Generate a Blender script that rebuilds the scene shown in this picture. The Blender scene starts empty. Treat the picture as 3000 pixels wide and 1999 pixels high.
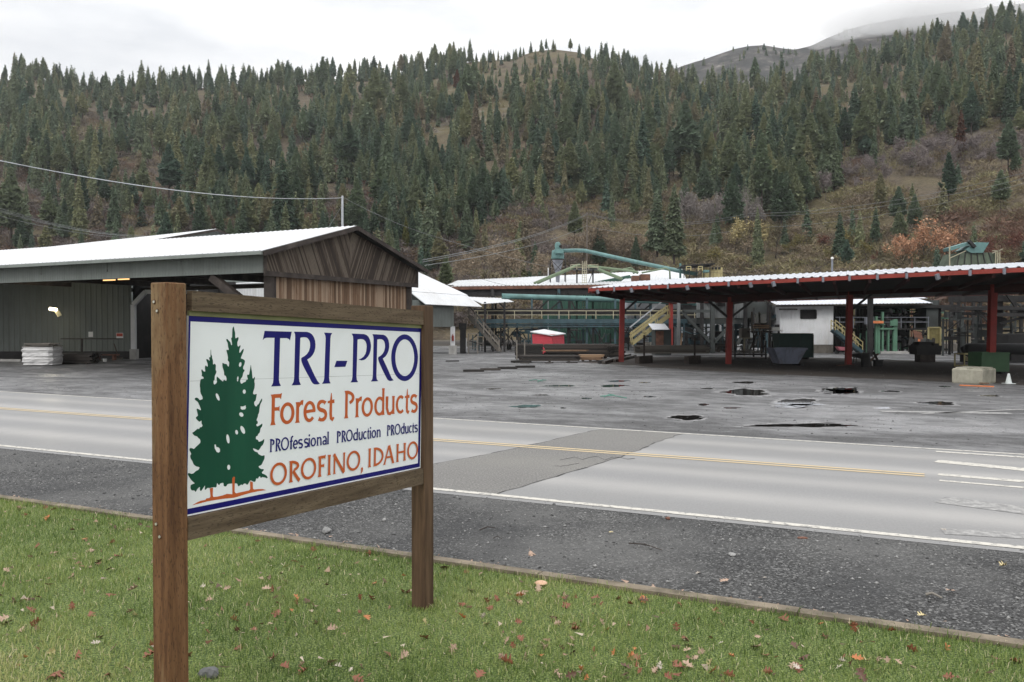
import bpy, bmesh, math, random
import numpy as np
from mathutils import Vector, Matrix
from mathutils.geometry import tessellate_polygon
random.seed(7)
S = bpy.context.scene
COL = S.collection
F = 2400.0; CZ = 2.5
TH = math.atan(40/2400.0)
ct, st_ = math.cos(TH), math.sin(TH)
def P(px, py, d):
    "world point seen at photo pixel px,py at depth d"
    u = (px-1500)/F; w = (999.5-py)/F
    y = ct+w*st_; z = -st_+w*ct
    k = d/y
    return Vector((u*k, d, CZ+z*k))
def G(px, py, z=0.0):
    u = (px-1500)/F; w = (999.5-py)/F
    y = ct+w*st_; zz = -st_+w*ct
    k = (z-CZ)/zz
    return Vector((u*k, y*k, z))
# ---------------------------------------------------------------- materials
MATS = {}
def nodes(name):
    m = bpy.data.materials.new(name); m.use_nodes = True
    nt = m.node_tree; nt.nodes.clear()
    out = nt.nodes.new('ShaderNodeOutputMaterial'); b = nt.nodes.new('ShaderNodeBsdfPrincipled')
    nt.links.new(b.outputs[0], out.inputs[0])
    return m, nt, b
def mathn(nt, op, a, b=None, clamp=False):
    n = nt.nodes.new('ShaderNodeMath'); n.operation = op; n.use_clamp = clamp
    for i, v in enumerate((a, b)):
        if v is None: continue
        if isinstance(v, (int, float)): n.inputs[i].default_value = v
        else: nt.links.new(v, n.inputs[i])
    return n.outputs[0]
def noise(nt, scale, stretch=(1,1,1), rot=0, detail=5, rough=.6, coord='Object', dist=0):
    tc = nt.nodes.new('ShaderNodeTexCoord'); mp = nt.nodes.new('ShaderNodeMapping')
    nt.links.new(tc.outputs[coord], mp.inputs[0]); mp.inputs['Scale'].default_value = stretch
    mp.inputs['Rotation'].default_value = (0, 0, rot)
    if rot:
        m2 = nt.nodes.new('ShaderNodeMapping'); m2.inputs['Scale'].default_value = stretch
        mp.inputs['Scale'].default_value = (1,1,1); nt.links.new(mp.outputs[0], m2.inputs[0]); mp = m2
    n = nt.nodes.new('ShaderNodeTexNoise'); n.inputs['Scale'].default_value = scale
    n.inputs['Detail'].default_value = detail; n.inputs['Roughness'].default_value = rough
    n.inputs['Distortion'].default_value = dist
    nt.links.new(mp.outputs[0], n.inputs['Vector'])
    return n.outputs['Fac']
def ramp(nt, fac, stops, interp='LINEAR'):
    r = nt.nodes.new('ShaderNodeValToRGB'); r.color_ramp.interpolation = interp
    el = r.color_ramp.elements
    while len(el) < len(stops): el.new(.5)
    for e, (p, c) in zip(el, stops):
        e.position = p; e.color = (c, c, c, 1) if isinstance(c, (int, float)) else (*c, 1)
    nt.links.new(fac, r.inputs[0])
    return r.outputs[0]
def mixc(nt, fac, a, b, mode='MIX'):
    n = nt.nodes.new('ShaderNodeMix'); n.data_type = 'RGBA'; n.blend_type = mode
    for s, v in (('Factor', fac), ('A', a), ('B', b)):
        i = [x for x in n.inputs if x.name == s and (x.type == 'RGBA' if s != 'Factor' else x.type == 'VALUE')][0]
        if isinstance(v, (int, float)): i.default_value = v
        elif isinstance(v, tuple): i.default_value = (*v, 1)
        else: nt.links.new(v, i)
    return [o for o in n.outputs if o.type == 'RGBA'][0]
def bump(nt, b, h, strength=.4, dist=.02):
    n = nt.nodes.new('ShaderNodeBump'); n.inputs['Strength'].default_value = strength; n.inputs['Distance'].default_value = dist
    nt.links.new(h, n.inputs['Height']); nt.links.new(n.outputs[0], b.inputs['Normal'])
def attr(nt, name):
    n = nt.nodes.new('ShaderNodeAttribute'); n.attribute_name = name
    return n.outputs['Fac']
def M(name, col, rough=.7, var=.3, scale=3, stretch=(1,1,1), bmp=.2, spec=.4, metal=0, col2=None, dirt=None, dscale=.7, damt=.5, tint=False):
    "a varied surface: col blended with a second tone by noise, optional dirt patches, bump"
    m, nt, b = nodes(name)
    c2 = col2 or tuple(min(1, c*(1+var)) for c in col); c1 = tuple(c*(1-var) for c in col)
    n1 = noise(nt, scale, stretch)
    if tint:
        n1 = mathn(nt, 'ADD', mathn(nt, 'MULTIPLY', n1, .5), mathn(nt, 'MULTIPLY', attr(nt, 'tint'), .6), True)
    c = ramp(nt, n1, [(.3, c1), (.5, col), (.7, c2)])
    if dirt:
        d = ramp(nt, noise(nt, dscale, (1,1,.35), detail=8, rough=.7), [(.5, 0.0), (.72, damt)])
        c = mixc(nt, d, c, dirt)
    nt.links.new(c, b.inputs['Base Color'])
    b.inputs['Roughness'].default_value = rough; b.inputs['Metallic'].default_value = metal
    b.inputs['Specular IOR Level'].default_value = spec
    if bmp: bump(nt, b, noise(nt, scale*6, stretch), bmp, .01)
    MATS[name] = m
    return m
def emis(name, col, s):
    m = bpy.data.materials.new(name); m.use_nodes = True; nt = m.node_tree; nt.nodes.clear()
    o = nt.nodes.new('ShaderNodeOutputMaterial'); e = nt.nodes.new('ShaderNodeEmission')
    e.inputs[0].default_value = (*col, 1); e.inputs[1].default_value = s; nt.links.new(e.outputs[0], o.inputs[0])
    MATS[name] = m
    return m
# ---------------------------------------------------------------- meshes
WL = {}
class MB:
    def __init__(s): s.v = []; s.f = []; s.t = []
    def add(s, vs, fs, t=None):
        k = len(s.v); t = random.random() if t is None else t
        s.v += [tuple(v) for v in vs]; s.t += [t]*len(vs); s.f += [tuple(i+k for i in f) for f in fs]
        return s
    def hexa(s, p, t=None):
        "8 points: bottom 4 counter-clockwise, top 4"
        return s.add(p, [(3,2,1,0),(4,5,6,7),(0,1,5,4),(1,2,6,5),(2,3,7,6),(3,0,4,7)], t)
    def box(s, x0, x1, y0, y1, z0, z1, t=None):
        return s.hexa([(x0,y0,z0),(x1,y0,z0),(x1,y1,z0),(x0,y1,z0),(x0,y0,z1),(x1,y0,z1),(x1,y1,z1),(x0,y1,z1)], t)
    def beam(s, a, b, w, h=None, up=(0,0,1), t=None):
        h = h or w; a = Vector(a); b = Vector(b); d = (b-a)
        if d.length < 1e-6: return s
        d.normalize(); u = Vector(up)
        if abs(d.dot(u)) > .98: u = Vector((0,1,0))
        r = d.cross(u).normalized(); u = r.cross(d).normalized()
        r = r*w/2; u = u*h/2
        return s.hexa([a-r-u, a+r-u, b+r-u, b-r-u, a-r+u, a+r+u, b+r+u, b-r+u], t)
    def tube(s, pts, r, n=10, t=None, caps=True):
        pts = [Vector(p) for p in pts]; rs = r if isinstance(r, (list, tuple)) else [r]*len(pts)
        vs = []; fs = []; prev = None
        for i, p in enumerate(pts):
            d = (pts[min(i+1, len(pts)-1)]-pts[max(i-1, 0)]).normalized()
            if prev is None:
                u = Vector((0,0,1)) if abs(d.z) < .9 else Vector((1,0,0))
                a = d.cross(u).normalized()
            else:
                a = (prev-d*prev.dot(d)).normalized()
            prev = a; b2 = d.cross(a)
            for k in range(n):
                an = 2*math.pi*k/n
                vs.append(p+(a*math.cos(an)+b2*math.sin(an))*rs[i])
        for i in range(len(pts)-1):
            for k in range(n):
                fs.append((i*n+k, i*n+(k+1) % n, (i+1)*n+(k+1) % n, (i+1)*n+k))
        if caps:
            fs.append(tuple(range(n))[::-1]); fs.append(tuple((len(pts)-1)*n+k for k in range(n)))
        return s.add(vs, fs, t)
    def quad(s, a, b, c, d, t=None): return s.add([a,b,c,d], [(0,1,2,3)], t)
    def slab(s, a, b, c, d, th, t=None):
        "quad abcd thickened downwards by th along z"
        o = Vector((0,0,-th)); q = [Vector(x) for x in (a,b,c,d)]
        return s.hexa([x+o for x in q]+q, t)
    def wall(s, a, b, z0, z1, th=.12, z1b=None, t=None):
        "upright wall from ground point a to b"
        a = Vector((a[0],a[1],0)); b = Vector((b[0],b[1],0)); d = (b-a).normalized(); n = Vector((-d.y,d.x,0))*th
        zb = z1 if z1b is None else z1b
        q = [a, b, b+n, a+n]
        return s.hexa([Vector((v.x,v.y,z0)) for v in q]+[Vector((q[0].x,q[0].y,z1)),Vector((q[1].x,q[1].y,zb)),Vector((q[2].x,q[2].y,zb)),Vector((q[3].x,q[3].y,z1))], t)
    def corr(s, a, b, c, d, pitch=.25, amp=.025, th=.0, nrm=None):
        "corrugated sheet: ribs run a->d, repeated along a->b"
        a,b,c,d = [Vector(x) for x in (a,b,c,d)]
        n = max(2, int((b-a).length/pitch)); nr = (b-a).cross(d-a).normalized()
        if nrm is not None and nr.dot(Vector(nrm)) < 0: nr = -nr
        vs = []; fs = []
        prof = [(0,0),(.3,0),(.42,1),(.58,1),(.7,0)]
        for i in range(n):
            for q, hh in prof:
                u = (i+q)/n
                vs.append(a.lerp(b,u)+nr*amp*hh); vs.append(d.lerp(c,u)+nr*amp*hh)
        vs.append(b.copy()); vs.append(c.copy())
        m = len(vs)//2
        for i in range(m-1): fs.append((2*i, 2*i+2, 2*i+3, 2*i+1))
        if th:
            k = len(vs); vs += [v-nr*th for v in vs[:k]]
            for i in range(m-1): fs.append((k+2*i, k+2*i+1, k+2*i+3, k+2*i+2)); fs.append((2*i,k+2*i,k+2*i+2,2*i+2)); fs.append((2*i+1,2*i+3,k+2*i+3,k+2*i+1))
        return s.add(vs, fs)
def mkmesh(name, v, f, t=None):
    me = bpy.data.meshes.new(name); me.from_pydata(v, [], f)
    if t is not None:
        a = me.attributes.new('tint', 'FLOAT', 'POINT'); a.data.foreach_set('value', t)
    me.update()
    return me
def npmesh(name, V, T, tint=None):
    V = np.ascontiguousarray(V, dtype=np.float32); T = np.ascontiguousarray(T, dtype=np.int32)
    me = bpy.data.meshes.new(name); k = T.shape[1]
    me.vertices.add(len(V)); me.vertices.foreach_set('co', V.ravel())
    me.loops.add(T.size); me.loops.foreach_set('vertex_index', T.ravel())
    me.polygons.add(len(T)); me.polygons.foreach_set('loop_start', np.arange(0, T.size, k, dtype=np.int32))
    if tint is not None:
        a = me.attributes.new('tint', 'FLOAT', 'POINT'); a.data.foreach_set('value', np.ascontiguousarray(tint, dtype=np.float32))
    me.update(); me.validate()
    return me
def tag(o, label=None, cat=None, group=None, kind=None):
    if label: o['label'] = label
    if cat: o['category'] = cat
    if group: o['group'] = group
    if kind: o['kind'] = kind
    return o
def thing(name, label, cat, loc, group=None):
    o = bpy.data.objects.new(name, None); COL.objects.link(o); o.empty_display_size = .2
    o.location = loc; WL[o.name] = Vector(loc)
    return tag(o, label, cat, group)
def smooth(me):
    me.polygons.foreach_set('use_smooth', [True]*len(me.polygons))
def part(name, mb, mat, parent, label=None, sm=False):
    w = WL[parent.name]
    me = mkmesh(name, [(v[0]-w.x, v[1]-w.y, v[2]-w.z) for v in mb.v], mb.f, mb.t)
    if sm: smooth(me)
    me.materials.append(MATS[mat] if isinstance(mat, str) else mat)
    o = bpy.data.objects.new(name, me); COL.objects.link(o); o.parent = parent; WL[o.name] = w
    if label: o['label'] = label
    return o
def solo(name, mb, mat, label=None, cat=None, group=None, kind=None, sm=False):
    v = np.array(mb.v); w = Vector(((v[:,0].min()+v[:,0].max())/2, (v[:,1].min()+v[:,1].max())/2, v[:,2].min()))
    me = mkmesh(name, [(q[0]-w.x, q[1]-w.y, q[2]-w.z) for q in mb.v], mb.f, mb.t)
    if sm: smooth(me)
    me.materials.append(MATS[mat] if isinstance(mat, str) else mat)
    o = bpy.data.objects.new(name, me); COL.objects.link(o); o.location = w; WL[o.name] = w
    return tag(o, label, cat, group, kind)
def dup(o, loc=None, rotz=None, scale=None, label=None, parent=None):
    c = o.copy(); COL.objects.link(c); c.parent = parent
    for ch in o.children: dup(ch, parent=c)
    if loc is not None: c.location = loc
    if rotz is not None: c.rotation_euler = (0,0,rotz)
    if scale is not None: c.scale = scale if isinstance(scale, (tuple, list)) else (scale,)*3
    if label: c['label'] = label
    return c
# ---------------------------------------------------------------- camera, sky, light
cam = bpy.data.cameras.new('camera'); co = bpy.data.objects.new('camera', cam); COL.objects.link(co)
co.location = (0,0,CZ); co.rotation_euler = (math.pi/2-TH, 0, 0)
cam.sensor_width = 36; cam.lens = 36*F/3000; cam.clip_end = 6000; cam.clip_start = .05
S.camera = co
W = bpy.data.worlds.new('World'); S.world = W; W.use_nodes = True
nt = W.node_tree; nt.nodes.clear()
wo = nt.nodes.new('ShaderNodeOutputWorld')
SUN_EL, SUN_AZ = math.radians(42), math.radians(200)
sky = nt.nodes.new('ShaderNodeTexSky'); sky.sky_type = 'NISHITA'; sky.sun_disc = False
sky.sun_elevation = SUN_EL; sky.sun_rotation = SUN_AZ; sky.dust_density = 4
hs = nt.nodes.new('ShaderNodeHueSaturation'); hs.inputs['Saturation'].default_value = .15
nt.links.new(sky.outputs[0], hs.inputs['Color'])
b1 = nt.nodes.new('ShaderNodeBackground'); b1.inputs[1].default_value = .1; nt.links.new(hs.outputs[0], b1.inputs[0])
# cloud layer: brighter towards the zenith, soft grey billows
tc = nt.nodes.new('ShaderNodeTexCoord'); sx = nt.nodes.new('ShaderNodeSeparateXYZ'); nt.links.new(tc.outputs['Generated'], sx.inputs[0])
zen = ramp(nt, sx.outputs['Z'], [(0.0, .93), (.3, 1.08), (1.0, 2.1)])
cn = nt.nodes.new('ShaderNodeTexNoise'); cn.inputs['Scale'].default_value = 3.2; cn.inputs['Detail'].default_value = 7; cn.inputs['Roughness'].default_value = .5
mp = nt.nodes.new('ShaderNodeMapping'); mp.inputs['Scale'].default_value = (1,1,3.2); nt.links.new(tc.outputs['Generated'], mp.inputs[0]); nt.links.new(mp.outputs[0], cn.inputs['Vector'])
cl = ramp(nt, cn.outputs['Fac'], [(.36, (.68,.70,.735)), (.62, (1.0,1.0,1.005))])
cc = mixc(nt, 1.0, cl, zen, 'MULTIPLY')
b2 = nt.nodes.new('ShaderNodeBackground'); b2.inputs[1].default_value = 1.0; nt.links.new(cc, b2.inputs[0])
ms = nt.nodes.new('ShaderNodeMixShader'); ms.inputs[0].default_value = .88
nt.links.new(b1.outputs[0], ms.inputs[1]); nt.links.new(b2.outputs[0], ms.inputs[2]); nt.links.new(ms.outputs[0], wo.inputs[0])
sl = bpy.data.lights.new('sun', 'SUN'); sl.energy = .7; sl.angle = math.radians(18); sl.color = (1,.97,.92)
so = bpy.data.objects.new('sun', sl); COL.objects.link(so); so.rotation_euler = (math.pi/2-SUN_EL, 0, math.radians(-20))
so.location = (0,0,60)
S.view_settings.view_transform = 'Standard'; S.view_settings.look = 'None'; S.view_settings.exposure = .28; S.view_settings.gamma = 1
S.render.engine = 'CYCLES'; S.cycles.max_bounces = 6; S.cycles.diffuse_bounces = 3; S.cycles.glossy_bounces = 3
S.cycles.volume_bounces = 2; S.cycles.transparent_max_bounces = 8; S.cycles.caustics_reflective = False
S.cycles.use_denoising = True
try: S.cycles.denoiser = 'OPENIMAGEDENOISE'
except Exception: pass
# ================================================================ ground, road, yard
RD = -math.atan2(11.4, 22.7)      # road runs at this angle
def ln(a, b, t): return a + (b-a)*t
def gline(a, b, ext0=60, ext1=60):
    A = G(*a); B = G(*b); d = (B-A).normalized()
    return A-d*ext0, B+d*ext1
def strip(A0, A1, B0, B1, z, n=40):
    mb = MB()
    for i in range(n):
        t0, t1 = i/n, (i+1)/n
        q = [ln(A0,A1,t0), ln(A0,A1,t1), ln(B0,B1,t1), ln(B0,B1,t0)]
        mb.quad(*[(p.x,p.y,z) for p in q])
    return mb
# base sheet
m, nt, b = nodes('soil')
c = ramp(nt, noise(nt, .05, detail=8), [(.35,(.035,.03,.025)),(.55,(.06,.05,.04)),(.7,(.09,.08,.05))]); nt.links.new(c, b.inputs[0]); b.inputs['Roughness'].default_value = .95
MATS['soil'] = m
# wet yard gravel / old asphalt
m, nt, b = nodes('yard')
n_big = noise(nt, .13, (1,1.8,1), RD*-1, detail=6, rough=.6, dist=.6)
n_mid = noise(nt, .8, (1,1.5,1), RD*-1, detail=8, rough=.7)
n_fine = noise(nt, 22, detail=6, rough=.7)
mixn = mathn(nt, 'ADD', mathn(nt,'MULTIPLY',n_big,.55), mathn(nt,'MULTIPLY',n_mid,.45))
c = ramp(nt, mixn, [(.42,(.035,.034,.034)),(.485,(.085,.083,.084)),(.535,(.17,.167,.17)),(.60,(.38,.375,.38))])  # pale stops paint the sky sheen of wet streaks into the colour
c = mixc(nt, .35, c, ramp(nt, n_fine, [(.35,(.04,.04,.04)),(.5,(.15,.15,.15)),(.72,(.42,.41,.40))]))
nt.links.new(c, b.inputs[0])
wet = ramp(nt, mixn, [(.44,.78),(.50,.5),(.56,.30),(.66,.24)])
nt.links.new(wet, b.inputs['Roughness']); b.inputs['Specular IOR Level'].default_value = .4
bump(nt, b, mathn(nt,'ADD',n_fine,mathn(nt,'MULTIPLY',n_mid,2.0)), .8, .03)
MATS['yard'] = m
# highway asphalt
def asphalt(name, c0, c1, c2, spec, patchy=0.0):
    m, nt, b = nodes(name)
    nl = noise(nt, .45, (.03,1,1), -RD, detail=0)          # long streaks down the lanes
    nf = noise(nt, 30, detail=6, rough=.7); nm = noise(nt, .5, detail=6)
    nn = mathn(nt,'ADD', mathn(nt,'MULTIPLY',nl,.6), mathn(nt,'MULTIPLY',nm,.4))
    c = ramp(nt, nn, [(.3,c0),(.5,c1),(.7,c2)])
    c = mixc(nt, .3 if not patchy else .68, c, ramp(nt, nf, [(.3,tuple(x*.35 for x in c0)),(.5,c1),(.7,tuple(min(1,x*1.7) for x in c2))]))
    if not patchy: c = mixc(nt, mathn(nt,'MULTIPLY',attr(nt,'tint'),mathn(nt,'ADD',nm,.15),True), c, (.42,.405,.385))
    nt.links.new(c, b.inputs[0])
    nt.links.new(ramp(nt, nn, [(.4,.5),(.6,.36)]), b.inputs['Roughness']); b.inputs['Specular IOR Level'].default_value = spec
    bump(nt, b, nf, .25 if not patchy else .6, .006)
    MATS[name] = m
asphalt('asphalt', (.225,.222,.222), (.25,.246,.243), (.28,.273,.266), .5)
asphalt('old_asphalt', (.09,.087,.083), (.165,.158,.148), (.30,.285,.26), .35, 1)
def paintmat(name, col, wear=(.42,.50)):
    m, nt, b = nodes(name)
    n = noise(nt, 9, (1,1,1), detail=9, rough=.75)
    f = ramp(nt, n, [(wear[0],0.0),(wear[1],1.0)])
    nt.links.new(mixc(nt, f, (.2,.195,.19), col), b.inputs[0]); b.inputs['Roughness'].default_value = .5
    MATS[name] = m
paintmat('white_paint', (.62,.59,.52), (.38,.50)); paintmat('worn_white', (.44,.43,.41), (.42,.62)); paintmat('yellow_paint', (.62,.48,.27), (.33,.42))
# loose roadside gravel
m, nt, b = nodes('gravel')
v = nt.nodes.new('ShaderNodeTexVoronoi'); v.inputs['Scale'].default_value = 48; v.inputs['Randomness'].default_value = 1
tc_ = nt.nodes.new('ShaderNodeTexCoord'); nt.links.new(tc_.outputs['Object'], v.inputs['Vector'])
sep = nt.nodes.new('ShaderNodeSeparateColor'); nt.links.new(v.outputs['Color'], sep.inputs[0])
c = ramp(nt, sep.outputs[0], [(0,(.014,.014,.013)),(.5,(.045,.044,.043)),(.80,(.085,.084,.082)),(.95,(.20,.197,.19))])
nb = noise(nt, .5, detail=6)
c = mixc(nt, ramp(nt, nb, [(.45,0.0),(.62,.6)]), c, (.035,.035,.036))
c = mixc(nt, ramp(nt, noise(nt,.22,detail=4), [(.5,0.0),(.62,.5)]), c, (.15,.147,.14))
nt.links.new(c, b.inputs[0]); b.inputs['Roughness'].default_value = .62; b.inputs['Specular IOR Level'].default_value = .3
bump(nt, b, mathn(nt,'SUBTRACT',1.0,v.outputs['Distance']), .9, .012)
MATS['gravel'] = m
# concrete
M('curb_concrete', (.20,.165,.12), .9, .45, 3.5, bmp=.8, dirt=(.06,.055,.035), dscale=1.8, damt=.9)
M('block_concrete', (.36,.34,.27), .85, .25, 3, bmp=.5, dirt=(.10,.10,.07), dscale=.9, damt=.8)
M('pale_concrete', (.42,.41,.39), .8, .2, 2, bmp=.3, dirt=(.16,.15,.13))
M('old_concrete', (.17,.155,.135), .9, .35, .8, bmp=.4, dirt=(.06,.055,.045), damt=.8)

solo('ground', MB().box(-900,900,-60,1500,-.5,-.03), 'soil', kind='structure')
# fog lines (near, far), yellow pair, kerb measured on the ground
N0, N1 = gline((0,1307),(3000,1608), 70, 50)
Fa0, Fa1 = gline((0,1148),(3000,1333), 70, 60)
Y0, Y1 = gline((0,1197),(2700,1393), 70, 60)
K0, K1 = gline((0,1462),(3000,1900), 60, 40)
def off(A, B, o):
    d = (B-A).normalized(); n = Vector((-d.y, d.x, 0))*o
    return A+n, B+n
yA = off(Fa0, Fa1, -.25)
mb = MB(); nx = 60
far = [Vector((-170,110,0)), Vector((150,110,0))]
solo('yard', MB().quad((yA[0].x,yA[0].y,0),(yA[1].x,yA[1].y,0),(far[1].x,far[1].y,0),(far[0].x,far[0].y,0)), 'yard', kind='structure')
e0, e1 = off(N0, N1, -.22); f0, f1 = off(Fa0, Fa1, .18)
mb = MB(); NR=44; NL=24
for j in range(NR+1):
    v = j/NR; tk = min(1, sum(math.exp(-((v-c_)/w_)**2)*a_ for c_,w_,a_ in ((.20,.055,1),(.40,.045,.8),(.62,.045,1),(.83,.04,.9),(.51,.02,.3))))
    for i in range(NL+1):
        q = ln(ln(e0,e1,i/NL), ln(f0,f1,i/NL), v); mb.v.append((q.x,q.y,.004)); mb.t.append(tk)
for j in range(NR):
    for i in range(NL): k=j*(NL+1)+i; mb.f.append((k,k+1,k+NL+2,k+NL+1))
solo('road', mb, 'asphalt', kind='structure')
g0, g1 = off(K0, K1, .2)
solo('gravel_shoulder', strip(g0,g1,*off(N0,N1,.02),.0), 'gravel', kind='structure')
def seg(A0, A1, px0, py0, px1, py1): pass
def mark(name, A, B, w, mat, z=.008, n=30):
    a0,a1 = off(A,B,-w/2); b0,b1 = off(A,B,w/2)
    o = solo(name, strip(a0,a1,b0,b1,z,n), mat, kind='structure'); return o
# old asphalt patch crossing the road
def yl(px, A, B):  # point on a world line at photo column px
    k = (px-1500)/F*1.0/ct
    d = B-A; t = (k*A.y-A.x)/(d.x-k*d.y)
    return A+d*t
pl = []; pr = []
for i in range(25):
    t = i/24.0
    a = ln(yl(1010,N0,N1), yl(1778,Fa0,Fa1), t); bq = ln(yl(1440,N0,N1), yl(2010,Fa0,Fa1), t)
    w = (Vector((1,.3,0)))*(random.uniform(-.05,.05)+.2*math.sin(t*4))
    pl.append(a+w); pr.append(bq+w*.8+Vector((random.uniform(-.05,.05),0,0)))
mb = MB()
for i in range(24): mb.quad(*[(q.x,q.y,.0065) for q in (pl[i],pr[i],pr[i+1],pl[i+1])])
solo('road_patch', mb, 'old_asphalt', kind='structure')
mb = MB(); M('tar', (.015,.015,.015), .6, .3, 5, bmp=.2)
for side in (pl, pr):
    for i in range(24):
        a, b_ = side[i], side[i+1]; w = random.choice((.004,.008,.014,.022))
        mb.quad((a.x-w,a.y,.0084),(a.x+w,a.y,.0084),(b_.x+w,b_.y,.0084),(b_.x-w,b_.y,.0084))
# cracks wandering inside the patch and on the shoulder
def crack(mb, pts, w, z):
    for a,b_ in zip(pts, pts[1:]):
        mb.quad((a.x,a.y-w,z),(b_.x,b_.y-w,z),(b_.x,b_.y+w,z),(a.x,a.y+w,z))
pts = [G(1640+ i*22, 1345+ random.uniform(-3,3)- (i%3)*3, .011) for i in range(11)]; crack(mb, pts, .02, .0086)
pts = [G(1625+ i*9, 1365+i*0.5- i*i*.2+random.uniform(-1,1), .011) for i in range(9)]; crack(mb, pts, .015, .0089)
solo('tar_seam', mb, 'tar', kind='structure')
mark('near_fog_line', *off(N0,N1,.02), .14, 'white_paint', .0098)
mark('far_fog_line', Fa0, Fa1, .11, 'white_paint', .0098)
Ye = yl(2712, Y0, Y1)
mark('yellow_line_near', *off(Y0,Ye,-.11), .10, 'yellow_paint', .0098)
mark('yellow_line_far', *off(Y0,Ye,.11), .10, 'yellow_paint', .0098)
for nm,(a, b_), w, mt in (('white_bar_first',((2742,1324),(3000,1341)),.16,'white_paint'),('white_bar_second',((2743,1352),(3000,1377)),.36,'white_paint'),
                 ('white_bar_third',((2748,1391),(3000,1412)),.22,'white_paint'),('white_bar_fourth',((2752,1409),(3000,1430)),.13,'white_paint'),
                 ('worn_bar_first',((2755,1465),(3000,1497)),.55,'worn_white'),('worn_bar_second',((2760,1558),(3000,1572)),.3,'worn_white'),
                 ('worn_bar_third',((2580,1206),(2960,1212)),.45,'worn_white'),('worn_bar_fourth',((2700,1213),(3000,1200)),.2,'worn_white')):
    A, B = G(*a), G(*b_); B = B+(B-A).normalized()*(6 if b_[0] == 3000 else 0)
    mark(nm, A, B, w, mt, .0088, 6)
# kerb
mb = MB(); n = 46; k0, k1 = off(K0,K1,-.08); q0, q1 = off(K0,K1,.07)
for i in range(n):
    t0 = i/n; t1 = (i+1)/n-.00012
    a, b_, c_, d_ = ln(k0,k1,t0), ln(k0,k1,t1), ln(q0,q1,t1), ln(q0,q1,t0)
    j = [random.uniform(-.006,.006) for _ in range(4)]
    h = .05+random.uniform(-.006,.006)
    mb.hexa([(a.x,a.y,-.1),(b_.x,b_.y,-.1),(c_.x,c_.y,-.1),(d_.x,d_.y,-.1),(a.x,a.y+j[0],h),(b_.x,b_.y+j[1],h),(c_.x,c_.y-.02+j[2],h),(d_.x,d_.y-.02+j[3],h)])
solo('kerb', mb, 'curb_concrete', kind='structure')
# lawn sheet
m, nt, b = nodes('lawn_soil')
c = ramp(nt, noise(nt, 1.2, detail=8), [(.35,(.06,.08,.025)),(.5,(.10,.14,.04)),(.65,(.17,.18,.06))]); c = mixc(nt, .75, c, ramp(nt, noise(nt, 55, detail=3, rough=.7), [(.36,(.012,.022,.006)),(.5,(.09,.14,.03)),(.64,(.36,.42,.13))])); nt.links.new(c, b.inputs[0]); b.inputs['Roughness'].default_value=.95
bump(nt,b,noise(nt,30,detail=6),1,.03); MATS['lawn_soil']=m
k0b, k1b = off(K0,K1,-.08)
solo('lawn', MB().quad((k0b.x,k0b.y,.02),(-60,-25,.02),(40,-25,.02),(k1b.x,k1b.y,.02)), 'lawn_soil', kind='structure')
# puddles
m, nt, b = nodes('water'); b.inputs['Base Color'].default_value=(.012,.011,.010,1); b.inputs['Roughness'].default_value=.03; b.inputs['IOR'].default_value=1.5
b.inputs['Specular IOR Level'].default_value=.9
bump(nt,b,noise(nt,2.5,detail=3),.02,.01); MATS['water']=m
M('sheen_pale',(.22,.215,.215),.45,.4,1.5,bmp=.3,spec=.5,col2=(.40,.395,.39))  # pale colour painted in for sky sheen on the wet film round puddles
def puddle(x0,x1,y,h,seed):
    r = random.Random(seed); mb = MB(); n=90; pts=[]
    cx=(x0+x1)/2; ph=[r.uniform(0,6.28) for _ in range(4)]
    for i in range(n):
        a=2*math.pi*i/n; k=.88+.12*math.sin(2*a+ph[0])+.10*math.sin(3*a+ph[1])+.09*math.sin(5*a+ph[2])+.06*math.sin(9*a+ph[3])+.03*math.sin(17*a+ph[1])+r.uniform(-.02,.02)
        q=G(cx+(x1-x0)/2*math.cos(a)*k, y-h/2*math.sin(a)*k); pts.append((q.x,q.y,.004))
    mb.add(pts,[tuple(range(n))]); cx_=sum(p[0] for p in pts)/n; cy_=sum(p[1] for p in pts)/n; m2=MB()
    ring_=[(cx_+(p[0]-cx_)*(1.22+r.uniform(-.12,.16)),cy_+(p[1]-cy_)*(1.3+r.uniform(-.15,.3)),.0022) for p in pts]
    m2.add(ring_,[tuple(range(n))]); solo('sheen_margin', m2, 'sheen_pale', kind='structure')
    return solo('puddle', mb, 'water', kind='structure')
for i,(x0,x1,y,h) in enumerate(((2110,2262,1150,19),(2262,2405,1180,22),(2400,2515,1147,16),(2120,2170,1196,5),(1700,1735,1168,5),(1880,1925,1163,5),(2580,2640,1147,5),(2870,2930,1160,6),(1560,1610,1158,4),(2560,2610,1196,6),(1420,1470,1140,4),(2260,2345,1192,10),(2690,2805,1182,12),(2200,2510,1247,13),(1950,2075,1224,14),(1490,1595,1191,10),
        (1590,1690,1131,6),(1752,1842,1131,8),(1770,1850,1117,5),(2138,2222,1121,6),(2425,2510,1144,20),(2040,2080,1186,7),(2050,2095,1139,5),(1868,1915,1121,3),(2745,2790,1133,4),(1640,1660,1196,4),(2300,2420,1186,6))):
    puddle(x0,x1,y,h,i+5)
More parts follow.
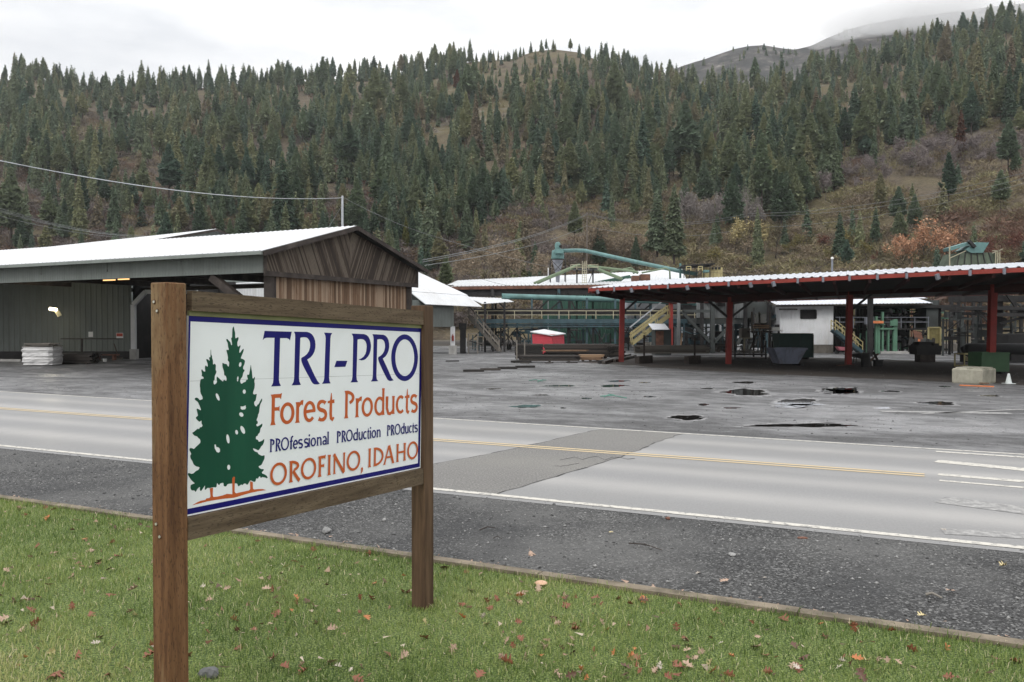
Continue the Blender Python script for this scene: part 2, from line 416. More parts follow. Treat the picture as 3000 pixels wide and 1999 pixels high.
# ================================================================ the big roadside sign
def grain(name, base, dark, light, gs=(14,14,1.0), rough=.75, knots=True, inc=None, hi=None):
    m, nt, b = nodes(name)
    n = noise(nt, 1.6, gs, detail=6, rough=.6, dist=.3)
    c = ramp(nt, n, [(.3,dark),(.5,base),(.72,light)])
    if hi:
        c = mixc(nt, ramp(nt, noise(nt,1.3,(3,3,.6),detail=6), [(.5,0.0),(.62,.75)]), c, hi)
    if knots:
        c = mixc(nt, ramp(nt, noise(nt, 3.1, (1,1,1), detail=2), [(.74,0.0),(.78,.6)]), c, dark)
    nt.links.new(c, b.inputs[0]); b.inputs['Roughness'].default_value = rough; b.inputs['Specular IOR Level'].default_value=.3
    h = mathn(nt,'MULTIPLY',n,.6)
    if inc:    # rows of treatment incisions
        w = noise(nt, 60, inc, detail=1, rough=.3)
        sl_ = ramp(nt, w, [(.60,1.0),(.68,0.0)])
        h = mathn(nt,'ADD',h,sl_)
        nt.links.new(mixc(nt, mathn(nt,'MULTIPLY',mathn(nt,'SUBTRACT',1.0,sl_),.6), c, tuple(x*.6 for x in dark)), b.inputs[0])
    bump(nt, b, h, .5, .003); MATS[name] = m
grain('post_wood', (.155,.075,.034), (.085,.038,.018), (.215,.112,.055), inc=(2.2,2.2,.5), hi=(.26,.18,.10))
grain('post_wood_plain', (.19,.082,.034), (.11,.045,.02), (.26,.12,.055))
grain('rail_wood', (.115,.082,.052), (.065,.044,.027), (.165,.122,.08), gs=(1.2,1.2,16), inc=(.5,.5,2.2))
M('bolt_metal', (.62,.60,.54), .4, .2, 20, bmp=0, metal=.6); M('bolt_rust', (.10,.05,.025), .8, .3, 20)
m, nt, b = nodes('sign_white')
c = mixc(nt, ramp(nt, noise(nt, 2.2, (1,1,1), detail=7, rough=.6), [(.45,0.0),(.8,.35)]), (.84,.86,.89), (.62,.64,.62))
nt.links.new(c,b.inputs[0]); b.inputs['Roughness'].default_value=.38; MATS['sign_white']=m
def paint(name, c, c2=None):
    m, nt, b = nodes(name); n = noise(nt, 3, (1,1,.25), detail=5)
    nt.links.new(ramp(nt,n,[(.35,c),(.7,c2 or c)]), b.inputs[0]); b.inputs['Roughness'].default_value=.4; b.inputs['Specular IOR Level'].default_value=.2; MATS[name]=m
paint('sign_blue', (.006,.005,.125), (.008,.008,.16)); paint('sign_orange', (.50,.10,.025), (.56,.125,.035)); paint('sign_green', (.006,.060,.034), (.011,.085,.047))
M('lip', (.20,.20,.10), .7, .2, 4)
# panel corners in the photograph -> plane in the world
LT, LB = P(546,924,4.971), P(548,1513,4.971)
RT, RB = P(1234.6,962,7.176), P(1236,1370,7.176)
PW, PH = ((RT-LT).length+(RB-LB).length)/2, ((LT-LB).length+(RT-RB).length)/2
sd = ((RT-LT)+(RB-LB)).normalized(); zz = Vector((0,0,1)); su = (zz-sd*zz.dot(sd)).normalized()
sn = sd.cross(su).normalized()          # faces the camera side
if sn.dot(Vector((0,0,CZ))-LT) < 0: sn = -sn
C0 = (LB+RB+LT+RT)/4 - sd*PW/2 - su*PH/2
def UV(px, py):
    "photo pixel -> point (u,v) on the sign plane"
    o = Vector((0,0,CZ)); d = P(px,py,5)-o
    t = (C0-o).dot(sn)/d.dot(sn); q = o+d*t-C0
    return q.dot(sd), q.dot(su)
def W3(u, v, h=0): return C0+sd*u+su*v+sn*h
SEAM=UV(650,1114)[1]
root = thing('roadside_sign', 'large white billboard reading TRI-PRO Forest Products on two brown posts in the lawn', 'sign', (C0.x,C0.y,0))
sh = Vector((sd.x,sd.y,0)).normalized(); sp = Vector((sn.x,sn.y,0)).normalized()
PWD = .143
def post(center, z0, z1, nm='post'):
    c = Vector((center.x,center.y,0)); mb = MB(); w = PWD/2; ch=.006
    prof = [(-w+ch,-w),(w-ch,-w),(w,-w+ch),(w,w-ch),(w-ch,w),(-w+ch,w),(-w,w-ch),(-w,-w+ch)]
    vs=[]; zs=[z0,z1-.006,z1]
    for k,z in enumerate(zs):
        s_=1 if k<2 else .94
        for a,b_ in prof:
            q=c+sh*a*s_+sp*b_*s_; vs.append((q.x,q.y,z))
    fs=[tuple(range(8))[::-1],tuple(range(16,24))]
    for k in range(2):
        for i in range(8): fs.append((k*8+i,k*8+(i+1)%8,(k+1)*8+(i+1)%8,(k+1)*8+i))
    mb.add(vs,fs)
    return part(nm, mb, 'post_wood', root)
front = .035      # posts' right faces stand this far proud of the panel plane
cL = C0 - sh*(PWD/2+.004) + sp*(front-PWD/2); cR = C0 + sh*(PW+PWD/2+.01) + sp*(front-PWD/2)
pL = post(cL, -.3, P(495,828,4.85).z); pR = post(cR, -.3, P(1258,896,7.25).z); grain('post_wood_dark', (.095,.056,.032), (.05,.028,.016), (.14,.085,.05)); pR.data.materials.clear(); pR.data.materials.append(MATS['post_wood_dark'])
for pp, c, lst in ((pL, cL, ((P(461,884,4.8).z,-.035),(P(472,911,4.8).z,-.008),(P(472,1542,4.8).z,-.03),(P(483,1578,4.8).z,.0))),):
    for z,o in lst:
        q = c - sh*(PWD/2) + sp*(o)
        w_ = MB().tube([(q.x,q.y,z), tuple(Vector((q.x,q.y,z))-sh*.003)], .014, 14)
        bb = part('bolt_hole', w_, 'bolt_rust', pp)
        hd = MB().tube([tuple(Vector((q.x,q.y,z))-sh*.003), tuple(Vector((q.x,q.y,z))-sh*.007)], .0085, 8)
        part('bolt', hd, 'bolt_metal', pp)
# panel
mb = MB(); mb.hexa([W3(0,0,-.018),W3(PW,0,-.018),W3(PW,0,0),W3(0,0,0),W3(0,PH,-.018),W3(PW,PH,-.018),W3(PW,PH,0),W3(0,PH,0)])
panel = part('sign_panel', mb, 'sign_white', root)
# rails
def vr(px,py): return UV(px,py)[1]
t0a, t1a = vr(552,848), vr(1247,912); t0b, t1b = vr(552,908), vr(1247,948)
mb = MB(); lo = PH+.028; hi = lo+.122
mb.hexa([W3(0,lo,-.02),W3(PW,lo,-.02),W3(PW,lo,.028),W3(0,lo,.028),W3(0,hi,-.02),W3(PW,hi,-.02),W3(PW,hi,.028),W3(0,hi,.028)])
part('top_rail', mb, 'rail_wood', root)
mb = MB(); mb.hexa([W3(0,PH-.002,-.015),W3(PW,PH-.002,-.015),W3(PW,PH-.002,.006),W3(0,PH-.002,.006),W3(0,lo,-.015),W3(PW,lo,-.015),W3(PW,lo,.006),W3(0,lo,.006)])
part('edge_strip', mb, 'lip', root)
mb = MB(); hi = -.004; lo = hi-.135
mb.hexa([W3(0,lo,-.02),W3(PW,lo,-.02),W3(PW,lo,.034),W3(0,lo,.034),W3(0,hi,-.02),W3(PW,hi,-.02),W3(PW,hi,.03),W3(0,hi,.03)])
br = part('bottom_rail', mb, 'rail_wood', root)
mb = MB(); r = random.Random(3)
for i in range(34):
    u=r.uniform(.05,PW-.05); v=lo+r.uniform(.02,.11); mb.tube([W3(u,v,.032),W3(u,v,.0345)],.003,6)
part('nail', mb, 'bolt_rust', br)['kind']='stuff'
# flat painted shapes
lay = [0.0006]
def flat(mb, loops):
    "loops of (u,v); first is the outline, others holes"
    lay[0] += .00004
    vs = [Vector((u,v,0)) for l in loops for u,v in l]
    tris = tessellate_polygon([[Vector((u,v,0)) for u,v in l] for l in loops])
    out=[]
    for t in tris:
        a,b_,c = [vs[i] for i in t]
        out.append(t if (b_-a).cross(c-a).z > 0 else (t[0],t[2],t[1]))
    if sd.cross(su).dot(sn) < 0: out=[(a,c,b_) for a,b_,c in out]
    mb.add([W3(v.x,v.y,lay[0]) for v in vs], out)
def ring(mb, outer, inner):
    lay[0] += .00004; n=len(outer); vs=[W3(u,v,lay[0]) for u,v in outer+inner]
    mb.add(vs,[(i,(i+1)%n,n+(i+1)%n,n+i) for i in range(n)])
def rect(mb,u0,v0,u1,v1): flat(mb,[[(u0,v0),(u1,v0),(u1,v1),(u0,v1)]])
# blue border (thin on the left, wide on top and bottom)
mb = MB(); g=.012
bx0,bx1 = .010, PW-.012; by0 = vr(548,1502)-.0; 
bot0 = UV(560,1505)[1]+.004; bot1 = UV(560,1482)[1]
tb=.036
rect(mb,.0,PH-tb,PW-.012,PH-.001)
rect(mb,.0,.010,PW-.012,.045)
rect(mb,.0,.045,.014,PH-tb)
rect(mb,PW-.042,.045,PW-.012,PH-tb)
part('blue_border', mb, 'sign_blue', panel)
def Z(ox,oy,s,pts): return [UV(ox+x/s, oy+y/s) for x,y in pts]
def sm_(pts, it=1):
    "gentle corner rounding"
    for _ in range(it):
        o=[]
        for i,p in enumerate(pts):
            q=pts[(i+1)%len(pts)]
            o += [(p[0]*.8+q[0]*.2,p[1]*.8+q[1]*.2),(p[0]*.2+q[0]*.8,p[1]*.2+q[1]*.8)]
        pts=o
    return pts
sA=5.227
tree = [(757,187),(764,240),(778,290),(778,350),(782,375),(800,368),(826,352),(830,385),(812,430),(810,475),(822,505),(838,495),(855,475),(860,500),(845,540),(840,585),(848,600),(868,575),(890,545),(906,530),(908,560),(890,610),(860,683),(890,688),(930,715),(920,770),(900,810),(898,848),(915,850),(922,870),(900,905),(890,960),(860,1000),(853,1035),(865,1065),(880,1070),(905,1050),(940,1040),(945,1012),(975,1005),(960,960),(960,930),(990,935),(1000,880),(1010,820),(1018,772),(1024,830),(1035,885),(1040,950),(1045,990),(1060,985),(1080,958),(1080,990),(1070,1030),(1080,1080),(1072,1140),(1055,1190),(1050,1225),(1075,1235),(1110,1222),(1100,1280),(1092,1325),(1068,1350),(1070,1385),(1090,1418),(1108,1415),(1120,1390),(1135,1385),(1165,1325),(1190,1288),(1190,1330),(1160,1390),(1150,1450),(1145,1510),(1128,1545)]
treeB = [(1125,110),(1102,165),(1122,180),(1125,215),(1098,230),(1112,262),(1150,245),(1197,210),(1190,260),(1165,290),(1155,355),(1130,375),(1125,400),(1095,415),(1095,455),(1125,465),(1140,497),(1190,480),(1225,445),(1220,500),(1200,545),(1180,560),(1150,610),(1130,627),(1100,610),(1048,592),(1060,625),(1090,648),(1120,655),(1135,685),(1190,712),(1228,697),(1228,750),(1200,810),(1180,850),(1135,870),(1140,890),(1175,912),(1217,912),(1210,940),(1185,960),(1190,980),(1230,995),(1260,1015),(1277,1045),(1265,1055),(1230,1040),(1185,1035),(1172,1055),(1155,1020),(1140,1035),(1125,1062),(1102,1052),(1085,1110),(1050,1105),(1030,1090),(1005,1088),(965,1160),(930,1130),(905,1140),(895,1160),(870,1148),(825,1183),(810,1135),(775,1130),(660,1140),(640,1180),(600,1175),(600,1120),(550,1130),(530,1165),(500,1120),(490,1195),(440,1190),(385,1205),(355,1198),(320,1235),(310,1220),(318,1155),(290,1200),(255,1252),(235,1235),(240,1180),(200,1215),(172,1268),(155,1240),(108,1240),(93,1205),(95,1155),(165,1130),(140,1115),(100,1075),(50,995),(60,970),(125,990),(180,940),(215,925),(237,885),(175,870),(140,840),(125,795),(95,750),(88,705),(108,680),(75,620),(85,590),(120,592),(145,608),(180,570),(215,540),(248,505),(240,455),(210,435),(195,412),(150,400),(117,358),(150,340),(205,290),(222,305),(240,270),(265,272),(280,245),(262,215),(262,165),(235,192),(200,165),(170,128),(205,95)]
treeC = [(208,1555),(195,1500),(185,1450),(215,1455),(250,1480),(255,1465),(235,1410),(205,1345),(160,1315),(160,1290),(190,1280),(220,1300),(232,1322),(262,1312),(280,1305),(278,1270),(245,1210),(240,1130),(235,1100),(245,1000),(300,990),(285,960),(262,955),(270,920),(258,865),(270,845),(290,880),(322,888),(312,820),(325,785),(355,815),(358,770),(332,695),(350,690),(390,722),(375,665),(400,665),(402,545),(408,545),(410,625),(422,640),(425,680),(438,710),(438,780),(465,760),(483,785),(478,860),(492,880),(485,910),(465,950),(463,1010),(447,1025),(445,1060),(458,1087),(500,1052),(492,990),(498,955),(545,1000),(590,1040),(605,1005),(640,1030),(648,1000),(635,950),(610,940),(608,890),(583,810),(580,745),(625,770),(640,762),(675,815),(685,780),(686,735),(663,715),(668,660),(650,590),(642,548),(675,555),(680,540),(668,500),(665,450),(640,400),(650,377),(705,435),(715,475),(730,480),(728,440),(715,370),(730,365),(732,300),(735,220)]
out = Z(540,920,sA,tree)+Z(540,1200,sA,treeB)+Z(540,920,sA,treeC)
out = sm_(out)
def hole(oy, cx, cy, rx, ry, rot=0, n=12):
    pts=[]
    for i in range(n):
        a=-2*math.pi*i/n; x=rx*math.cos(a); y=ry*math.sin(a); pts.append((cx+x*math.cos(rot)-y*math.sin(rot), cy+x*math.sin(rot)+y*math.cos(rot)))
    return Z(540,oy,sA,pts)
holes = [hole(920,855,775,20,37,.2),hole(920,817,995,12,40,.08),hole(920,917,1190,24,34),hole(920,510,1272,22,62,-.38),Z(540,920,sA,[(860,1415),(895,1418),(938,1400),(943,1440),(930,1462),(885,1468),(862,1455)]),
  hole(1200,872,78,30,38,-.7),hole(1200,893,312,30,66,-.4),hole(1200,800,348,22,36,-.2),hole(1200,667,450,24,72,-.15),hole(1200,679,885,24,40),Z(540,1200,sA,[(460,540),(478,532),(490,575),(520,578),(545,605),(545,645),(520,662),(492,648),(465,595)])]
mb = MB(); flat(mb,[out]+holes); part('tree_emblem', mb, 'sign_green', panel)
mb = MB()
flat(mb,[Z(540,1200,sA,[(118,1466),(200,1420),(250,1398),(320,1385),(338,1362),(385,1355),(400,1330),(388,1208),(438,1198),(435,1320),(445,1340),(500,1335),(580,1318),(650,1293),(735,1298),(732,1090),(735,1050),(760,1027),(775,1040),(770,1100),(770,1260),(790,1285),(850,1270),(920,1255),(990,1240),(1008,1220),(1005,1098),(1048,1115),(1050,1212),(1070,1225),(1130,1218),(1195,1218),(1255,1235),(1130,1252),(1000,1280),(850,1325),(760,1352),(620,1365),(480,1385),(350,1408),(230,1440)])])
part('trunk_emblem', mb, 'sign_orange', panel)
# TRI-PRO
sT=4.706; mb = MB()
T=[(70,93),(445,105),(420,228),(405,205),(375,192),(285,193),(268,760),(275,810),(296,852),(160,860),(185,815),(192,760),(207,188),(100,188),(70,195),(45,222)]
R1=[(475,104),(655,107),(695,120),(725,143),(750,180),(766,225),(772,280),(770,330),(757,380),(735,422),(705,458),(658,488),(700,580),(760,710),(800,785),(833,822),(800,832),(760,830),(738,820),(720,800),(690,740),(640,650),(595,560),(578,510),(574,475),(585,460),(620,442),(655,412),(680,375),(695,325),(698,290),(695,250),(683,218),(665,195),(645,183),(610,180),(580,183),(563,190),(545,740),(550,790),(570,838),(443,845),(470,795),(478,740),(492,180),(490,140)]
I1=[(890,117),(1003,122),(985,155),(978,200),(960,740),(965,785),(980,817),(862,823),(885,785),(893,740),(912,200),(908,160)]
HY=[(1060,505),(1211,506),(1184,588),(1032,593)]
P1=[(1270,130),(1440,137),(1475,150),(1500,172),(1520,210),(1533,255),(1538,300),(1533,355),(1517,410),(1495,448),(1465,480),(1440,494),(1405,500),(1365,485),(1400,475),(1435,450),(1460,412),(1472,370),(1478,310),(1475,275),(1462,240),(1440,215),(1415,207),(1385,206),(1352,212),(1337,720),(1342,770),(1360,800),(1255,804),(1275,770),(1282,720),(1292,210),(1290,170)]
R2=[(1557,138),(1710,147),(1740,162),(1765,190),(1780,225),(1788,270),(1788,320),(1778,370),(1760,412),(1735,447),(1700,475),(1750,580),(1790,670),(1820,740),(1850,775),(1810,784),(1785,780),(1765,765),(1740,720),(1690,620),(1650,530),(1634,475),(1640,452),(1665,440),(1695,412),(1718,375),(1730,325),(1730,280),(1722,245),(1705,220),(1685,208),(1655,206),(1624,212),(1612,710),(1617,760),(1637,786),(1535,791),(1555,760),(1562,710),(1573,210),(1570,175)]
for L in (T,R1,I1,HY,P1,R2): flat(mb,[Z(760,950,sT,L)])
el=lambda cx,cy,rx,ry,n=48:[(cx+rx*math.cos(2*math.pi*i/n),cy+ry*math.sin(2*math.pi*i/n)) for i in range(n)]
ring(mb, Z(760,950,sT,el(2000,463,184,322)), Z(760,950,sT,el(2003,463,130,253)))
part('name_lettering', mb, 'sign_blue', panel)
mb=MB(); mb.add([W3(.02,SEAM-.0012,.0004),W3(PW-.05,SEAM+.0008,.0004),W3(PW-.05,SEAM+.0030,.0004),W3(.02,SEAM+.0010,.0004)],[(0,1,2,3)]); M('seam_grey',(.42,.43,.44)); part('panel_seam',mb,'seam_grey',panel)
# smaller lettering from drawn glyphs ------------------------------------------------
def stem(mb,x,y0,y1,w,fb=1,ft=1):
    f=w*.36; h=min((y1-y0)*.14,w*1.1)
    L=[(x-w/2-f*fb,y0),(x+w/2+f*fb,y0),(x+w/2+f*fb*.3,y0+h*.45),(x+w/2,y0+h),(x+w/2,y1-h),(x+w/2+f*ft*.3,y1-h*.45),(x+w/2+f*ft*.6,y1),(x-w/2-f*ft,y1),(x-w/2-f*ft*.3,y1-h*.45),(x-w/2,y1-h),(x-w/2,y0+h),(x-w/2-f*fb*.3,y0+h*.45)]
    flat(mb,[L])
def stroke(mb,pts,ws):
    l=[];r=[]
    n=len(pts)
    if not isinstance(ws,(list,tuple)): ws=[ws]*n
    for i,p in enumerate(pts):
        a=pts[max(i-1,0)]; c=pts[min(i+1,n-1)]; dx,dy=c[0]-a[0],c[1]-a[1]; k=math.hypot(dx,dy) or 1
        nx,ny=-dy/k*ws[i]/2,dx/k*ws[i]/2
        l.append((p[0]+nx,p[1]+ny)); r.append((p[0]-nx,p[1]-ny))
    lay[0]+=.00004; vs=[W3(u,v,lay[0]) for u,v in l+r]
    mb.add(vs,[(i,n+i,n+i+1,i+1) for i in range(n-1)])
def arcp(cx,cy,rx,ry,a0,a1,n=16): return [(cx+rx*math.cos(math.radians(a0+(a1-a0)*i/n)),cy+ry*math.sin(math.radians(a0+(a1-a0)*i/n))) for i in range(n+1)]
def glyph(mb,ch,x0,x1,y0,H,w,xh=.70):
    "ch in the box x0..x1, base y0, cap height H, stem width w"
    Wd=x1-x0; X=lambda a:x0+Wd*a; Y=lambda a:y0+H*a; hw=w*.8
    xc=xh*H
    def oval(cx,cy,rx,ry,wx,wy,a0=0,a1=360,n=40,tp=None):
        o=[];i_=[]
        k=n
        full=(a1-a0)>=360
        pts=arcp(cx,cy,rx,ry,a0,a1,k); pin=arcp(cx,cy,rx-wx,ry-wy,a0,a1,k)
        if full: ring(mb,pts[:-1],pin[:-1])
        else:
            lay[0]+=.00004; m_=len(pts); vs=[W3(u,v,lay[0]) for u,v in pts+pin]
            mb.add(vs,[(i,i+1,m_+i+1,m_+i) for i in range(m_-1)])
    if ch=='O': oval(X(.5),Y(.5),Wd/2,H*.515,w*.95,hw)
    elif ch=='o': oval(X(.5),y0+xc/2,Wd/2,xc*.52,w,hw)
    elif ch=='I': stem(mb,X(.5),Y(0),Y(1),w)
    elif ch=='l': stem(mb,X(.5),Y(0),Y(1.05),w,1,.6)
    elif ch=='i': stem(mb,X(.5),Y(0),y0+xc,w,1,.6); flat(mb,[[(X(.5)+w*.6*math.cos(a*.785),Y(.93)+w*.6*math.sin(a*.785)) for a in range(8)]])
    elif ch in 'PR':
        sx=x0+w*.8; stem(mb,sx,Y(0),Y(1),w)
        bw=(x1-x0)*(.98 if ch=='P' else .84)
        cx=sx; rx=bw-w*.8; ry=H*.265; cy=Y(1)-ry
        oval(cx,cy,rx,ry,w*1.05,hw,-62,90,20)
        if ch=='R': stroke(mb,[(sx+w*.75,Y(.50)),(sx+w*1.15,Y(.46)),(X(.70),Y(.16)),(X(.90),Y(.015))],[w*.7,w*1.0,w*1.05,w*1.1]); stroke(mb,[(sx+rx*.50,Y(.505)),(sx+w*.8,Y(.485))],[w*.8,w*.6])
    elif ch=='F': stem(mb,x0+w*.8,Y(0),Y(1),w); stroke(mb,[(x0+w*.8,Y(.945)),(X(.85),Y(.945)),(X(.99),Y(.93))],[hw*1.1,hw*1.1,hw*1.9]); stroke(mb,[(x0+w*.8,Y(.52)),(X(.72),Y(.52)),(X(.83),Y(.52))],[hw,hw,hw*1.7])
    elif ch=='N': stem(mb,x0+w*.6,Y(0),Y(1),w*.72); stem(mb,x1-w*.5,Y(.02),Y(1),w*.72,0,1); stroke(mb,[(x0+w*.2,Y(.99)),(x1-w*.5,Y(-.02))],[w*1.1,w*1.05])
    elif ch=='D': stem(mb,x0+w*.8,Y(0),Y(1),w); oval(x0+w*.8,Y(.5),Wd-w*.8,H*.5,w,hw,-90,90,26)
    elif ch=='A':
        stroke(mb,[(x0+w*.5,Y(0)),(X(.47),Y(.98))],[w*.75,w*.75]); stroke(mb,[(x1-w*.6,Y(0)),(X(.50),Y(1))],[w*1.1,w*1.1]); stroke(mb,[(X(.25),Y(.36)),(X(.75),Y(.36))],hw*.8)
        stroke(mb,[(x0-w*.1,Y(.008)),(x0+w*1.1,Y(.008))],hw*.4); stroke(mb,[(x1-w*1.3,Y(.008)),(x1,Y(.008))],hw*.4)
    elif ch=='H': stem(mb,x0+w*.7,Y(0),Y(1),w); stem(mb,x1-w*.7,Y(0),Y(1),w); stroke(mb,[(x0+w*.7,Y(.52)),(x1-w*.7,Y(.52))],hw*.9)
    elif ch==',': stroke(mb,[(X(.35),Y(.06)),(X(.6),Y(.0)),(X(.55),Y(-.12)),(X(.1),Y(-.26))],[w*.8,w*1.0,w*.7,w*.15])
    elif ch=='r': stem(mb,x0+w*.8,Y(0),y0+xc,w,1,.6); stroke(mb,[(x0+w*.9,y0+xc*.70),(X(.55),y0+xc*.88),(X(.78),y0+xc*.97),(X(1),y0+xc*.95)],[hw*.5,hw*.9,hw*1.3,hw*1.7])
    elif ch=='n': stem(mb,x0+w*.7,Y(0),y0+xc,w,1,.6); stroke(mb,[(x0+w*.7,y0+xc*.72),(X(.45),y0+xc*.92),(X(.68),y0+xc*.93),(X(.84),y0+xc*.74),(x1-w*.55,y0+xc*.5),(x1-w*.55,y0)],[hw*.5,hw*.9,hw*1.1,w,w,w*1.2])
    elif ch=='u': stem(mb,x1-w*.7,Y(0),y0+xc,w,.5,.6); stroke(mb,[(x0+w*.6,y0+xc),(x0+w*.6,y0+xc*.35),(X(.3),y0+xc*.06),(X(.5),y0+xc*.03),(X(.68),y0+xc*.12),(x1-w*.7,y0+xc*.34)],[w*1.2,w,w,hw*1.1,hw*.9,hw*.5])
    elif ch=='d': stem(mb,x1-w*.6,Y(0),Y(1.02),w*.95,.7,.6); oval(X(.52),y0+xc*.5,Wd*.52,xc*.52,w,hw,45,318,30)
    elif ch=='c': oval(X(.56),y0+xc*.5,Wd*.56,xc*.52,w,hw,52,312,28)
    elif ch=='e': oval(X(.52),y0+xc*.5,Wd*.50,xc*.52,w,hw,0,318,34); stroke(mb,[(x0+w*.8,y0+xc*.50),(X(1),y0+xc*.54)],hw*.95)
    elif ch=='s':
        pts=arcp(X(.50),y0+xc*.745,Wd*.36,xc*.215,30,250,12)[:]; p2=arcp(X(.50),y0+xc*.27,Wd*.38,xc*.235,75,-140,12)
        stroke(mb,pts+p2,[hw*1.5]+[hw]*4+[w]*(len(pts)+len(p2)-9)+[hw]*3+[hw*1.5])
    elif ch=='a':
        stem(mb,x1-w*.8,Y(0),y0+xc*.75,w,.6,0); stroke(mb,[(X(.12),y0+xc*.86),(X(.35),y0+xc*.97),(X(.6),y0+xc*.95),(x1-w*.8,y0+xc*.70)],[hw,hw,hw*1.1,w]); oval(X(.42),y0+xc*.27,Wd*.40,xc*.29,w,hw*.9,20,330,24)
    elif ch=='t': stroke(mb,[(X(.52),Y(.95)),(X(.48),y0+xc*.9),(X(.46),y0+xc*.3),(X(.52),y0+xc*.08),(X(.72),y0+xc*.01),(X(.95),y0+xc*.10)],[w*.25,w*.9,w,w,hw*1.3,hw*.5]); stroke(mb,[(X(.02),y0+xc*.90),(X(.95),y0+xc*.93)],[hw*.6,hw*1.2])
    elif ch=='f': stroke(mb,[(X(.42),y0),(X(.42),Y(.72)),(X(.52),Y(.94)),(X(.78),Y(1.0)),(X(1.0),Y(.96))],[w*1.3,w,w,hw,hw*1.3]); stroke(mb,[(X(.02),y0+xc*.9),(X(.88),y0+xc*.93)],[hw*.7,hw*1.1])
def line(nm,mat,letters,ox,oy,s,bl,cp,sw):
    "bl: two zoom points on the baseline, cp: two on the cap line; sw stem width in zoom px at the first letter"
    mb=MB()
    (ua,va),(ub,vb)=[UV(ox+x/s,oy+y/s) for x,y in bl]; (uc,vc),(ud,vd)=[UV(ox+x/s,oy+y/s) for x,y in cp]
    bz=lambda u: va+(vb-va)*(u-ua)/(ub-ua); cz=lambda u: vc+(vd-vc)*(u-uc)/(ud-uc)
    x,y=bl[0]; w=UV(ox+(x+sw)/s,oy+y/s)[0]-ua
    last=None
    for ch,xa,xb in letters:
        if last is not None and ch!=',' and xa-last>(xb-xa)*.42+22: part(nm,mb,mat,panel); mb=MB()
        last=xb
        ym=bl[0][1]+(bl[1][1]-bl[0][1])*((xa+xb)/2-bl[0][0])/(bl[1][0]-bl[0][0])-60
        a=UV(ox+xa/s,oy+ym/s)[0]; b_=UV(ox+xb/s,oy+ym/s)[0]; um=(a+b_)/2
        glyph(mb,ch,a,b_,bz(um),cz(um)-bz(um),w)
    part(nm,mb,mat,panel)
line('products_lettering','sign_orange',[('F',150,298),('o',283,480),('r',490,598),('e',601,768),('s',787,932),('t',935,1033),('P',1168,1308),('r',1316,1405),('o',1407,1562),('d',1581,1722),('u',1737,1865),('c',1878,1995),('t',1998,2068),('s',2075,2180)],760,1120,sT,((180,592),(2130,412)),((230,168),(1200,118)),44)
line('slogan_lettering','sign_blue',[('P',140,207),('R',217,298),('O',293,405),('f',415,460),('e',458,527),('s',530,597),('s',610,675),('i',672,695),('o',702,777),('n',787,855),('a',865,930),('l',933,953),('P',1063,1120),('R',1128,1195),('O',1192,1282),('d',1290,1355),('u',1363,1422),('c',1425,1477),('t',1480,1512),('i',1517,1537),('o',1543,1605),('n',1612,1667),('P',1755,1803),('R',1808,1862),('O',1862,1940),('d',1945,1997),('u',2003,2053),('c',2057,2100),('t',2100,2130),('s',2132,2180)],760,1120,sT,((150,966),(1757,742)),((165,783),(1780,590)),20)
line('town_lettering','sign_orange',[('O',142,372),('R',403,565),('O',566,776),('F',803,903),('I',935,977),('N',1012,1175),('O',1198,1383),(',',1393,1423),('I',1494,1533),('D',1566,1705),('A',1707,1853),('H',1882,2012),('O',2033,2180)],760,1270,sT,((405,680),(1895,394)),((425,380),(1900,146)),33)
# ================================================================ hills and forest
rs = np.random.RandomState(11)
def itp(xs, tab):
    a = np.array(tab, float); return np.interp(xs, a[:,0], a[:,1])
CREST = [(-1600,300),(-600,270),(0,262),(60,222),(120,240),(200,262),(300,285),(400,270),(550,262),(700,262),(850,245),(1000,240),(1150,235),(1250,215),(1350,190),(1450,182),(1500,178),(1560,158),(1620,150),(1700,160),(1760,188),(1850,215),(1950,250),(2050,265),(2150,250),(2250,250),(2350,240),(2450,222),(2550,195),(2700,152),(2850,115),(3000,85),(3500,30),(4600,60)]
D0T = [(-1600,230),(0,185),(600,165),(1200,165),(1800,170),(2300,150),(3000,135),(4600,150)]
D1T = [(-1600,640),(0,620),(1500,680),(1900,640),(2300,560),(3000,520),(4600,600)]
cols = np.arange(-1600, 4601, 20.0); tt = np.linspace(-.06, 1.0, 74)
def vn(x, y, s):   # cheap smooth pseudo noise
    return (np.sin(x*s+1.3*np.sin(y*s*.7+1))+np.sin(y*s*1.3+1.7*np.sin(x*s*.6+2))+.5*np.sin((x+y)*s*2.3+4)+.4*np.sin((x-1.4*y)*s*3.1))/2.9
def terr(px, t):
    "surface point of the near hill for photo column px and climb fraction t (arrays)"
    d0 = itp(px, D0T); d1 = itp(px, D1T)
    D = d0+(d1-d0)*t; u = (px-1500)/F
    zc = CZ+(960-itp(px, CREST))/F*d1
    tc_ = np.clip(t, 0, 1)
    z = zc*(tc_**1.02*.94+.06*tc_**.5) + np.where(t<0, t*20, 0)
    x = u*D; y = D
    amp = 7*np.sin(np.pi*np.clip(t,0,1))
    z = z+amp*vn(x,y,.022)+amp*.3*vn(x,y,.075)
    return x, y, z
PX, TT = np.meshgrid(cols, tt)
x, y, z = terr(PX, TT)
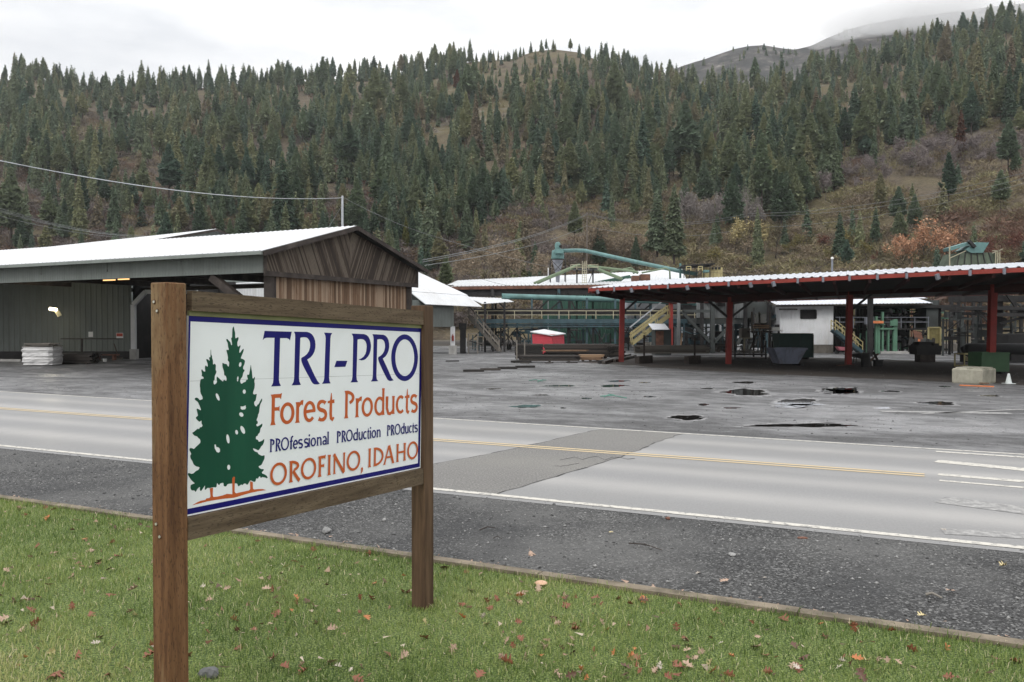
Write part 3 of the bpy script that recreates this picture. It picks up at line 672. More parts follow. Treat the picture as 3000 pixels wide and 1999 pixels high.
# back side falls away behind the crest
ex = []
for k,(dd,dz) in enumerate(((40,-12),(140,-60),(300,-140))):
    sc_ = (y[-1]+dd)/y[-1]; ex.append((x[-1]*sc_, y[-1]+dd, z[-1]+dz))
x = np.vstack([x]+[e[0] for e in ex]); y = np.vstack([y]+[e[1] for e in ex]); z = np.vstack([z]+[e[2] for e in ex])
nr, nc = x.shape
def gridfaces(nr, nc):
    i, j = np.meshgrid(np.arange(nr-1), np.arange(nc-1), indexing='ij'); a = i*nc+j
    return np.stack([a, a+1, a+nc+1, a+nc], -1).reshape(-1, 4)
m, nt, b = nodes('hillside')
nA = noise(nt, .018, detail=9, rough=.65); nB = noise(nt, .11, detail=8, rough=.7); nC = noise(nt, 1.1, detail=5, rough=.7)
c = ramp(nt, nB, [(.3,(.05,.04,.03)),(.45,(.105,.085,.065)),(.55,(.145,.118,.08)),(.68,(.23,.19,.12))])
c = mixc(nt, ramp(nt, nA, [(.44,0.0),(.58,.8)]), c, (.19,.165,.08))
c = mixc(nt, ramp(nt, mathn(nt,'MULTIPLY',nA,nB), [(.31,0.0),(.37,.8)]), c, (.30,.28,.24))
c = mixc(nt, .5, c, ramp(nt, nC, [(.3,(.02,.016,.013)),(.5,(.075,.06,.045)),(.7,(.17,.135,.095))]))
nt.links.new(c, b.inputs[0]); b.inputs['Roughness'].default_value = .95; b.inputs['Specular IOR Level'].default_value = .1
bump(nt, b, nC, .8, .6); MATS['hillside'] = m
me = npmesh('hillside', np.stack([x.ravel(), y.ravel(), z.ravel()], 1), gridfaces(nr, nc)); smooth(me); me.materials.append(m)
o = bpy.data.objects.new('hillside', me); COL.objects.link(o); tag(o, kind='structure')
# far bare ridge
RID = [(-1600,330),(1500,330),(1900,255),(1960,215),(2000,198),(2060,178),(2120,158),(2180,142),(2230,138),(2280,146),(2320,150),(2370,142),(2430,112),(2480,92),(2540,76),(2620,64),(2700,52),(2800,40),(2900,26),(3000,16),(3600,0),(4600,60)]
cc_ = np.arange(1300, 4601, 15.0); t2 = np.linspace(0, 1, 22)
PX, TT = np.meshgrid(cc_, t2); D = 760+540*TT; u = (PX-1500)/F
yy = itp(PX, RID)+1.5*vn(PX,TT*100,.05); zz_ = (CZ+(960-yy)/F*1300-20)*(TT**.8)+20*TT
zz_ = zz_+6*np.sin(np.pi*TT)*vn(u*D,D,.02)
x=u*D; y=D; z=zz_
x=np.vstack([x,x[-1]*1.15]); y=np.vstack([y,y[-1]*1.15]); z=np.vstack([z,z[-1]-60])
m, nt, b = nodes('far_ridge')
nA = noise(nt, .012, detail=9, rough=.7)
nt.links.new(ramp(nt, noise(nt,.04,detail=10,rough=.75), [(.38,(.012,.014,.013)),(.5,(.035,.034,.032)),(.57,(.085,.075,.068)),(.68,(.24,.225,.20))]), b.inputs[0]); b.inputs['Roughness'].default_value=.95; MATS['far_ridge']=m
me = npmesh('far_hills', np.stack([x.ravel(), y.ravel(), z.ravel()], 1), gridfaces(*x.shape)); smooth(me); me.materials.append(m)
o = bpy.data.objects.new('far_hills', me); COL.objects.link(o); tag(o, kind='structure')
# ---------------------------------------------------------------- conifers
def conifer(r, kind, n, size=1.0):
    "unit-height conifer: (crown V,T), (trunk V,T). kind fir|pine"
    base = r.uniform(.06,.16) if kind == 'fir' else r.uniform(.22,.40)
    R = (r.uniform(.125,.16) if kind == 'fir' else r.uniform(.13,.17))
    nw = 26 if kind == 'fir' else 18
    f = 1-np.sqrt(r.uniform(0, 1, n)) if kind == 'fir' else 1-r.uniform(0,1,n)**.75
    wh = np.floor(f*nw); fz = (wh+r.normal(0,.16,n)+.5)/nw
    k = r.randint(0, 7, n)
    lump = r.uniform(.45,1.15,(nw+2,7)); rot = r.uniform(0,6.28,nw+2)
    wi = np.clip(wh,0,nw).astype(int)
    ang = rot[wi]+k*2*np.pi/7+r.normal(0,.16,n)
    prof = (1-np.clip(f,0,1))**.85 if kind == 'fir' else np.minimum(1,(1-np.clip(f,0,1))*1.35)**.95*(.66+.34*np.sin(np.clip(f,0,1)*2.6+.4))
    br = R*prof*lump[wi,k]+.006
    q = r.uniform(.12,1,n)**.7
    rr = br*q
    droop = (-.30 if kind == 'fir' else .10)
    z = base+(1-base)*np.clip(fz,0,1.0)*.985+droop*rr*q+ (0.0 if kind=='fir' else 0)
    s = size*(.013+.014*r.uniform(0,1,n))*(.6+.6*prof)
    if kind == 'pine': s *= 1.25
    c_, s_ = np.cos(ang), np.sin(ang)
    p = np.stack([rr*c_, rr*s_, z], 1)
    out = np.stack([c_, s_, droop*1.5+r.normal(0,.5,n)], 1); side = np.stack([-s_, c_, r.normal(0,.5,n)], 1)
    out += side*r.normal(0,.5,(n,1))
    tip = p+out*(s*1.3)[:,None]; a = p-side*(s*.75)[:,None]-out*(s*.3)[:,None]; b_ = p+side*(s*.75)[:,None]
    V = np.stack([a, b_, tip], 1).reshape(-1,3); T = np.arange(len(V)).reshape(-1,3)
    # leader
    top = np.array([[-.006,0,.94],[.006,0,.94],[0,0,1.0],[0,-.006,.94],[0,.006,.94],[0,0,1.0]])
    V = np.vstack([V, top]); T = np.vstack([T, [[len(V)-6,len(V)-5,len(V)-4],[len(V)-3,len(V)-2,len(V)-1]]])
    # trunk
    m_ = 6; zs = [-.05,.3,.7,.95]; rad = [.0135,.011,.006,.002]
    tv = [(rad[i]*math.cos(j*6.283/m_), rad[i]*math.sin(j*6.283/m_), zs[i]) for i in range(4) for j in range(m_)]
    tf = []
    for i in range(3):
        for j in range(m_):
            a0,a1,b0,b1 = i*m_+j, i*m_+(j+1)%m_, (i+1)*m_+j, (i+1)*m_+(j+1)%m_
            tf += [(a0,a1,b1),(a0,b1,b0)]
    return (V, T), (np.array(tv), np.array(tf))
def treemat(name, use_rand=True, base=None):
    m, nt, b = nodes(name)
    if use_rand:
        oi = nt.nodes.new('ShaderNodeObjectInfo'); fac = oi.outputs['Random']
    else: fac = attr(nt, 'tint')
    pal = base or [(0,(.075,.115,.078)),(.2,(.15,.20,.12)),(.4,(.23,.255,.145)),(.6,(.11,.17,.125)),(.75,(.19,.235,.15)),(.9,(.28,.29,.155)),(1,(.24,.20,.14))]
    c = ramp(nt, fac, pal)
    c = mixc(nt, .55, c, mixc(nt, ramp(nt, noise(nt, 3.0 if not use_rand else 14, detail=3), [(.3,0.0),(.7,1.0)]), tuple(), tuple())) if False else c
    nz = ramp(nt, noise(nt, 1.1, coord='Object' if not use_rand else 'Object', detail=4), [(.3,.6),(.7,1.45)])
    c = mixc(nt, 1.0, c, nz, 'MULTIPLY')
    nt.links.new(c, b.inputs[0]); b.inputs['Roughness'].default_value = .7; b.inputs['Specular IOR Level'].default_value = .25
    tl = nt.nodes.new('ShaderNodeBsdfTranslucent'); nt.links.new(c, tl.inputs[0])
    mx = nt.nodes.new('ShaderNodeMixShader'); mx.inputs[0].default_value = .35; nt.links.new(b.outputs[0], mx.inputs[1]); nt.links.new(tl.outputs[0], mx.inputs[2])
    nt.links.new(mx.outputs[0], [n for n in nt.nodes if n.type=='OUTPUT_MATERIAL'][0].inputs[0])
    MATS[name] = m; return m
treemat('needles'); treemat('forest_needles', False)
treemat('rust_needles', True, [(0,(.13,.07,.045)),(1,(.16,.075,.05))]); treemat('gold_needles', True, [(0,(.34,.20,.08)),(1,(.30,.22,.07))]); treemat('lime_needles', True, [(0,(.14,.15,.04)),(1,(.17,.17,.05))])
M('bark', (.06,.045,.038), .9, .4, 6, bmp=.3); M('bark_grey', (.15,.125,.105), .9, .3, 6, bmp=.2); M('bark_dark', (.035,.028,.022), .9, .3, 6, bmp=.2)
protos = []
for i in range(7):
    kd = 'fir' if i in (0,1,2,5) else 'pine'
    (V,T),(tv,tf) = conifer(np.random.RandomState(40+i), kd, 5200)
    cm = npmesh('conifer_crown', V, T); cm.materials.append(MATS['needles'])
    tm = npmesh('conifer_trunk', tv, tf); tm.materials.append(MATS['bark']); protos.append((kd, cm, tm))
lows = [conifer(np.random.RandomState(90+i), 'fir' if i%4 else 'pine', 620, 2.2) for i in range(8)]
mids = [conifer(np.random.RandomState(70+i), 'fir' if i%3 else 'pine', 1500, 1.6) for i in range(6)]
# scatter in the picture's own density, solved back on to the hill
tgrid = np.linspace(0,1,200)
def solve(px, py):
    X_,Y_,Z_ = terr(np.full(200,px), tgrid)
    s_ = 960-(Z_-CZ)/Y_*F
    s_ = np.minimum.accumulate(s_)
    return float(np.interp(-py, -s_, tgrid))
def density(px, py, r):
    top = float(itp(px, CREST)); bot = 990.0
    # open ground low on the right and behind the mill
    lim = float(itp(px, [(-600,760),(0,700),(400,700),(700,720),(1000,710),(1200,740),(1330,740),(1400,650),(1600,610),(1800,610),(2000,640),(2150,640),(2350,640),(2430,560),(2520,480),(2650,450),(2750,420),(3000,370),(3600,380)]))
    if py > lim: return .035 if px>1300 else .16
    X_,Y_ = px*.011, py*.02
    cl_ = math.sin(X_*1.1+1.3*math.sin(Y_*.9))+math.sin(Y_*1.7+X_*.6+2)+.7*math.sin(X_*2.3-Y_*1.9+1)
    f = .76+.34*cl_
    if px < 1000 and py > 470: f *= .42
    if py < 430: f *= 1.45
    if py < top+45: f *= 1.3
    if px < 420 and 560 < py: f *= .6
    if 2450 < px and py > 250: f *= .62
    if 1240<px<1320 and 425<py<520: f=.1
    if 1350<px<1760 and 405<py<500: f*=.30
    if 1950<px<2010 and 400<py<470: f*=.2
    if 1540<px<1720 and py<185: f*=.08
    if 2020<px<2350 and py<top+12: f*=.3
    return f
TR = []
r = random.Random(5)
for _ in range(11500):
    px = r.uniform(-900, 3900); top = float(itp(px, CREST)); py = top+(840-top)*r.random()**1.1
    if r.random() > density(px, py, r): continue
    t = solve(px, py)
    if t > .985: t = .985
    X_,Y_,Z_ = terr(np.array([px]), np.array([t])); 
    h = r.uniform(9,15.5) if t > .3 else r.uniform(6.5,11.5)+t*12
    if px > 2400 : h *= .95
    h *= math.exp(r.gauss(0,.26))
    if 1380<px<1760 and py<290: h *= .62
    TR.append([px, py, X_[0], Y_[0], Z_[0], h])
# ridge-line trees in thin rows against the sky
for _ in range(620):
    px = r.uniform(-300, 3300)
    if 1540 < px < 1720 and r.random() < .7: continue
    if 2030 < px < 2350 and r.random() < .8: continue
    t = r.uniform(.965,.998); X_,Y_,Z_ = terr(np.array([px]), np.array([t])); TR.append([px, 0, X_[0], Y_[0], Z_[0], r.uniform(8,20)*(.6 if 1380<px<1760 else 1)])
# the tall dark ones that stand out in the picture: (px, base y, height in m)
for px, py, hp in ((1560,470,150),(2005,545,250),(2135,590,200),(2180,470,200),(2260,500,180),(2370,560,230),(2440,560,200),(2790,330,150),(2840,400,160),(2950,380,200),(2610,390,170),(2200,440,160),(2530,470,170),(2040,430,170),(1960,560,170),(1900,470,180),(1700,500,150),(330,590,130),(140,600,110),(590,520,120),(520,480,110),(870,650,150),(1180,640,150),(1230,610,170),(1330,520,170)):
    t = solve(px, py); X_,Y_,Z_ = terr(np.array([px]), np.array([t])); TR.append([px, py, X_[0], Y_[0], Z_[0], hp*Y_[0]/F])
for _ in range(900):
    px = r.uniform(1960, 3000); tq = r.uniform(.05,.97)**.8
    if r.random() < tq*.55: continue
    Dq = 760+540*tq; uq=(px-1500)/F; zq=(CZ+(960-(float(itp(px,RID))+1.5*vn(px,tq*100,.05)))/F*1300-20)*(tq**.8)+20*tq+6*math.sin(math.pi*tq)*vn(uq*Dq,Dq,.02)
    TR.append([px, 0, uq*Dq, Dq, zq-1, r.uniform(7,15)])
TR = np.array(TR)
vis = (TR[:,0] > -60) & (TR[:,0] < 3060)
app = np.where(vis, TR[:,5]/TR[:,3], 0)
order = np.argsort(-app); indiv = order[:296]; rest = order[296:]
print('trees', len(TR), 'individual', len(indiv))
LBL = {'fir':['pointed dark fir on the forested slope','slim fir standing among pines on the hill'], 'pine':['pine with a bare lower trunk on the forested slope','broad pine rising from the wooded hillside']}
def place_tree(k, px, py, X_, Y_, Z_, h, wid=1.0, mat=None, label=None, group='conifers on the forested slope', name='conifer'):
    kd, cm, tm = protos[k]
    root = bpy.data.objects.new(name if mat is None else 'conifer', None); COL.objects.link(root)
    root.location = (X_,Y_,Z_-.3); root.rotation_euler = (0,0,r.uniform(0,6.28)); root.scale = (h*wid,h*wid,h)
    c_ = bpy.data.objects.new('crown', cm if mat is None else cm.copy()); t_ = bpy.data.objects.new('trunk', tm)
    if mat: c_.data.materials.clear(); c_.data.materials.append(MATS[mat])
    for q in (c_, t_): COL.objects.link(q); q.parent = root
    zone = 'upper ridge' if Z_ > 110 else ('middle slope' if Z_ > 45 else 'foot of the slope')
    side = 'left' if px < 1000 else ('centre' if px < 2000 else 'right')
    lab = label or ('%s %s, %s' % ({'fir':'pointed dark fir','pine':'green pine with bare lower trunk'}[kd], {'upper ridge':'near the ridge line','middle slope':'halfway up the wooded slope','foot of the slope':'at the foot of the slope'}[zone], {'left':'left of the picture','centre':'picture centre','right':'right of the picture'}[side]))
    tag(root, lab, 'tree', None if label else group)
    if not label: root['group'] = 'conifers %s %s, %s' % (kd, zone, side)
    return root
for i in indiv:
    px,py,X_,Y_,Z_,h = TR[i]; place_tree(r.randrange(7), px, py, X_, Y_, Z_, h, r.uniform(.8,1.2))
# special coloured trees
for px,py,hp,k,mt,lb in ((958,590,0,0,None,None),(1340,275,70,3,'rust_needles','rust brown dead conifer high on the wooded slope'),(1190,740,110,0,'lime_needles','bright yellow-green fir behind the brown gable'),
                (2810,470,150,1,'rust_needles','reddish brown conifer on the open slope at the right'),(2280,520,90,2,'rust_needles','small reddish conifer among green pines'),(1540,440,70,4,None,None)):
    if not hp: continue
    t=solve(px,py); X_,Y_,Z_=terr(np.array([px]),np.array([t])); place_tree(k,px,py,X_[0],Y_[0],Z_[0],hp*Y_[0]/F,1.1,mt,lb)
# everything further and smaller as one mass
def mass(idx, lib, name):
    Vs=[];Ts=[];tn=[];off_=0
    TVs=[];TTs=[];toff=0
    for i in idx:
        px,py,X_,Y_,Z_,h = TR[i]; (V,T),(tv,tf) = lib[r.randrange(len(lib))]
        a=r.uniform(0,6.28); ca,sa=math.cos(a),math.sin(a); w=h*r.uniform(.7,1.15)
        Vx=np.stack([(V[:,0]*ca-V[:,1]*sa)*w+X_,(V[:,0]*sa+V[:,1]*ca)*w+Y_,V[:,2]*h+Z_-.3],1)
        Vs.append(Vx); Ts.append(T+off_); tn.append(np.full(len(V),r.random())); off_+=len(V)
        Vx=np.stack([tv[:,0]*w+X_,tv[:,1]*w+Y_,tv[:,2]*h+Z_-.3],1); TVs.append(Vx); TTs.append(tf+toff); toff+=len(tv)
    V=np.vstack(Vs); T=np.vstack(Ts); tn=np.concatenate(tn); k=len(V)
    me=npmesh(name, np.vstack([V]+TVs), np.vstack([T]+[q+k for q in TTs]), np.concatenate([tn, np.full(toff,.5)]))
    me.materials.append(MATS['forest_needles']); me.materials.append(MATS['bark'])
    mi=np.zeros(len(me.polygons),dtype=np.int32); mi[len(T):]=1; me.polygons.foreach_set('material_index',mi)
    return me
near = [i for i in rest if vis[i] and app[i] > .033]; farr = [i for i in rest if vis[i] and app[i] <= .033]; out_ = [i for i in rest if not vis[i]]
me = mass(near+[], mids, 'forest'); o = bpy.data.objects.new('forest', me); COL.objects.link(o); tag(o, 'dense green conifer forest covering the whole mountainside', 'forest', kind='stuff')
me = mass(farr+out_, lows, 'forest_far'); o = bpy.data.objects.new('distant_forest', me); COL.objects.link(o); tag(o, 'small distant conifers along the top of the wooded ridge', 'forest', kind='stuff')
# ---------------------------------------------------------------- undergrowth: bare brush, brown and mauve
def brush_unit(r, n):
    a=r.uniform(0,6.28,n); q=r.uniform(0,1,n)**.6; hgt=r.uniform(.1,1,n)
    R=q*(1-.55*hgt**2)
    p=np.stack([R*np.cos(a)*.6,R*np.sin(a)*.6,hgt*.8],1)
    d=np.stack([np.cos(a)*.5+r.normal(0,.5,n),np.sin(a)*.5+r.normal(0,.5,n),r.uniform(.2,1.2,n)],1); d/=np.linalg.norm(d,axis=1)[:,None]
    w=np.cross(d,r.normal(0,1,(n,3))); w/=np.linalg.norm(w,axis=1)[:,None]
    L=r.uniform(.10,.28,n)[:,None]; wd=r.uniform(.007,.02,n)[:,None]
    V=np.stack([p-w*wd,p+w*wd,p+d*L],1).reshape(-1,3); return V
bl = [brush_unit(np.random.RandomState(200+i), 240) for i in range(6)]
Vs=[];tn=[]
for _ in range(16000):
    px = r.uniform(-500,3500); top=float(itp(px,CREST)); py = top+(960-top)*r.random()**.55
    if math.sin(px*.021+2*math.sin(py*.019))+math.sin(py*.05+px*.008+1.3*math.sin(px*.013)) < r.uniform(-1.6,.9): continue
    t=solve(px,py); X_,Y_,Z_=terr(np.array([px]),np.array([t]))
    h=r.uniform(1.4,4.8)*(1.35 if t>.4 else 1)
    V=bl[r.randrange(6)]; a=r.uniform(0,6.28); ca,sa=math.cos(a),math.sin(a); w=h*r.uniform(1.0,1.9)
    Vs.append(np.stack([(V[:,0]*ca-V[:,1]*sa)*w+X_[0],(V[:,0]*sa+V[:,1]*ca)*w+Y_[0],V[:,2]*h+Z_[0]-.4],1))
    tint=r.random()
    if px>2750 and py>640 and r.random()<.6: tint=.97
    elif px>1750 and py>540: tint=r.uniform(.55,.93)
    elif px<1300 and py>480: tint=r.choice((r.uniform(0,.5),r.uniform(0,.6),r.uniform(.88,1)))
    tn.append(np.full(len(V),tint))
V=np.vstack(Vs); me=npmesh('undergrowth',V,np.arange(len(V)).reshape(-1,3),np.concatenate(tn))
m, nt, b = nodes('brush')
c=ramp(nt,attr(nt,'tint'),[(0,(.12,.098,.085)),(.3,(.20,.17,.155)),(.5,(.16,.135,.13)),(.68,(.25,.20,.13)),(.85,(.25,.235,.12)),(.95,(.19,.12,.085)),(1,(.165,.095,.075))])
nt.links.new(c,b.inputs[0]); b.inputs['Roughness'].default_value=.9; b.inputs['Specular IOR Level'].default_value=.1; MATS['brush']=m; me.materials.append(m)
o=bpy.data.objects.new('undergrowth',me); COL.objects.link(o); tag(o,'grey-brown leafless brush growing between the conifers','brush',kind='stuff')
# ---------------------------------------------------------------- leafless and autumn trees (things)
def decid(seed, n_leaf=0, spread=.9, depth=5):
    rr_=random.Random(seed); V=[];T=[]; tips=[]
    def limb(p,d,L,w,lv):
        steps=3; 
        for s_ in range(steps):
            q=p+d*(L/steps); up=Vector((0,0,1)); a=d.cross(Vector((.3,.5,.8))).normalized(); b2=d.cross(a)
            w1=w*(1-.18*(s_+1)); k=len(V)
            for (pp,ww) in ((p,w*(1-.18*s_)),(q,w1)):
                for j in range(3):
                    an=j*2.094; V.append(pp+(a*math.cos(an)+b2*math.sin(an))*ww)
            for j in range(3):
                j2=(j+1)%3; T.append((k+j,k+j2,k+3+j2)); T.append((k+j,k+3+j2,k+3+j))
            p=q; d=(d+Vector((rr_.gauss(0,.12),rr_.gauss(0,.12),rr_.gauss(.03,.08)))).normalized()
            if lv<depth and (s_>0 or lv>0):
                for _ in range(rr_.choice((1,2)) if lv<3 else 2):
                    ax=Vector((rr_.gauss(0,1),rr_.gauss(0,1),rr_.gauss(.25,.5))).normalized()
                    nd=(d*(.75)+ax*spread*.75).normalized(); limb(p,nd,L*rr_.uniform(.55,.78),w1*.55,lv+1)
            if lv>=2: tips.append(p.copy())
        if lv<depth: limb(p,d,L*.7,w1*.8,lv+1)
    limb(Vector((0,0,-.03)),Vector((rr_.gauss(0,.05),rr_.gauss(0,.05),1)).normalized(),.30,.018,0)
    V=np.array([tuple(v) for v in V]); zmax=V[:,2].max(); V/=zmax
    LV=None
    if n_leaf:
        g=np.random.RandomState(seed); tp=np.array([tuple(t) for t in tips])/zmax
        c=tp[g.randint(0,len(tp),n_leaf)]+g.normal(0,.02,(n_leaf,3)); e=g.normal(0,1,(n_leaf,2,3)); s_=g.uniform(.012,.024,(n_leaf,1))
        LV=np.stack([c-e[:,0]*s_*.6,c+e[:,0]*s_*.6,c+e[:,1]*s_],1).reshape(-1,3)
    return V,np.array(T),LV
def leafmat(name,c1,c2):
    m,nt,b=nodes(name); oi=nt.nodes.new('ShaderNodeObjectInfo')
    n=noise(nt,14,detail=2); nt.links.new(ramp(nt,n,[(.35,c1),(.65,c2)]),b.inputs[0]); b.inputs['Roughness'].default_value=.8; b.inputs['Specular IOR Level'].default_value=.1; MATS[name]=m
leafmat('leaf_gold',(.34,.28,.12),(.52,.44,.24)); leafmat('leaf_orange',(.38,.185,.10),(.55,.34,.22)); leafmat('leaf_olive',(.13,.12,.045),(.24,.20,.08)); leafmat('leaf_red',(.13,.05,.04),(.20,.09,.06)); leafmat('twig_tan',(.17,.13,.09),(.30,.24,.17)); leafmat('twig_grey',(.17,.15,.14),(.28,.25,.235)); leafmat('twig_mauve',(.16,.13,.125),(.25,.215,.21))
M('bark_tan',(.19,.155,.115),.9,.3,6,bmp=.2)
DP={}
for i in range(5): DP['bare',i]=decid(300+i,0,.85,5)
for i in range(3): DP['leaf',i]=decid(330+i,1500,.85,4)
DM={}
def dtree(kind,k,x_,y_,z_,h,w,bark,leaf,label,name='bare_tree',cat='tree',group=None):
    V,T,LV=DP[kind,k]
    key=(kind,k,bark)
    if key not in DM:
        me_=npmesh('branches',V,T); me_.materials.append(MATS[bark]); DM[key]=me_
    root=bpy.data.objects.new(name,None); COL.objects.link(root); root.location=(x_,y_,z_); root.scale=(w,w,h); root.rotation_euler=(0,0,r.uniform(0,6.28))
    o_=bpy.data.objects.new('branches',DM[key]); COL.objects.link(o_); o_.parent=root
    if leaf and LV is not None:
        key=(kind,k,leaf,'l')
        if key not in DM:
            me_=npmesh('foliage',LV,np.arange(len(LV)).reshape(-1,3)); me_.materials.append(MATS[leaf]); DM[key]=me_
        o_=bpy.data.objects.new('foliage',DM[key]); COL.objects.link(o_); o_.parent=root
    tag(root,label,cat,group); return root
def dt(px,py,hp,kind,bark,leaf,label,d=None,wf=.9,group=None,name='bare_tree',k=None):
    if d is None:
        t=solve(px,py); X_,Y_,Z_=[q[0] for q in terr(np.array([px]),np.array([t]))]
    else: q=P(px,py,d); X_,Y_,Z_=q.x,q.y,q.z
    h=hp*Y_/F; k=r.randrange(5 if kind=='bare' else 3) if k is None else k
    return dtree(kind,k,X_,Y_,Z_-.2,h,h*wf,bark,leaf,label,group=group,name=name)
# tan bare trees right of the brown gable
for px,py,hp,wf in ((1430,850,170,1.0),(1480,855,150,1.0),(1385,855,130,1.0),(1525,850,140,1.0),(1570,850,120,.9),(1345,850,110,.9)):
    dt(px,py,hp,'leaf','bark_tan','twig_tan','tan leafless tree behind the long low mill roof',d=128,wf=wf,group='tan leafless trees behind the low mill roof')
for i in range(10):
    px=1700+i*24+r.uniform(-6,6); dt(px,800,r.uniform(100,160),'leaf','bark_grey','twig_tan','grey-brown bare tree on the bank behind the teal pipe',wf=.8,group='bare trees behind the teal pipe')
for i in range(14):
    px=1990+i*18+r.uniform(-6,6); dt(px,690+r.uniform(-8,8),r.uniform(90,150),'leaf','bark_grey','twig_grey','pale grey bare tree in the stand below the pines',wf=.7,group='grey bare trees in the stand below the pines')
for i in range(34):
    px=2420+i*20+r.uniform(-10,10); dt(px,560+r.uniform(-35,30)-i*3.6,r.uniform(50,95),'leaf','bark_grey','twig_mauve','mauve-grey bare tree in the band above the open slope',wf=.9,group='mauve bare trees above the open slope')
for i in range(22):
    px=2150+i*38+r.uniform(-14,14); dt(px,r.uniform(730,790),r.uniform(50,90),'leaf','bark_grey',r.choice(['leaf_olive','twig_tan','twig_tan','leaf_red']),'scrubby bush low on the open slope behind the canopy',wf=1.2,name='bush',group='scrubby bushes low on the open slope')
dt(2270,760,150,'bare','bark_dark',None,'dark bare tree with spreading limbs above the red canopy',wf=.75,k=1); dt(2188,760,135,'bare','bark_dark',None,'dark bare tree beside yellow leaves, left of its taller neighbour',wf=.75,k=3)
dt(2040,770,110,'bare','bark_dark',None,'thin dark bare tree near the yellow hopper roof',wf=.6,k=2)
for px,py,hp,lf,lb in ((2150,760,125,'leaf_gold','yellow-leaved tree just left of two dark bare trees'),(2225,755,110,'leaf_gold','yellow-leaved tree between two dark bare trees'),(2325,755,75,'leaf_olive','olive-yellow bush right of the dark bare tree'),
      (2080,800,90,'leaf_olive','olive bush behind the yellow hopper'),(2480,750,85,'leaf_olive','olive-gold bush on the open slope above the canopy'),(2425,790,70,'leaf_olive','low olive bush by the white-topped pole'),
      (2700,800,165,'leaf_orange','bright orange tree on the open slope'),(2775,800,150,'leaf_orange','pinkish orange tree beside the green hopper'),(2640,800,120,'leaf_orange','dull orange tree left of the bright orange one'),
      (2890,775,90,'leaf_red','dark red shrub behind the green hopper'),(2960,770,100,'leaf_red','dark red shrub at the right edge'),(2835,770,80,'leaf_red','red-brown shrub between orange trees and hopper'),
      (1345,385,50,'leaf_gold','small golden tree high among the conifers'),(2553,292,42,'leaf_gold','small golden tree high on the right slope'),(1223,680,28,'leaf_gold','small golden bush among the firs behind the gable'),(2040,830,60,'leaf_gold','gold bush beside the yellow hopper')):
    dt(px,py,hp,'leaf','bark_dark',lf,lb,wf=1.0,name='autumn_tree')
# green pines standing right behind the mill
for k,(px,d,ybase,hp,lb) in enumerate(((1307,118,850,108,'dark green pine behind the white gabled shed'),(1520,150,860,190,'slim dark fir behind the tan bare trees'),(1568,150,850,150,'short dark fir beside a taller slim one'),(1975,175,760,230,'tall grey-green pine left of the grey bare stand'),(1925,178,740,190,'grey-green pine beside a taller pine'))):
    q=P(px,ybase,d); place_tree((3,0,1,0,2)[k],px,ybase,q.x,q.y,min(q.z,terr(np.array([float(px)]),np.array([0.1]))[2][0]) if 0 else q.z,hp*d/F,1.25,None,lb)

# ---------------------------------------------------------------- the damp air
hz = MB().box(-1700,1700,-90,1480,-1.6,330); m = bpy.data.materials.new('haze_air'); m.use_nodes=True; nt=m.node_tree; nt.nodes.clear()
ou=nt.nodes.new('ShaderNodeOutputMaterial'); pv=nt.nodes.new('ShaderNodeVolumePrincipled'); pv.inputs['Color'].default_value=(.93,.95,.97,1); pv.inputs['Density'].default_value=.00011; pv.inputs['Anisotropy'].default_value=.2
nt.links.new(pv.outputs[0],ou.inputs['Volume']); MATS['haze_air']=m
hb=solo('haze',hz,'haze_air',kind='stuff',label='thin damp haze over the valley and the wooded hills')

M('cloud_wisp',(1,1,1)); m=bpy.data.materials.new('mist_air'); m.use_nodes=True; nt=m.node_tree; nt.nodes.clear()
ou=nt.nodes.new('ShaderNodeOutputMaterial'); pv=nt.nodes.new('ShaderNodeVolumePrincipled'); pv.inputs['Color'].default_value=(1,1,1,1); pv.inputs['Density'].default_value=.014; nt.links.new(pv.outputs[0],ou.inputs['Volume']); MATS['mist_air']=m
for px,py,rx,rz in ((2560,52,75,13),(2690,40,85,15),(2840,30,95,17),(2460,84,45,8)):
    q=P(px,py,1180); mb=MB(); vs=[];fs=[]; n=20; mrow=10
    for i in range(mrow+1):
        th=math.pi*i/mrow
        for j in range(n):
            a=2*math.pi*j/n; vs.append((q.x+rx*math.sin(th)*math.cos(a),q.y+90*math.sin(th)*math.sin(a),q.z+rz*math.cos(th)))
    for i in range(mrow):
        for j in range(n): fs.append((i*n+j,(i+1)*n+j,(i+1)*n+(j+1)%n,i*n+(j+1)%n))
    mb.add(vs,fs); solo('mist',mb,'mist_air','low wisp of white mist clinging to the far right ridge','mist',kind='stuff')
# ================================================================ the mill
E1=Vector((-.893,.45,0)); E2=Vector((.45,.893,0))
def H(py,d,px=1500): return P(px,py,d).z
M('roof_white',(.64,.65,.66),.45,.08,1.5,bmp=.05,dirt=(.46,.44,.40),dscale=.35,damt=.5)
M('roof_galv',(.62,.64,.68),.38,.1,2,bmp=.05,dirt=(.48,.44,.40),dscale=.5,damt=.3)
M('siding_sage',(.185,.205,.19),.6,.15,.7,(3,3,.5),bmp=.1,dirt=(.10,.11,.095),dscale=.6,damt=.7,tint=True)
M('siding_white',(.74,.75,.76),.55,.08,1,bmp=.1,dirt=(.42,.40,.36),dscale=.8,damt=.5)
M('siding_grey',(.19,.20,.20),.6,.15,1,bmp=.1,dirt=(.12,.115,.10),damt=.6)
M('siding_green',(.028,.085,.06),.6,.2,1,bmp=.1,dirt=(.02,.045,.035))
M('siding_dark',(.055,.062,.06),.7,.25,1,bmp=.1,dirt=(.04,.04,.035),damt=.8)
M('panel_pale',(.46,.48,.50),.6,.15,.6,bmp=.1,dirt=(.20,.19,.18),damt=.7)
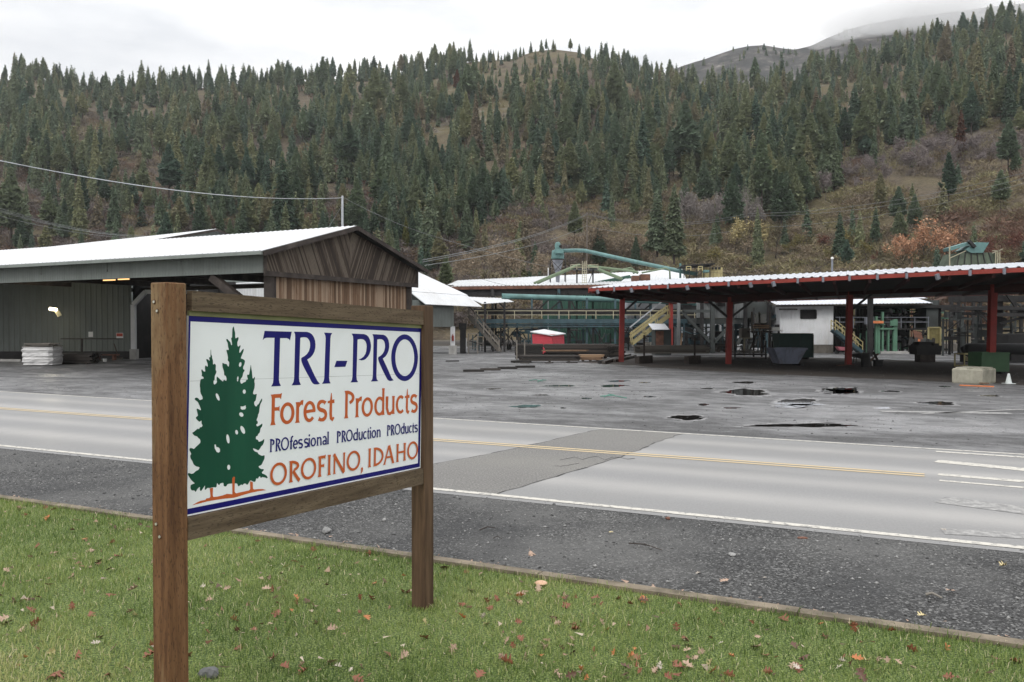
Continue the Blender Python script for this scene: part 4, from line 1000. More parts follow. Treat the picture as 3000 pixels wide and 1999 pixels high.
M('barn_dark',(.060,.042,.030),.8,.4,1.2,(5,5,1),bmp=.4,col2=(.135,.108,.082),tint=True)
M('barn_light',(.19,.112,.065),.8,.4,1.2,(5,5,1),bmp=.4,col2=(.33,.235,.16),tint=True)
M('timber_dark',(.045,.035,.03),.8,.4,1.5,(1,1,1),bmp=.3,col2=(.085,.068,.058))
M('timber_grey',(.16,.145,.125),.85,.35,1.5,bmp=.3,tint=True)
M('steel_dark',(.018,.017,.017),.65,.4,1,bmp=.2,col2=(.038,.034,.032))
M('steel_blue',(.045,.085,.10),.6,.35,1,bmp=.1,dirt=(.03,.035,.035),damt=.7)
M('teal',(.12,.23,.22),.55,.2,1,bmp=.05,dirt=(.07,.13,.12),dscale=1.1,damt=.8)
M('grey_steel',(.20,.21,.24),.5,.15,1,bmp=.05,dirt=(.10,.09,.09))
M('cream_paint',(.40,.37,.26),.6,.15,2,bmp=.05,dirt=(.25,.20,.12),damt=.4)
M('yellow_steel',(.42,.36,.18),.6,.15,2,bmp=.05,dirt=(.18,.13,.07),damt=.7)
M('lime_pipe',(.15,.20,.12),.6,.2,1,bmp=.1)
M('mill_green',(.10,.21,.14),.6,.2,1,bmp=.1,dirt=(.07,.09,.065),damt=.6)
M('bin_green',(.020,.052,.045),.55,.2,1,bmp=.1,dirt=(.03,.045,.035))
M('bin_grass',(.055,.125,.058),.55,.2,1.2,bmp=.1,dirt=(.05,.085,.045),damt=.8)
M('bin_blue',(.19,.21,.27),.6,.25,1.2,bmp=.1,dirt=(.09,.06,.045),dscale=1.6,damt=.9)
M('canopy_red',(.26,.038,.026),.6,.2,1.5,bmp=.15,dirt=(.16,.03,.022),damt=.8)
M('post_red',(.30,.035,.028),.6,.25,1.2,bmp=.15,dirt=(.10,.03,.025),damt=.9)
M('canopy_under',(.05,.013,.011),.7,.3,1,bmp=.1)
M('shed_red',(.52,.055,.075),.6,.12,2,bmp=.1)
M('rust',(.16,.075,.05),.8,.4,2,bmp=.2)
M('wet_lumber',(.020,.017,.015),.5,.4,2,bmp=.3,col2=(.055,.045,.038),tint=True)
M('fresh_lumber',(.17,.10,.06),.7,.35,2,bmp=.3,col2=(.40,.26,.16),tint=True)
M('wrap_plastic',(.62,.61,.60),.35,.25,1.2,(1,1,3),bmp=.8)
M('paper_white',(.78,.77,.73),.7,.05); M('label_red',(.50,.08,.045),.6,.1); M('rubber',(.02,.02,.02),.8,.2); M('pink_paint',(.60,.20,.24),.5,.15,3)
M('cone_white',(.62,.66,.64),.6,.15,4); M('oak_orange',(.62,.20,.08),.7,.2,3)
emis('lamp_glow',(1,.86,.55),9); emis('tube_glow',(1,.55,.22),1.7)
def corrwall(mb,a,b,z0,z1,out,pitch=.3,amp=.03,z1b=None):
    zb=z1 if z1b is None else z1b
    mb.corr((a.x,a.y,z0),(b.x,b.y,z0),(b.x,b.y,zb),(a.x,a.y,z1),pitch,amp,.03,nrm=out)
# ---------------- A: the long timber shed at the left
C=Vector((-12.7,42,0)); Wd=14.07; L=64.0
ze=6.55; zp=8.45; zf=5.3
def A_(a,b,z): q=C+E1*a+E2*b; return Vector((q.x,q.y,z))
barn=thing('timber_shed','long open shed with white metal roof and brown board gable','building',C)
mb=MB(); mb.corr(A_(-.5,-.6,ze-.18),A_(L,-.6,ze-.18),A_(L,Wd/2,zp),A_(-.5,Wd/2,zp),.4,.025,.05,nrm=(0,0,1)); mb.corr(A_(-.5,Wd+.6,ze-.18),A_(L,Wd+.6,ze-.18),A_(L,Wd/2,zp),A_(-.5,Wd/2,zp),.4,.025,.05,nrm=(0,0,1))
roofA=part('roof',mb,'roof_white',barn)
mb=MB(); mb.slab(A_(-.3,-.4,ze-.28),A_(L,-.4,ze-.28),A_(L,Wd/2,zp-.14),A_(-.3,Wd/2,zp-.14),.05); mb.slab(A_(-.3,Wd/2,zp-.14),A_(L,Wd/2,zp-.14),A_(L,Wd+.4,ze-.28),A_(-.3,Wd+.4,ze-.28),.05); part('shade_deck',mb,'steel_dark',roofA)  # dark deck added to stop the white roof bouncing light inside
mb=MB(); mb.beam(A_(-.5,-.66,ze-.30),A_(L,-.66,ze-.30),.12,.17); part('gutter',mb,'siding_sage',roofA)
mb=MB()
for s_,e_ in ((-.6,Wd/2),(Wd+.6,Wd/2)):
    mb.beam(A_(-.55,s_,ze-.34),A_(-.55,e_,zp-.14),.10,.24)
part('barge_board',mb,'timber_dark',roofA)
mb=MB(); corrwall(mb,A_(.02,0,0),A_(L,0,0),zf,ze-.12,-E2,.22,.02); part('siding_band',mb,'siding_sage',barn)
mb=MB(); mb.beam(A_(0,.25,zf+.22),A_(L,.25,zf+.22),.2,.3); mb.wall(A_(L-1,.2,0),A_(L-1,Wd-.2,0),0,ze,.15); mb.beam(A_(0,Wd-.15,zf+.25),A_(L,Wd-.15,zf+.25),.2,.3)  # includes an end wall out of view, added to keep skylight out
for a in (12,24,36,48,60): mb.beam(A_(a,Wd-.2,0),A_(a,Wd-.2,zf+.2),.35,.35,up=(0,1,0))
for a in range(0,60,6):
    if a: mb.beam(A_(a,0,ze-.6),A_(a,Wd,ze-.6),.2,.5)  # cross beams added to darken the space under the roof
part('eave_beam',mb,'timber_dark',barn)
# chevron gable boards
mb=MB(); rr=random.Random(2); x_=-.05; bw=.115; ang=.48
def ztop(b_): return ze-.28+(zp-ze)*(1-abs(b_-Wd/2)/(Wd/2))
for side in (0,1):
    t_=-1.5
    while t_<Wd/2+3.6:
        # plank leaning toward the centre at its foot; clipped to the gable half
        poly=[]
        for k in range(13):
            z=zf+(zp-zf)*k/12
            lean=(z-zf)*ang
            b0=Wd/2-t_+0.0+ -lean; b1=b0-bw+.012
            b0,b1=[max(0.0,min(Wd/2,q)) for q in (b0+1.6*0,b1)]
            zt0=min(z,ztop(b0)); zt1=min(z,ztop(b1)); poly.append((b0,zt0,b1,zt1))
        f_=lambda q: q if side==0 else Wd-q
        tn_=rr.random()
        for k in range(12):
            p0,p1=poly[k],poly[k+1]
            if abs(p0[0]-p0[2])<1e-4 and abs(p1[0]-p1[2])<1e-4: continue
            if p1[1]-p0[1]<1e-4 and p1[3]-p0[3]<1e-4: continue
            q=[A_(-.03,f_(p0[0]),p0[1]),A_(-.03,f_(p0[2]),p0[3]),A_(-.03,f_(p1[2]),p1[3]),A_(-.03,f_(p1[0]),p1[1])]
            mb.add(q,[(0,1,2,3)],tn_)
        t_+=bw
    # boards that start above the foot are covered by negative t
    t_=-bw
    while t_>-2.0:
        tn_=rr.random(); 
        t_-=bw
mb2=MB(); mb2.hexa([A_(0,0,zf),A_(0,Wd,zf),A_(.06,Wd,zf),A_(.06,0,zf),A_(0,0,ze-.3),A_(0,Wd,ze-.3),A_(.06,Wd,ze-.3),A_(.06,0,ze-.3)],.5)
mb2.add([A_(0,0,ze-.3),A_(0,Wd,ze-.3),A_(0,Wd/2,zp-.12),A_(.06,0,ze-.3),A_(.06,Wd,ze-.3),A_(.06,Wd/2,zp-.12)],[(0,1,2),(5,4,3)],.5)
part('gable_backing',mb2,'timber_dark',barn)
part('gable_boards',mb,'barn_dark',barn)
mb=MB(); mb.beam(A_(-.08,-.05,zf-.03),A_(-.08,Wd+.05,zf-.03),.10,.26); mb.beam(A_(-.08,0,zf),A_(-.08,0,ze-.3),.14,.1); mb.beam(A_(-.08,Wd,zf),A_(-.08,Wd,ze-.3),.14,.1); part('gable_trim',mb,'timber_dark',barn)
mb=MB(); b_=1.15
while b_<13.2:
    w_=rr.uniform(.14,.24); zz0=0; mb.hexa([A_(.25+rr.uniform(-.012,.012),b_,zz0),A_(.25,b_+w_-.015,zz0),A_(.31,b_+w_-.015,zz0),A_(.31,b_,zz0),A_(.25+rr.uniform(-.012,.012),b_,zf),A_(.25,b_+w_-.015,zf),A_(.31,b_+w_-.015,zf),A_(.31,b_,zf)],rr.random()); b_+=w_
part('end_boards',mb,'barn_light',barn)
for b_ in (.75,13.5):
    mb=MB(); mb.beam(A_(.3,b_,0),A_(.3,b_,zf-.1),.5,.5,up=(0,1,0)); part('post',mb,'timber_dark',barn)
mb=MB()
mb.beam(A_(.6,.25,3.2),A_(3.9,.25,zf-.1),.34,.42); part('brace',mb,'timber_dark',barn)
mb=MB(); mb.beam(A_(9.5,Wd-.25,3.6),A_(6.4,Wd-.25,zf-.1),.34,.42); part('brace',mb,'timber_dark',barn)
# rear inner wall with door opening
wl=G(-420,1053); wr=G(386,1052); wd=(wr-wl).normalized(); wn=Vector((wd.y,-wd.x,0))
mb=MB(); corrwall(mb,wl+Vector((0,0,0)),wr,.62,6.2,wn,.42,.035); part('rear_wall',mb,'siding_sage',barn)
mb=MB(); mb.wall(wl,wr,0,.6,.3); part('plinth',mb,'steel_dark',barn)
mb=MB(); mb.wall(wl-wn*-.2,G(60,1060),0,.16,.4); part('slab_edge',mb,'pale_concrete',barn)
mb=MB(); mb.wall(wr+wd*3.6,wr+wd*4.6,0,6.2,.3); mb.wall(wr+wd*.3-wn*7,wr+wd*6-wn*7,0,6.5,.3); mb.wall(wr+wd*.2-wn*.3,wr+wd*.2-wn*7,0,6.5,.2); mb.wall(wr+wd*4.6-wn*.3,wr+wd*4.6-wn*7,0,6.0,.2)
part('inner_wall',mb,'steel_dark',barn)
dj=G(394,1053); jt=H(893,dj.y,394)
mb=MB(); mb.beam((dj.x,dj.y-.1,.8),(dj.x,dj.y-.1,jt),.32,.32,up=(0,1,0)); mb.beam((dj.x,dj.y-.1,jt),(dj.x+.95,dj.y-.1,jt+1.0),.3,.3); mb.beam((dj.x+.95,dj.y-.1,jt+1.0),(dj.x+5,dj.y-.1,jt+1.0),.3,.3)
df=part('door_frame',mb,'siding_white',barn)
mb=MB(); mb.box(dj.x-.2,dj.x+.3,dj.y-.4,dj.y+.1,0,.8); part('footing',mb,'pale_concrete',df)
# lights
for px,py,d,wd_ in ((320,821,52,.55),(362,818.5,52,.5)):
    q=P(px,py,d); mb=MB(); mb.beam(q-E1*wd_,q+E1*wd_,.07,.07); lt=solo('tube_light',mb,'tube_glow','glowing orange tube light under the shed eave, %s of the pair'%('left' if px<340 else 'right'),'light',group='tube lights under the eave')
lp=G(167,1056); lz=H(907,lp.y-.3,167)
tl=thing('wall_lamp','lit white floodlight on the sage wall inside the open shed','lamp',(lp.x,lp.y-.3,lz-.4))
mb=MB(); q=Vector((lp.x,lp.y-.45,lz)); mb.tube([q+Vector((-.26,0,.04)),q+Vector((.26,0,-.02))],[.13,.11],10); part('lamp_head',mb,'lamp_glow',tl)
mb=MB(); mb.beam(q+Vector((.2,.1,-.1)),q+Vector((.35,.25,-.5)),.12,.3); part('bracket',mb,'cream_paint',tl)
pl_=bpy.data.lights.new('floodlight','POINT'); pl_.energy=60; pl_.color=(1,.9,.65); pl_.shadow_soft_size=.2; po=bpy.data.objects.new('floodlight',pl_); COL.objects.link(po); po.location=q+Vector((0,-.5,-.1))
q=G(266,1056)
mb=MB(); q=P(266,980,q.y-.35); mb.box(q.x-.17,q.x+.17,q.y-.02,q.y,q.z-.2,q.z+.2); solo('notice',mb,'paper_white','small white paper notice on the sage wall','notice')
ns=P(351,983.5,61.5); t_=thing('warning_sign','white and red warning sign on the sage wall by the doorway','sign',ns)
mb=MB(); mb.box(ns.x-.26,ns.x+.26,ns.y-.02,ns.y,ns.z-.2,ns.z+.2); part('board',mb,'paper_white',t_)
mb=MB(); mb.box(ns.x-.23,ns.x+.23,ns.y-.035,ns.y-.021,ns.z-.06,ns.z+.17); part('red_field',mb,'label_red',t_)
mb=MB(); a=P(178,993,61.8); b_=P(360,993,61.8); mb.tube([a,b_],.035,8); mb.tube([P(240,993,61.8),P(240,1032,61.8)],.07,8); solo('pipe_rail',mb,'timber_dark','dark pipe rail fixed along the sage wall','pipe')
# second roof behind
C2=P(540,960,56); 
pk=P(625,672,60); f1=Vector((-.79,.62,0)).normalized(); 
pk=P(625,672,78)
t_=thing('rear_shed','second white-roofed shed whose gable peak shows above the first','building',(pk.x,pk.y,0))
f1=Vector((-.83,.56,0)).normalized(); g1=Vector((f1.y,-f1.x,0)); 
zr=pk.z; zs=zr-2.66; hw_=10.9
def B_(a,b,z): q=Vector((pk.x,pk.y,0))+f1*a+g1*b; return Vector((q.x,q.y,z))
sg=1 if g1.y<0 else -1
mb=MB(); mb.corr(B_(-.6,sg*hw_,zs),B_(60,sg*hw_,zs),B_(60,0,zr),B_(-.6,0,zr),.5,.02,.06,nrm=(0,0,1)); mb.corr(B_(-.6,-sg*hw_,zs),B_(60,-sg*hw_,zs),B_(60,0,zr),B_(-.6,0,zr),.5,.02,.06,nrm=(0,0,1)); part('roof',mb,'roof_white',t_)
mb=MB(); mb.add([B_(0,hw_-.5,zs-.1),B_(0,-hw_+.5,zs-.1),B_(0,0,zr-.15),B_(0,hw_-.5,0),B_(0,-hw_+.5,0)],[(0,1,2),(0,3,4,1)]); part('wall',mb,'siding_sage',t_)
mb=MB(); mb.beam(B_(-.6,sg*hw_,zs-.15),B_(-.6,0,zr-.12),.12,.2); mb.beam(B_(-.6,-sg*hw_,zs-.15),B_(-.6,0,zr-.12),.12,.2); part('barge_board',mb,'timber_dark',t_)
# white corrugated building seen through the bay
a=P(560,1000,78); b_=P(800,1000,73); t_=thing('white_store','white corrugated store seen through the open bay of the shed','building',(a.x,a.y,0))
mb=MB(); corrwall(mb,a,b_,0,H(834,76),Vector((0,-1,0)),.35,.04); part('wall',mb,'siding_white',t_)
mb=MB(); mb.corr((a.x-.3,a.y-.4,H(834,76)),(b_.x+.3,b_.y-.4,H(834,76)),(b_.x+.3,b_.y+7,H(834,76)+.6),(a.x-.3,a.y+7,H(834,76)+.6),.4,.02,.04,nrm=(0,0,1)); part('roof',mb,'roof_white',t_)
# ---------------- things in front of the rear wall
def ell(mb,c,rx,ry,z0,z1,n=24,jit=0,t=None,rows=6,rr_=random):
    vs=[];fs=[]
    for i in range(rows+1):
        z=z0+(z1-z0)*i/rows; k=1+rr_.uniform(-jit,jit)
        for j in range(n):
            a=2*math.pi*j/n; ca,sa=math.cos(a),math.sin(a); sq=1/max(abs(ca),abs(sa))**.75
            kk=k*(1+rr_.uniform(-jit,jit)*.5); vs.append((c.x+rx*ca*sq*kk,c.y+ry*sa*sq*kk,z))
    for i in range(rows):
        for j in range(n): fs.append((i*n+j,i*n+(j+1)%n,(i+1)*n+(j+1)%n,(i+1)*n+j))
    fs.append(tuple(range(rows*n,rows*n+n))); mb.add(vs,fs,t)
c=G(105,1072); c=c+Vector((0,.8,0)); t_=thing('wrapped_bundle','lumber bundle wrapped in torn white plastic, open at the top','bundle',c)
mb=MB(); ell(mb,c,1.05,.8,0.05,1.22,28,.055,rr_=random.Random(4),rows=12); part('plastic_wrap',mb,'wrap_plastic',t_)
mb=MB(); rr=random.Random(8)
for i in range(26):
    y=rr.uniform(-.7,.7); z=1.22+rr.uniform(0,.22); mb.beam(c+Vector((-1.0+rr.uniform(0,.3),y,z)),c+Vector((1.0-rr.uniform(0,.3),y+rr.uniform(-.2,.2),z+rr.uniform(-.02,.06))),.14,.035,t=rr.random())
o_=part('board',mb,'timber_grey',t_); o_['kind']='stuff'
c=G(217,1067)+Vector((0,.8,0)); t_=thing('board_stack','low stack of dark weathered boards beside the wrapped bundle','lumber stack',c)
mb=MB()
for lz in range(7):
    for k in range(6):
        mb.beam(c+Vector((-1.15+rr.uniform(-.15,.15),-.7+k*.25,.12+lz*.095)),c+Vector((1.1+rr.uniform(-.2,.15),-.7+k*.25,.12+lz*.095)),.22,.07,t=rr.random())
for x_ in (-.8,.8): mb.beam(c+Vector((x_,-.8,.04)),c+Vector((x_,.8,.04)),.1,.09)
part('board',mb,'wet_lumber',t_)['kind']='stuff'
c=G(308,1056); t_=thing('bench','low red-brown wooden bench against the shed wall','bench',c)
mb=MB(); mb.box(c.x-1.15,c.x+1.0,c.y-.25,c.y+.25,.38,.46); part('seat',mb,'rust',t_)
for x_ in (-.5,.7):
    mb=MB(); mb.box(c.x+x_-.06,c.x+x_+.06,c.y-.2,c.y+.2,0,.38); part('leg',mb,'rust',t_)
a=P(334,1008,60.5); b_=G(348,1054); t_=thing('broom','push broom leaning on the wall by the bench','broom',b_)
mb=MB(); mb.tube([b_+Vector((0,0,.12)),a],.03,6); part('handle',mb,'fresh_lumber',t_); mb=MB(); mb.box(b_.x-.2,b_.x+.28,b_.y-.08,b_.y+.08,0,.16); part('bristle_head',mb,'timber_grey',t_)
c=G(307,1060); mb=MB(); mb.tube([c,c+Vector((0,0,.22))],[.12,.14],12); solo('pail',mb,'paper_white','small white pail on the ground before the bench','pail')
# ---------------- B: sage gabled shed right of the brown gable
Q=Vector((-7.44,70.6,0)); zb=4.5
def B2(a,b,z): q=Q+E1*a+E2*b; return Vector((q.x,q.y,z))
t_=thing('sage_shed','white-roofed sage green shed behind the brown gable, open below','building',Q)
mb=MB(); zfold=H(867,72.5)
mb.corr(B2(0,0,zb),B2(0,10.1,zb),B2(1.7,10.1,zb+1.15),B2(1.7,0,zb+1.15),.3,.015,.05,nrm=(0,0,1)); mb.corr(B2(1.65,-.3,zb+1.16),B2(1.65,10.2,zb+1.16),B2(7.4,10.2,8.1),B2(7.4,-.3,8.1),.3,.015,.05,nrm=(0,0,1)); 
mb.corr(B2(7.4,-.3,8.1),B2(7.4,10.2,8.1),B2(14,10.2,5.5),B2(14,-.3,5.5),.3,.015,.05,nrm=(0,0,1)); part('roof',mb,'roof_white',t_)
mb=MB(); corrwall(mb,B2(.7,-1,0),B2(.7,5.9,0),2.55,zb-.05+.4,-E1,.25,.025); corrwall(mb,B2(.7,5.9,0),B2(13,5.9,0),2.55,zb+.3,E2,.25,.025); part('siding',mb,'siding_sage',t_)
mb=MB(); mb.add([B2(.7,5.95,zb),B2(7.4,5.95,7.9),B2(13,5.95,5.6),B2(13,5.95,0),B2(9,5.95,0),B2(9,5.95,zb)],[(0,1,2,5),(5,2,3,4)]); part('gable_wall',mb,'siding_sage',t_)
mb=MB(); c=B2(.7,5.7,0); mb.box(c.x-.2,c.x+.2,c.y-.2,c.y+.2,.8,2.6); pp=part('column',mb,'siding_white',t_); mb=MB(); mb.box(c.x-.35,c.x+.35,c.y-.35,c.y+.35,0,.82); part('footing',mb,'pale_concrete',pp)
mb=MB(); mb.tube([(c.x+.03,c.y-.32,1.25),(c.x+.03,c.y-.32,1.75)],.10,10); mb.tube([(c.x+.03,c.y-.32,1.75),(c.x+.03,c.y-.32,1.88)],.04,6); solo('fire_extinguisher',mb,'canopy_red','red fire extinguisher hung on the white column','extinguisher')
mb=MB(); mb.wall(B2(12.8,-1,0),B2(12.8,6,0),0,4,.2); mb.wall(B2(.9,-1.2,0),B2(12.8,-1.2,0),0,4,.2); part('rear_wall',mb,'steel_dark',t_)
# machine and lumber inside its bay
c=B2(3.0,2.2,0); mb=MB(); rr=random.Random(12)
for i in range(22): mb.beam(c+E2*rr.uniform(-1.6,-1.2)+E1*rr.uniform(-.6,.6)+Vector((0,0,.3+rr.uniform(0,.4))),c+E2*rr.uniform(2.2,2.8)+E1*rr.uniform(-.6,.6)+Vector((0,0,.3+rr.uniform(0,.4))),.16,.05,t=rr.random())
solo('lumber_pile',mb,'timber_grey','grey boards piled in the dark bay of the sage shed','lumber pile')
# lean-to strip roof beside it
t_=thing('lean_to','narrow white lean-to roof on dark posts beside the sage shed','roof',P(1430,1000,84).xy.to_3d())
a=P(1368,869,82); b_=P(1411,898,80); c=P(1505,884,84); d_=P(1420,870,88)
mb=MB(); q=[P(1365,870,88),P(1412,890,82),P(1505,884,84),P(1480,874,90)]; mb.corr(q[1],q[2],q[3],q[0],.3,.02,.05,nrm=(0,0,1)); part('roof',mb,'roof_white',t_)
for px,d in ((1421,82.5),(1478,83.5),(1452,88)):
    g=P(px,1000,d); mb=MB(); mb.beam((g.x,g.y,0),(g.x,g.y,H(885,d)),.22,.22,up=(0,1,0)); part('post',mb,'steel_dark',t_)
# ---------------- D: long dark canopy
t_=thing('long_canopy','long low canopy with rusty dark fascia on tall trussed posts','canopy',P(1700,1000,90).xy.to_3d())
a=P(1322,839,92); b_=P(2075,829,88); up=Vector((0,12,.9)); 
mb=MB(); mb.corr(a,b_,b_+up,a+up,.45,.06,.05,nrm=(0,0,1)); part('roof',mb,'roof_white',t_)
mb=MB(); mb.beam(a+Vector((0,.02,-.22)),b_+Vector((0,.02,-.22)),.1,.34); part('fascia',mb,'rust',t_)
mb=MB(); mb.beam(a+Vector((0,.5,-.75)),b_+Vector((0,.5,-.75)),.3,.75)
for i in range(0,27,3):
    q=a.lerp(b_,i/27); mb.beam(q+Vector((0,.3,-.7)),q+Vector((0,11.5,.0)),.25,.7)
part('girder',mb,'steel_dark',t_)
for px in (1443,1637,1668,1905,1955):
    d=90.5; g=P(px,1000,d); mb=MB(); mb.beam((g.x,g.y,0),(g.x,g.y,H(846,d)),.30,.30,up=(0,1,0)); part('post',mb,'steel_blue' if px in(1637,1905) else 'steel_dark',t_)
for (xa,ya),(xb,yb) in (((1565,920),(1632,855)),((1615,905),(1668,858)),((1685,905),(1662,858)),((1648,905),(1636,858)),((1440,860),(1478,905)),((1870,900),(1905,850)),((1885,910),(1955,852))):
    mb=MB(); mb.beam(P(xa,ya,90.4),P(xb,yb,90.4),.16,.16); part('brace',mb,'steel_dark',t_)
# ---------------- E green warehouse, F white-roofed store
t_=thing('green_warehouse','green-walled warehouse with pale metal roof behind the long canopy','building',P(1700,1000,110).xy.to_3d())
a=P(1395,848,112); b_=P(1815,850,108)
mb=MB(); corrwall(mb,P(1590,1000,109.8),P(1850,1000,108),0,7.7,Vector((0,-1,0)),.5,.05); corrwall(mb,P(1850,1000,108),P(1885,1000,124),0,7.7,Vector((1,0,0)),.5,.05); part('wall',mb,'siding_green',t_)
ea=P(1310,835,112); eb=P(1850,832,107.6); ra=P(1340,822,125); rb=P(1852,797,122)
mb=MB(); mb.corr(ea,eb,rb,ra,.5,.03,.05,nrm=(0,0,1)); mb.corr(rb,ra,ra+Vector((0,14,-2.2)),rb+Vector((0,14,-2.2)),.5,.03,.05,nrm=(0,0,1)); part('roof',mb,'roof_white',t_)
mb=MB(); mb.add([P(1720,830,107.2),P(1862,830,107.0),P(1845,806,107.1)],[(0,1,2)]); mb.add([P(1720,830,107.2),P(1862,830,107.0),P(1862,850,107.0),P(1720,850,107.2)],[(3,2,1,0)]); part('gable',mb,'siding_green',t_)
t_=thing('pale_store','pale-walled store with steep white roof behind the red canopy','building',P(1900,1000,104).xy.to_3d())
ea=P(1815,828,104); eb=P(2012,822,102); ra=P(1860,795,114); rb=P(1998,788,113)
mb=MB(); mb.corr(ea,eb,rb,ra,.4,.03,.05,nrm=(0,0,1)); part('roof',mb,'roof_white',t_)
mb=MB(); a=P(1832,1000,104.2); b_=P(2040,1000,102.4); corrwall(mb,a,b_,0,7.9,Vector((0,-1,0)),.5,.03); part('wall',mb,'panel_pale',t_)
mb=MB(); q=P(1890,815,103); mb.box(q.x-.55,q.x+.6,q.y-.3,q.y+1.4,H(826,103),H(804,103)); mb.box(q.x-1.6,q.x-.8,q.y-.2,q.y+1.2,H(826,103),H(808,103)); part('vent_box',mb,'rust',t_)
mb=MB(); 
q=P(1875,868,102.2); mb.box(q.x-.5,q.x+.8,q.y-.2,q.y+.3,H(882,102),H(850,102)); part('vent_box',mb,'rust',t_)
mb=MB(); g=P(1840,1000,103.2); mb.tube([(g.x,g.y,0),(g.x,g.y,H(850,103))],.42,14); part('standpipe',mb,'panel_pale',t_,sm=True)
# pale panelled wall low behind the stairs
t_=thing('panel_wall','row of pale grey wall panels with dark doorways, low behind the canopy','building',P(2070,1000,106).xy.to_3d())
for x0,x1,mt in ((1840,1868,'siding_white'),(1965,1985,'panel_pale'),(2000,2030,'panel_pale'),(2040,2066,'panel_pale'),(2072,2098,'panel_pale'),(2105,2135,'siding_grey'),(2140,2175,'panel_pale'),(2182,2215,'siding_grey')):
    a=P(x0,1000,104); b_=P(x1,1000,104); mb=MB(); mb.wall(a,b_,0,H(948,104),.15); part('wall_panel',mb,mt,t_)
mb=MB(); mb.wall(P(1965,1000,104.6),P(2230,1000,104.6),0,H(936,104),.2); part('wall',mb,'siding_dark',t_)
# ---------------- G cyclone, ducts, tower
t_=thing('cyclone','teal dust cyclone with domed elbow and grey cone on a frame','cyclone',P(1634,1000,112).xy.to_3d())
D=112; x0=P(1634,760,D); sc=D/F
def rev(mb,cx,cy,prof,n=20):
    vs=[];fs=[]
    for z,r_ in prof:
        for k in range(n): vs.append((cx+r_*math.cos(6.2832*k/n),cy+r_*math.sin(6.2832*k/n),z))
    for i in range(len(prof)-1):
        for k in range(n): fs.append((i*n+k,i*n+(k+1)%n,(i+1)*n+(k+1)%n,(i+1)*n+k))
    fs.append(tuple(range((len(prof)-1)*n,len(prof)*n))); mb.add(vs,fs,.5)
mb=MB(); rev(mb,x0.x,D,[(H(759,D),18*sc),(H(756,D),19*sc),(H(742,D),18*sc),(H(735,D),17*sc),(H(731,D),9*sc)]); part('drum',mb,'teal',t_,sm=True)
mb=MB(); rev(mb,x0.x,D,[(H(734,D),8.5*sc),(H(718,D),8.8*sc),(H(713,D),7.5*sc),(H(710,D),4.5*sc),(H(709,D),.5*sc)]); part('elbow',mb,'teal',t_,sm=True)
mb=MB(); mb.tube([(x0.x+6*sc,D-.2,H(722,D)),(x0.x+9.6*sc,D-.3,H(723,D))],[4.5*sc,4.5*sc],12); part('outlet_mouth',mb,'steel_dark',t_)
mb=MB(); rev(mb,x0.x,D,[(H(830,D),5*sc),(H(800,D),7*sc),(H(762,D),16*sc)]); part('cone',mb,'grey_steel',t_,sm=True)
mb=MB()
for sx_ in (-22,22):
    for sy_ in (-1,1):
        mb.beam((x0.x+sx_*sc,D+sy_,0),(x0.x+sx_*sc,D+sy_,H(762,D)),.10,.10,up=(0,1,0))
    mb.beam((x0.x+sx_*sc,D-1,H(762,D)),(x0.x-sx_*sc,D-1,H(808,D)),.07,.07)
mb.beam((x0.x-22*sc,D-1,H(762,D)),(x0.x+22*sc,D-1,H(762,D)),.12,.12); part('frame',mb,'steel_dark',t_)
mb=MB(); mb.box(x0.x-9*sc,x0.x+16*sc,D-18*sc-.5,D,H(745,D),H(732,D)); part('inlet_box',mb,'teal',t_)
mb=MB(); mb.tube([P(1648,735,111),P(1690,734,110),P(1714,735,109.5),P(1850,765,106),P(2003,797,102),P(2042,803,101)],[.26]*6,12)
solo('teal_duct',mb,'teal','long teal duct sloping down from the cyclone to the right','duct',sm=True)
mb=MB(); mb.tube([P(1470,868,88),P(1560,871,88),P(1800,878,88),P(2025,886,88),P(2036,887,88)],[.30]*4+[.36],14)
mb.tube([P(2030,886,88),P(2037,887,88),P(2037,896,88)],[.36,.33,.3],12); solo('walkway_duct',mb,'teal','horizontal teal duct running above the railed walkway','duct',sm=True)
for px in (1565,1570,1948): pass
mb=MB(); mb.tube([P(1565,832,96),P(1690,779,97),P(1700,778,97)],[.22]*3,10); solo('green_pipe',mb,'lime_pipe','pale green pipe rising to the lattice tower from the left','pipe',sm=True)
mb=MB(); mb.tube([P(1722,780,97),P(1750,789,97),P(1822,818,96)],[.20]*3,10); solo('green_pipe',mb,'lime_pipe','pale green pipe dropping right from the lattice tower','pipe',sm=True)
mb=MB(); mb.tube([P(1722,780,98),P(1855,795,99),P(1870,800,99)],[.16]*3,10); solo('green_pipe',mb,'lime_pipe','thin green pipe running nearly level right of the tower','pipe',sm=True)
for pts,lb in (([(1788,797),(1848,785),(1856,790),(1857,803)],'curved pale pipe over the white roof, first from the tower'),([(1880,800),(1950,786),(1962,793),(1963,818)],'curved pale pipe over the white roof, farther from the tower')):
    mb=MB(); mb.tube([P(x,y,101) for x,y in pts],.10,8); solo('vent_pipe',mb,'lime_pipe',lb,'pipe',sm=True)
t_=thing('lattice_tower','pale yellow ladder tower with a railed platform between the pipes','tower',P(1712,1000,96).xy.to_3d())
mb=MB(); D=96
a,b_=P(1682,790,D),P(1752,790,D); mb.box(a.x,b_.x,D-1,D+1.5,a.z,a.z+.12); part('platform',mb,'steel_dark',t_)
mb=MB()
for zz_ in (776,783):
    mb.beam(P(1672,zz_,D-1),P(1752,zz_,D-1),.06,.06)
for px in (1672,1690,1708,1725,1752): mb.beam(P(px,790,D-1),P(px,775,D-1),.06,.06)
part('railing',mb,'cream_paint',t_)
mb=MB()
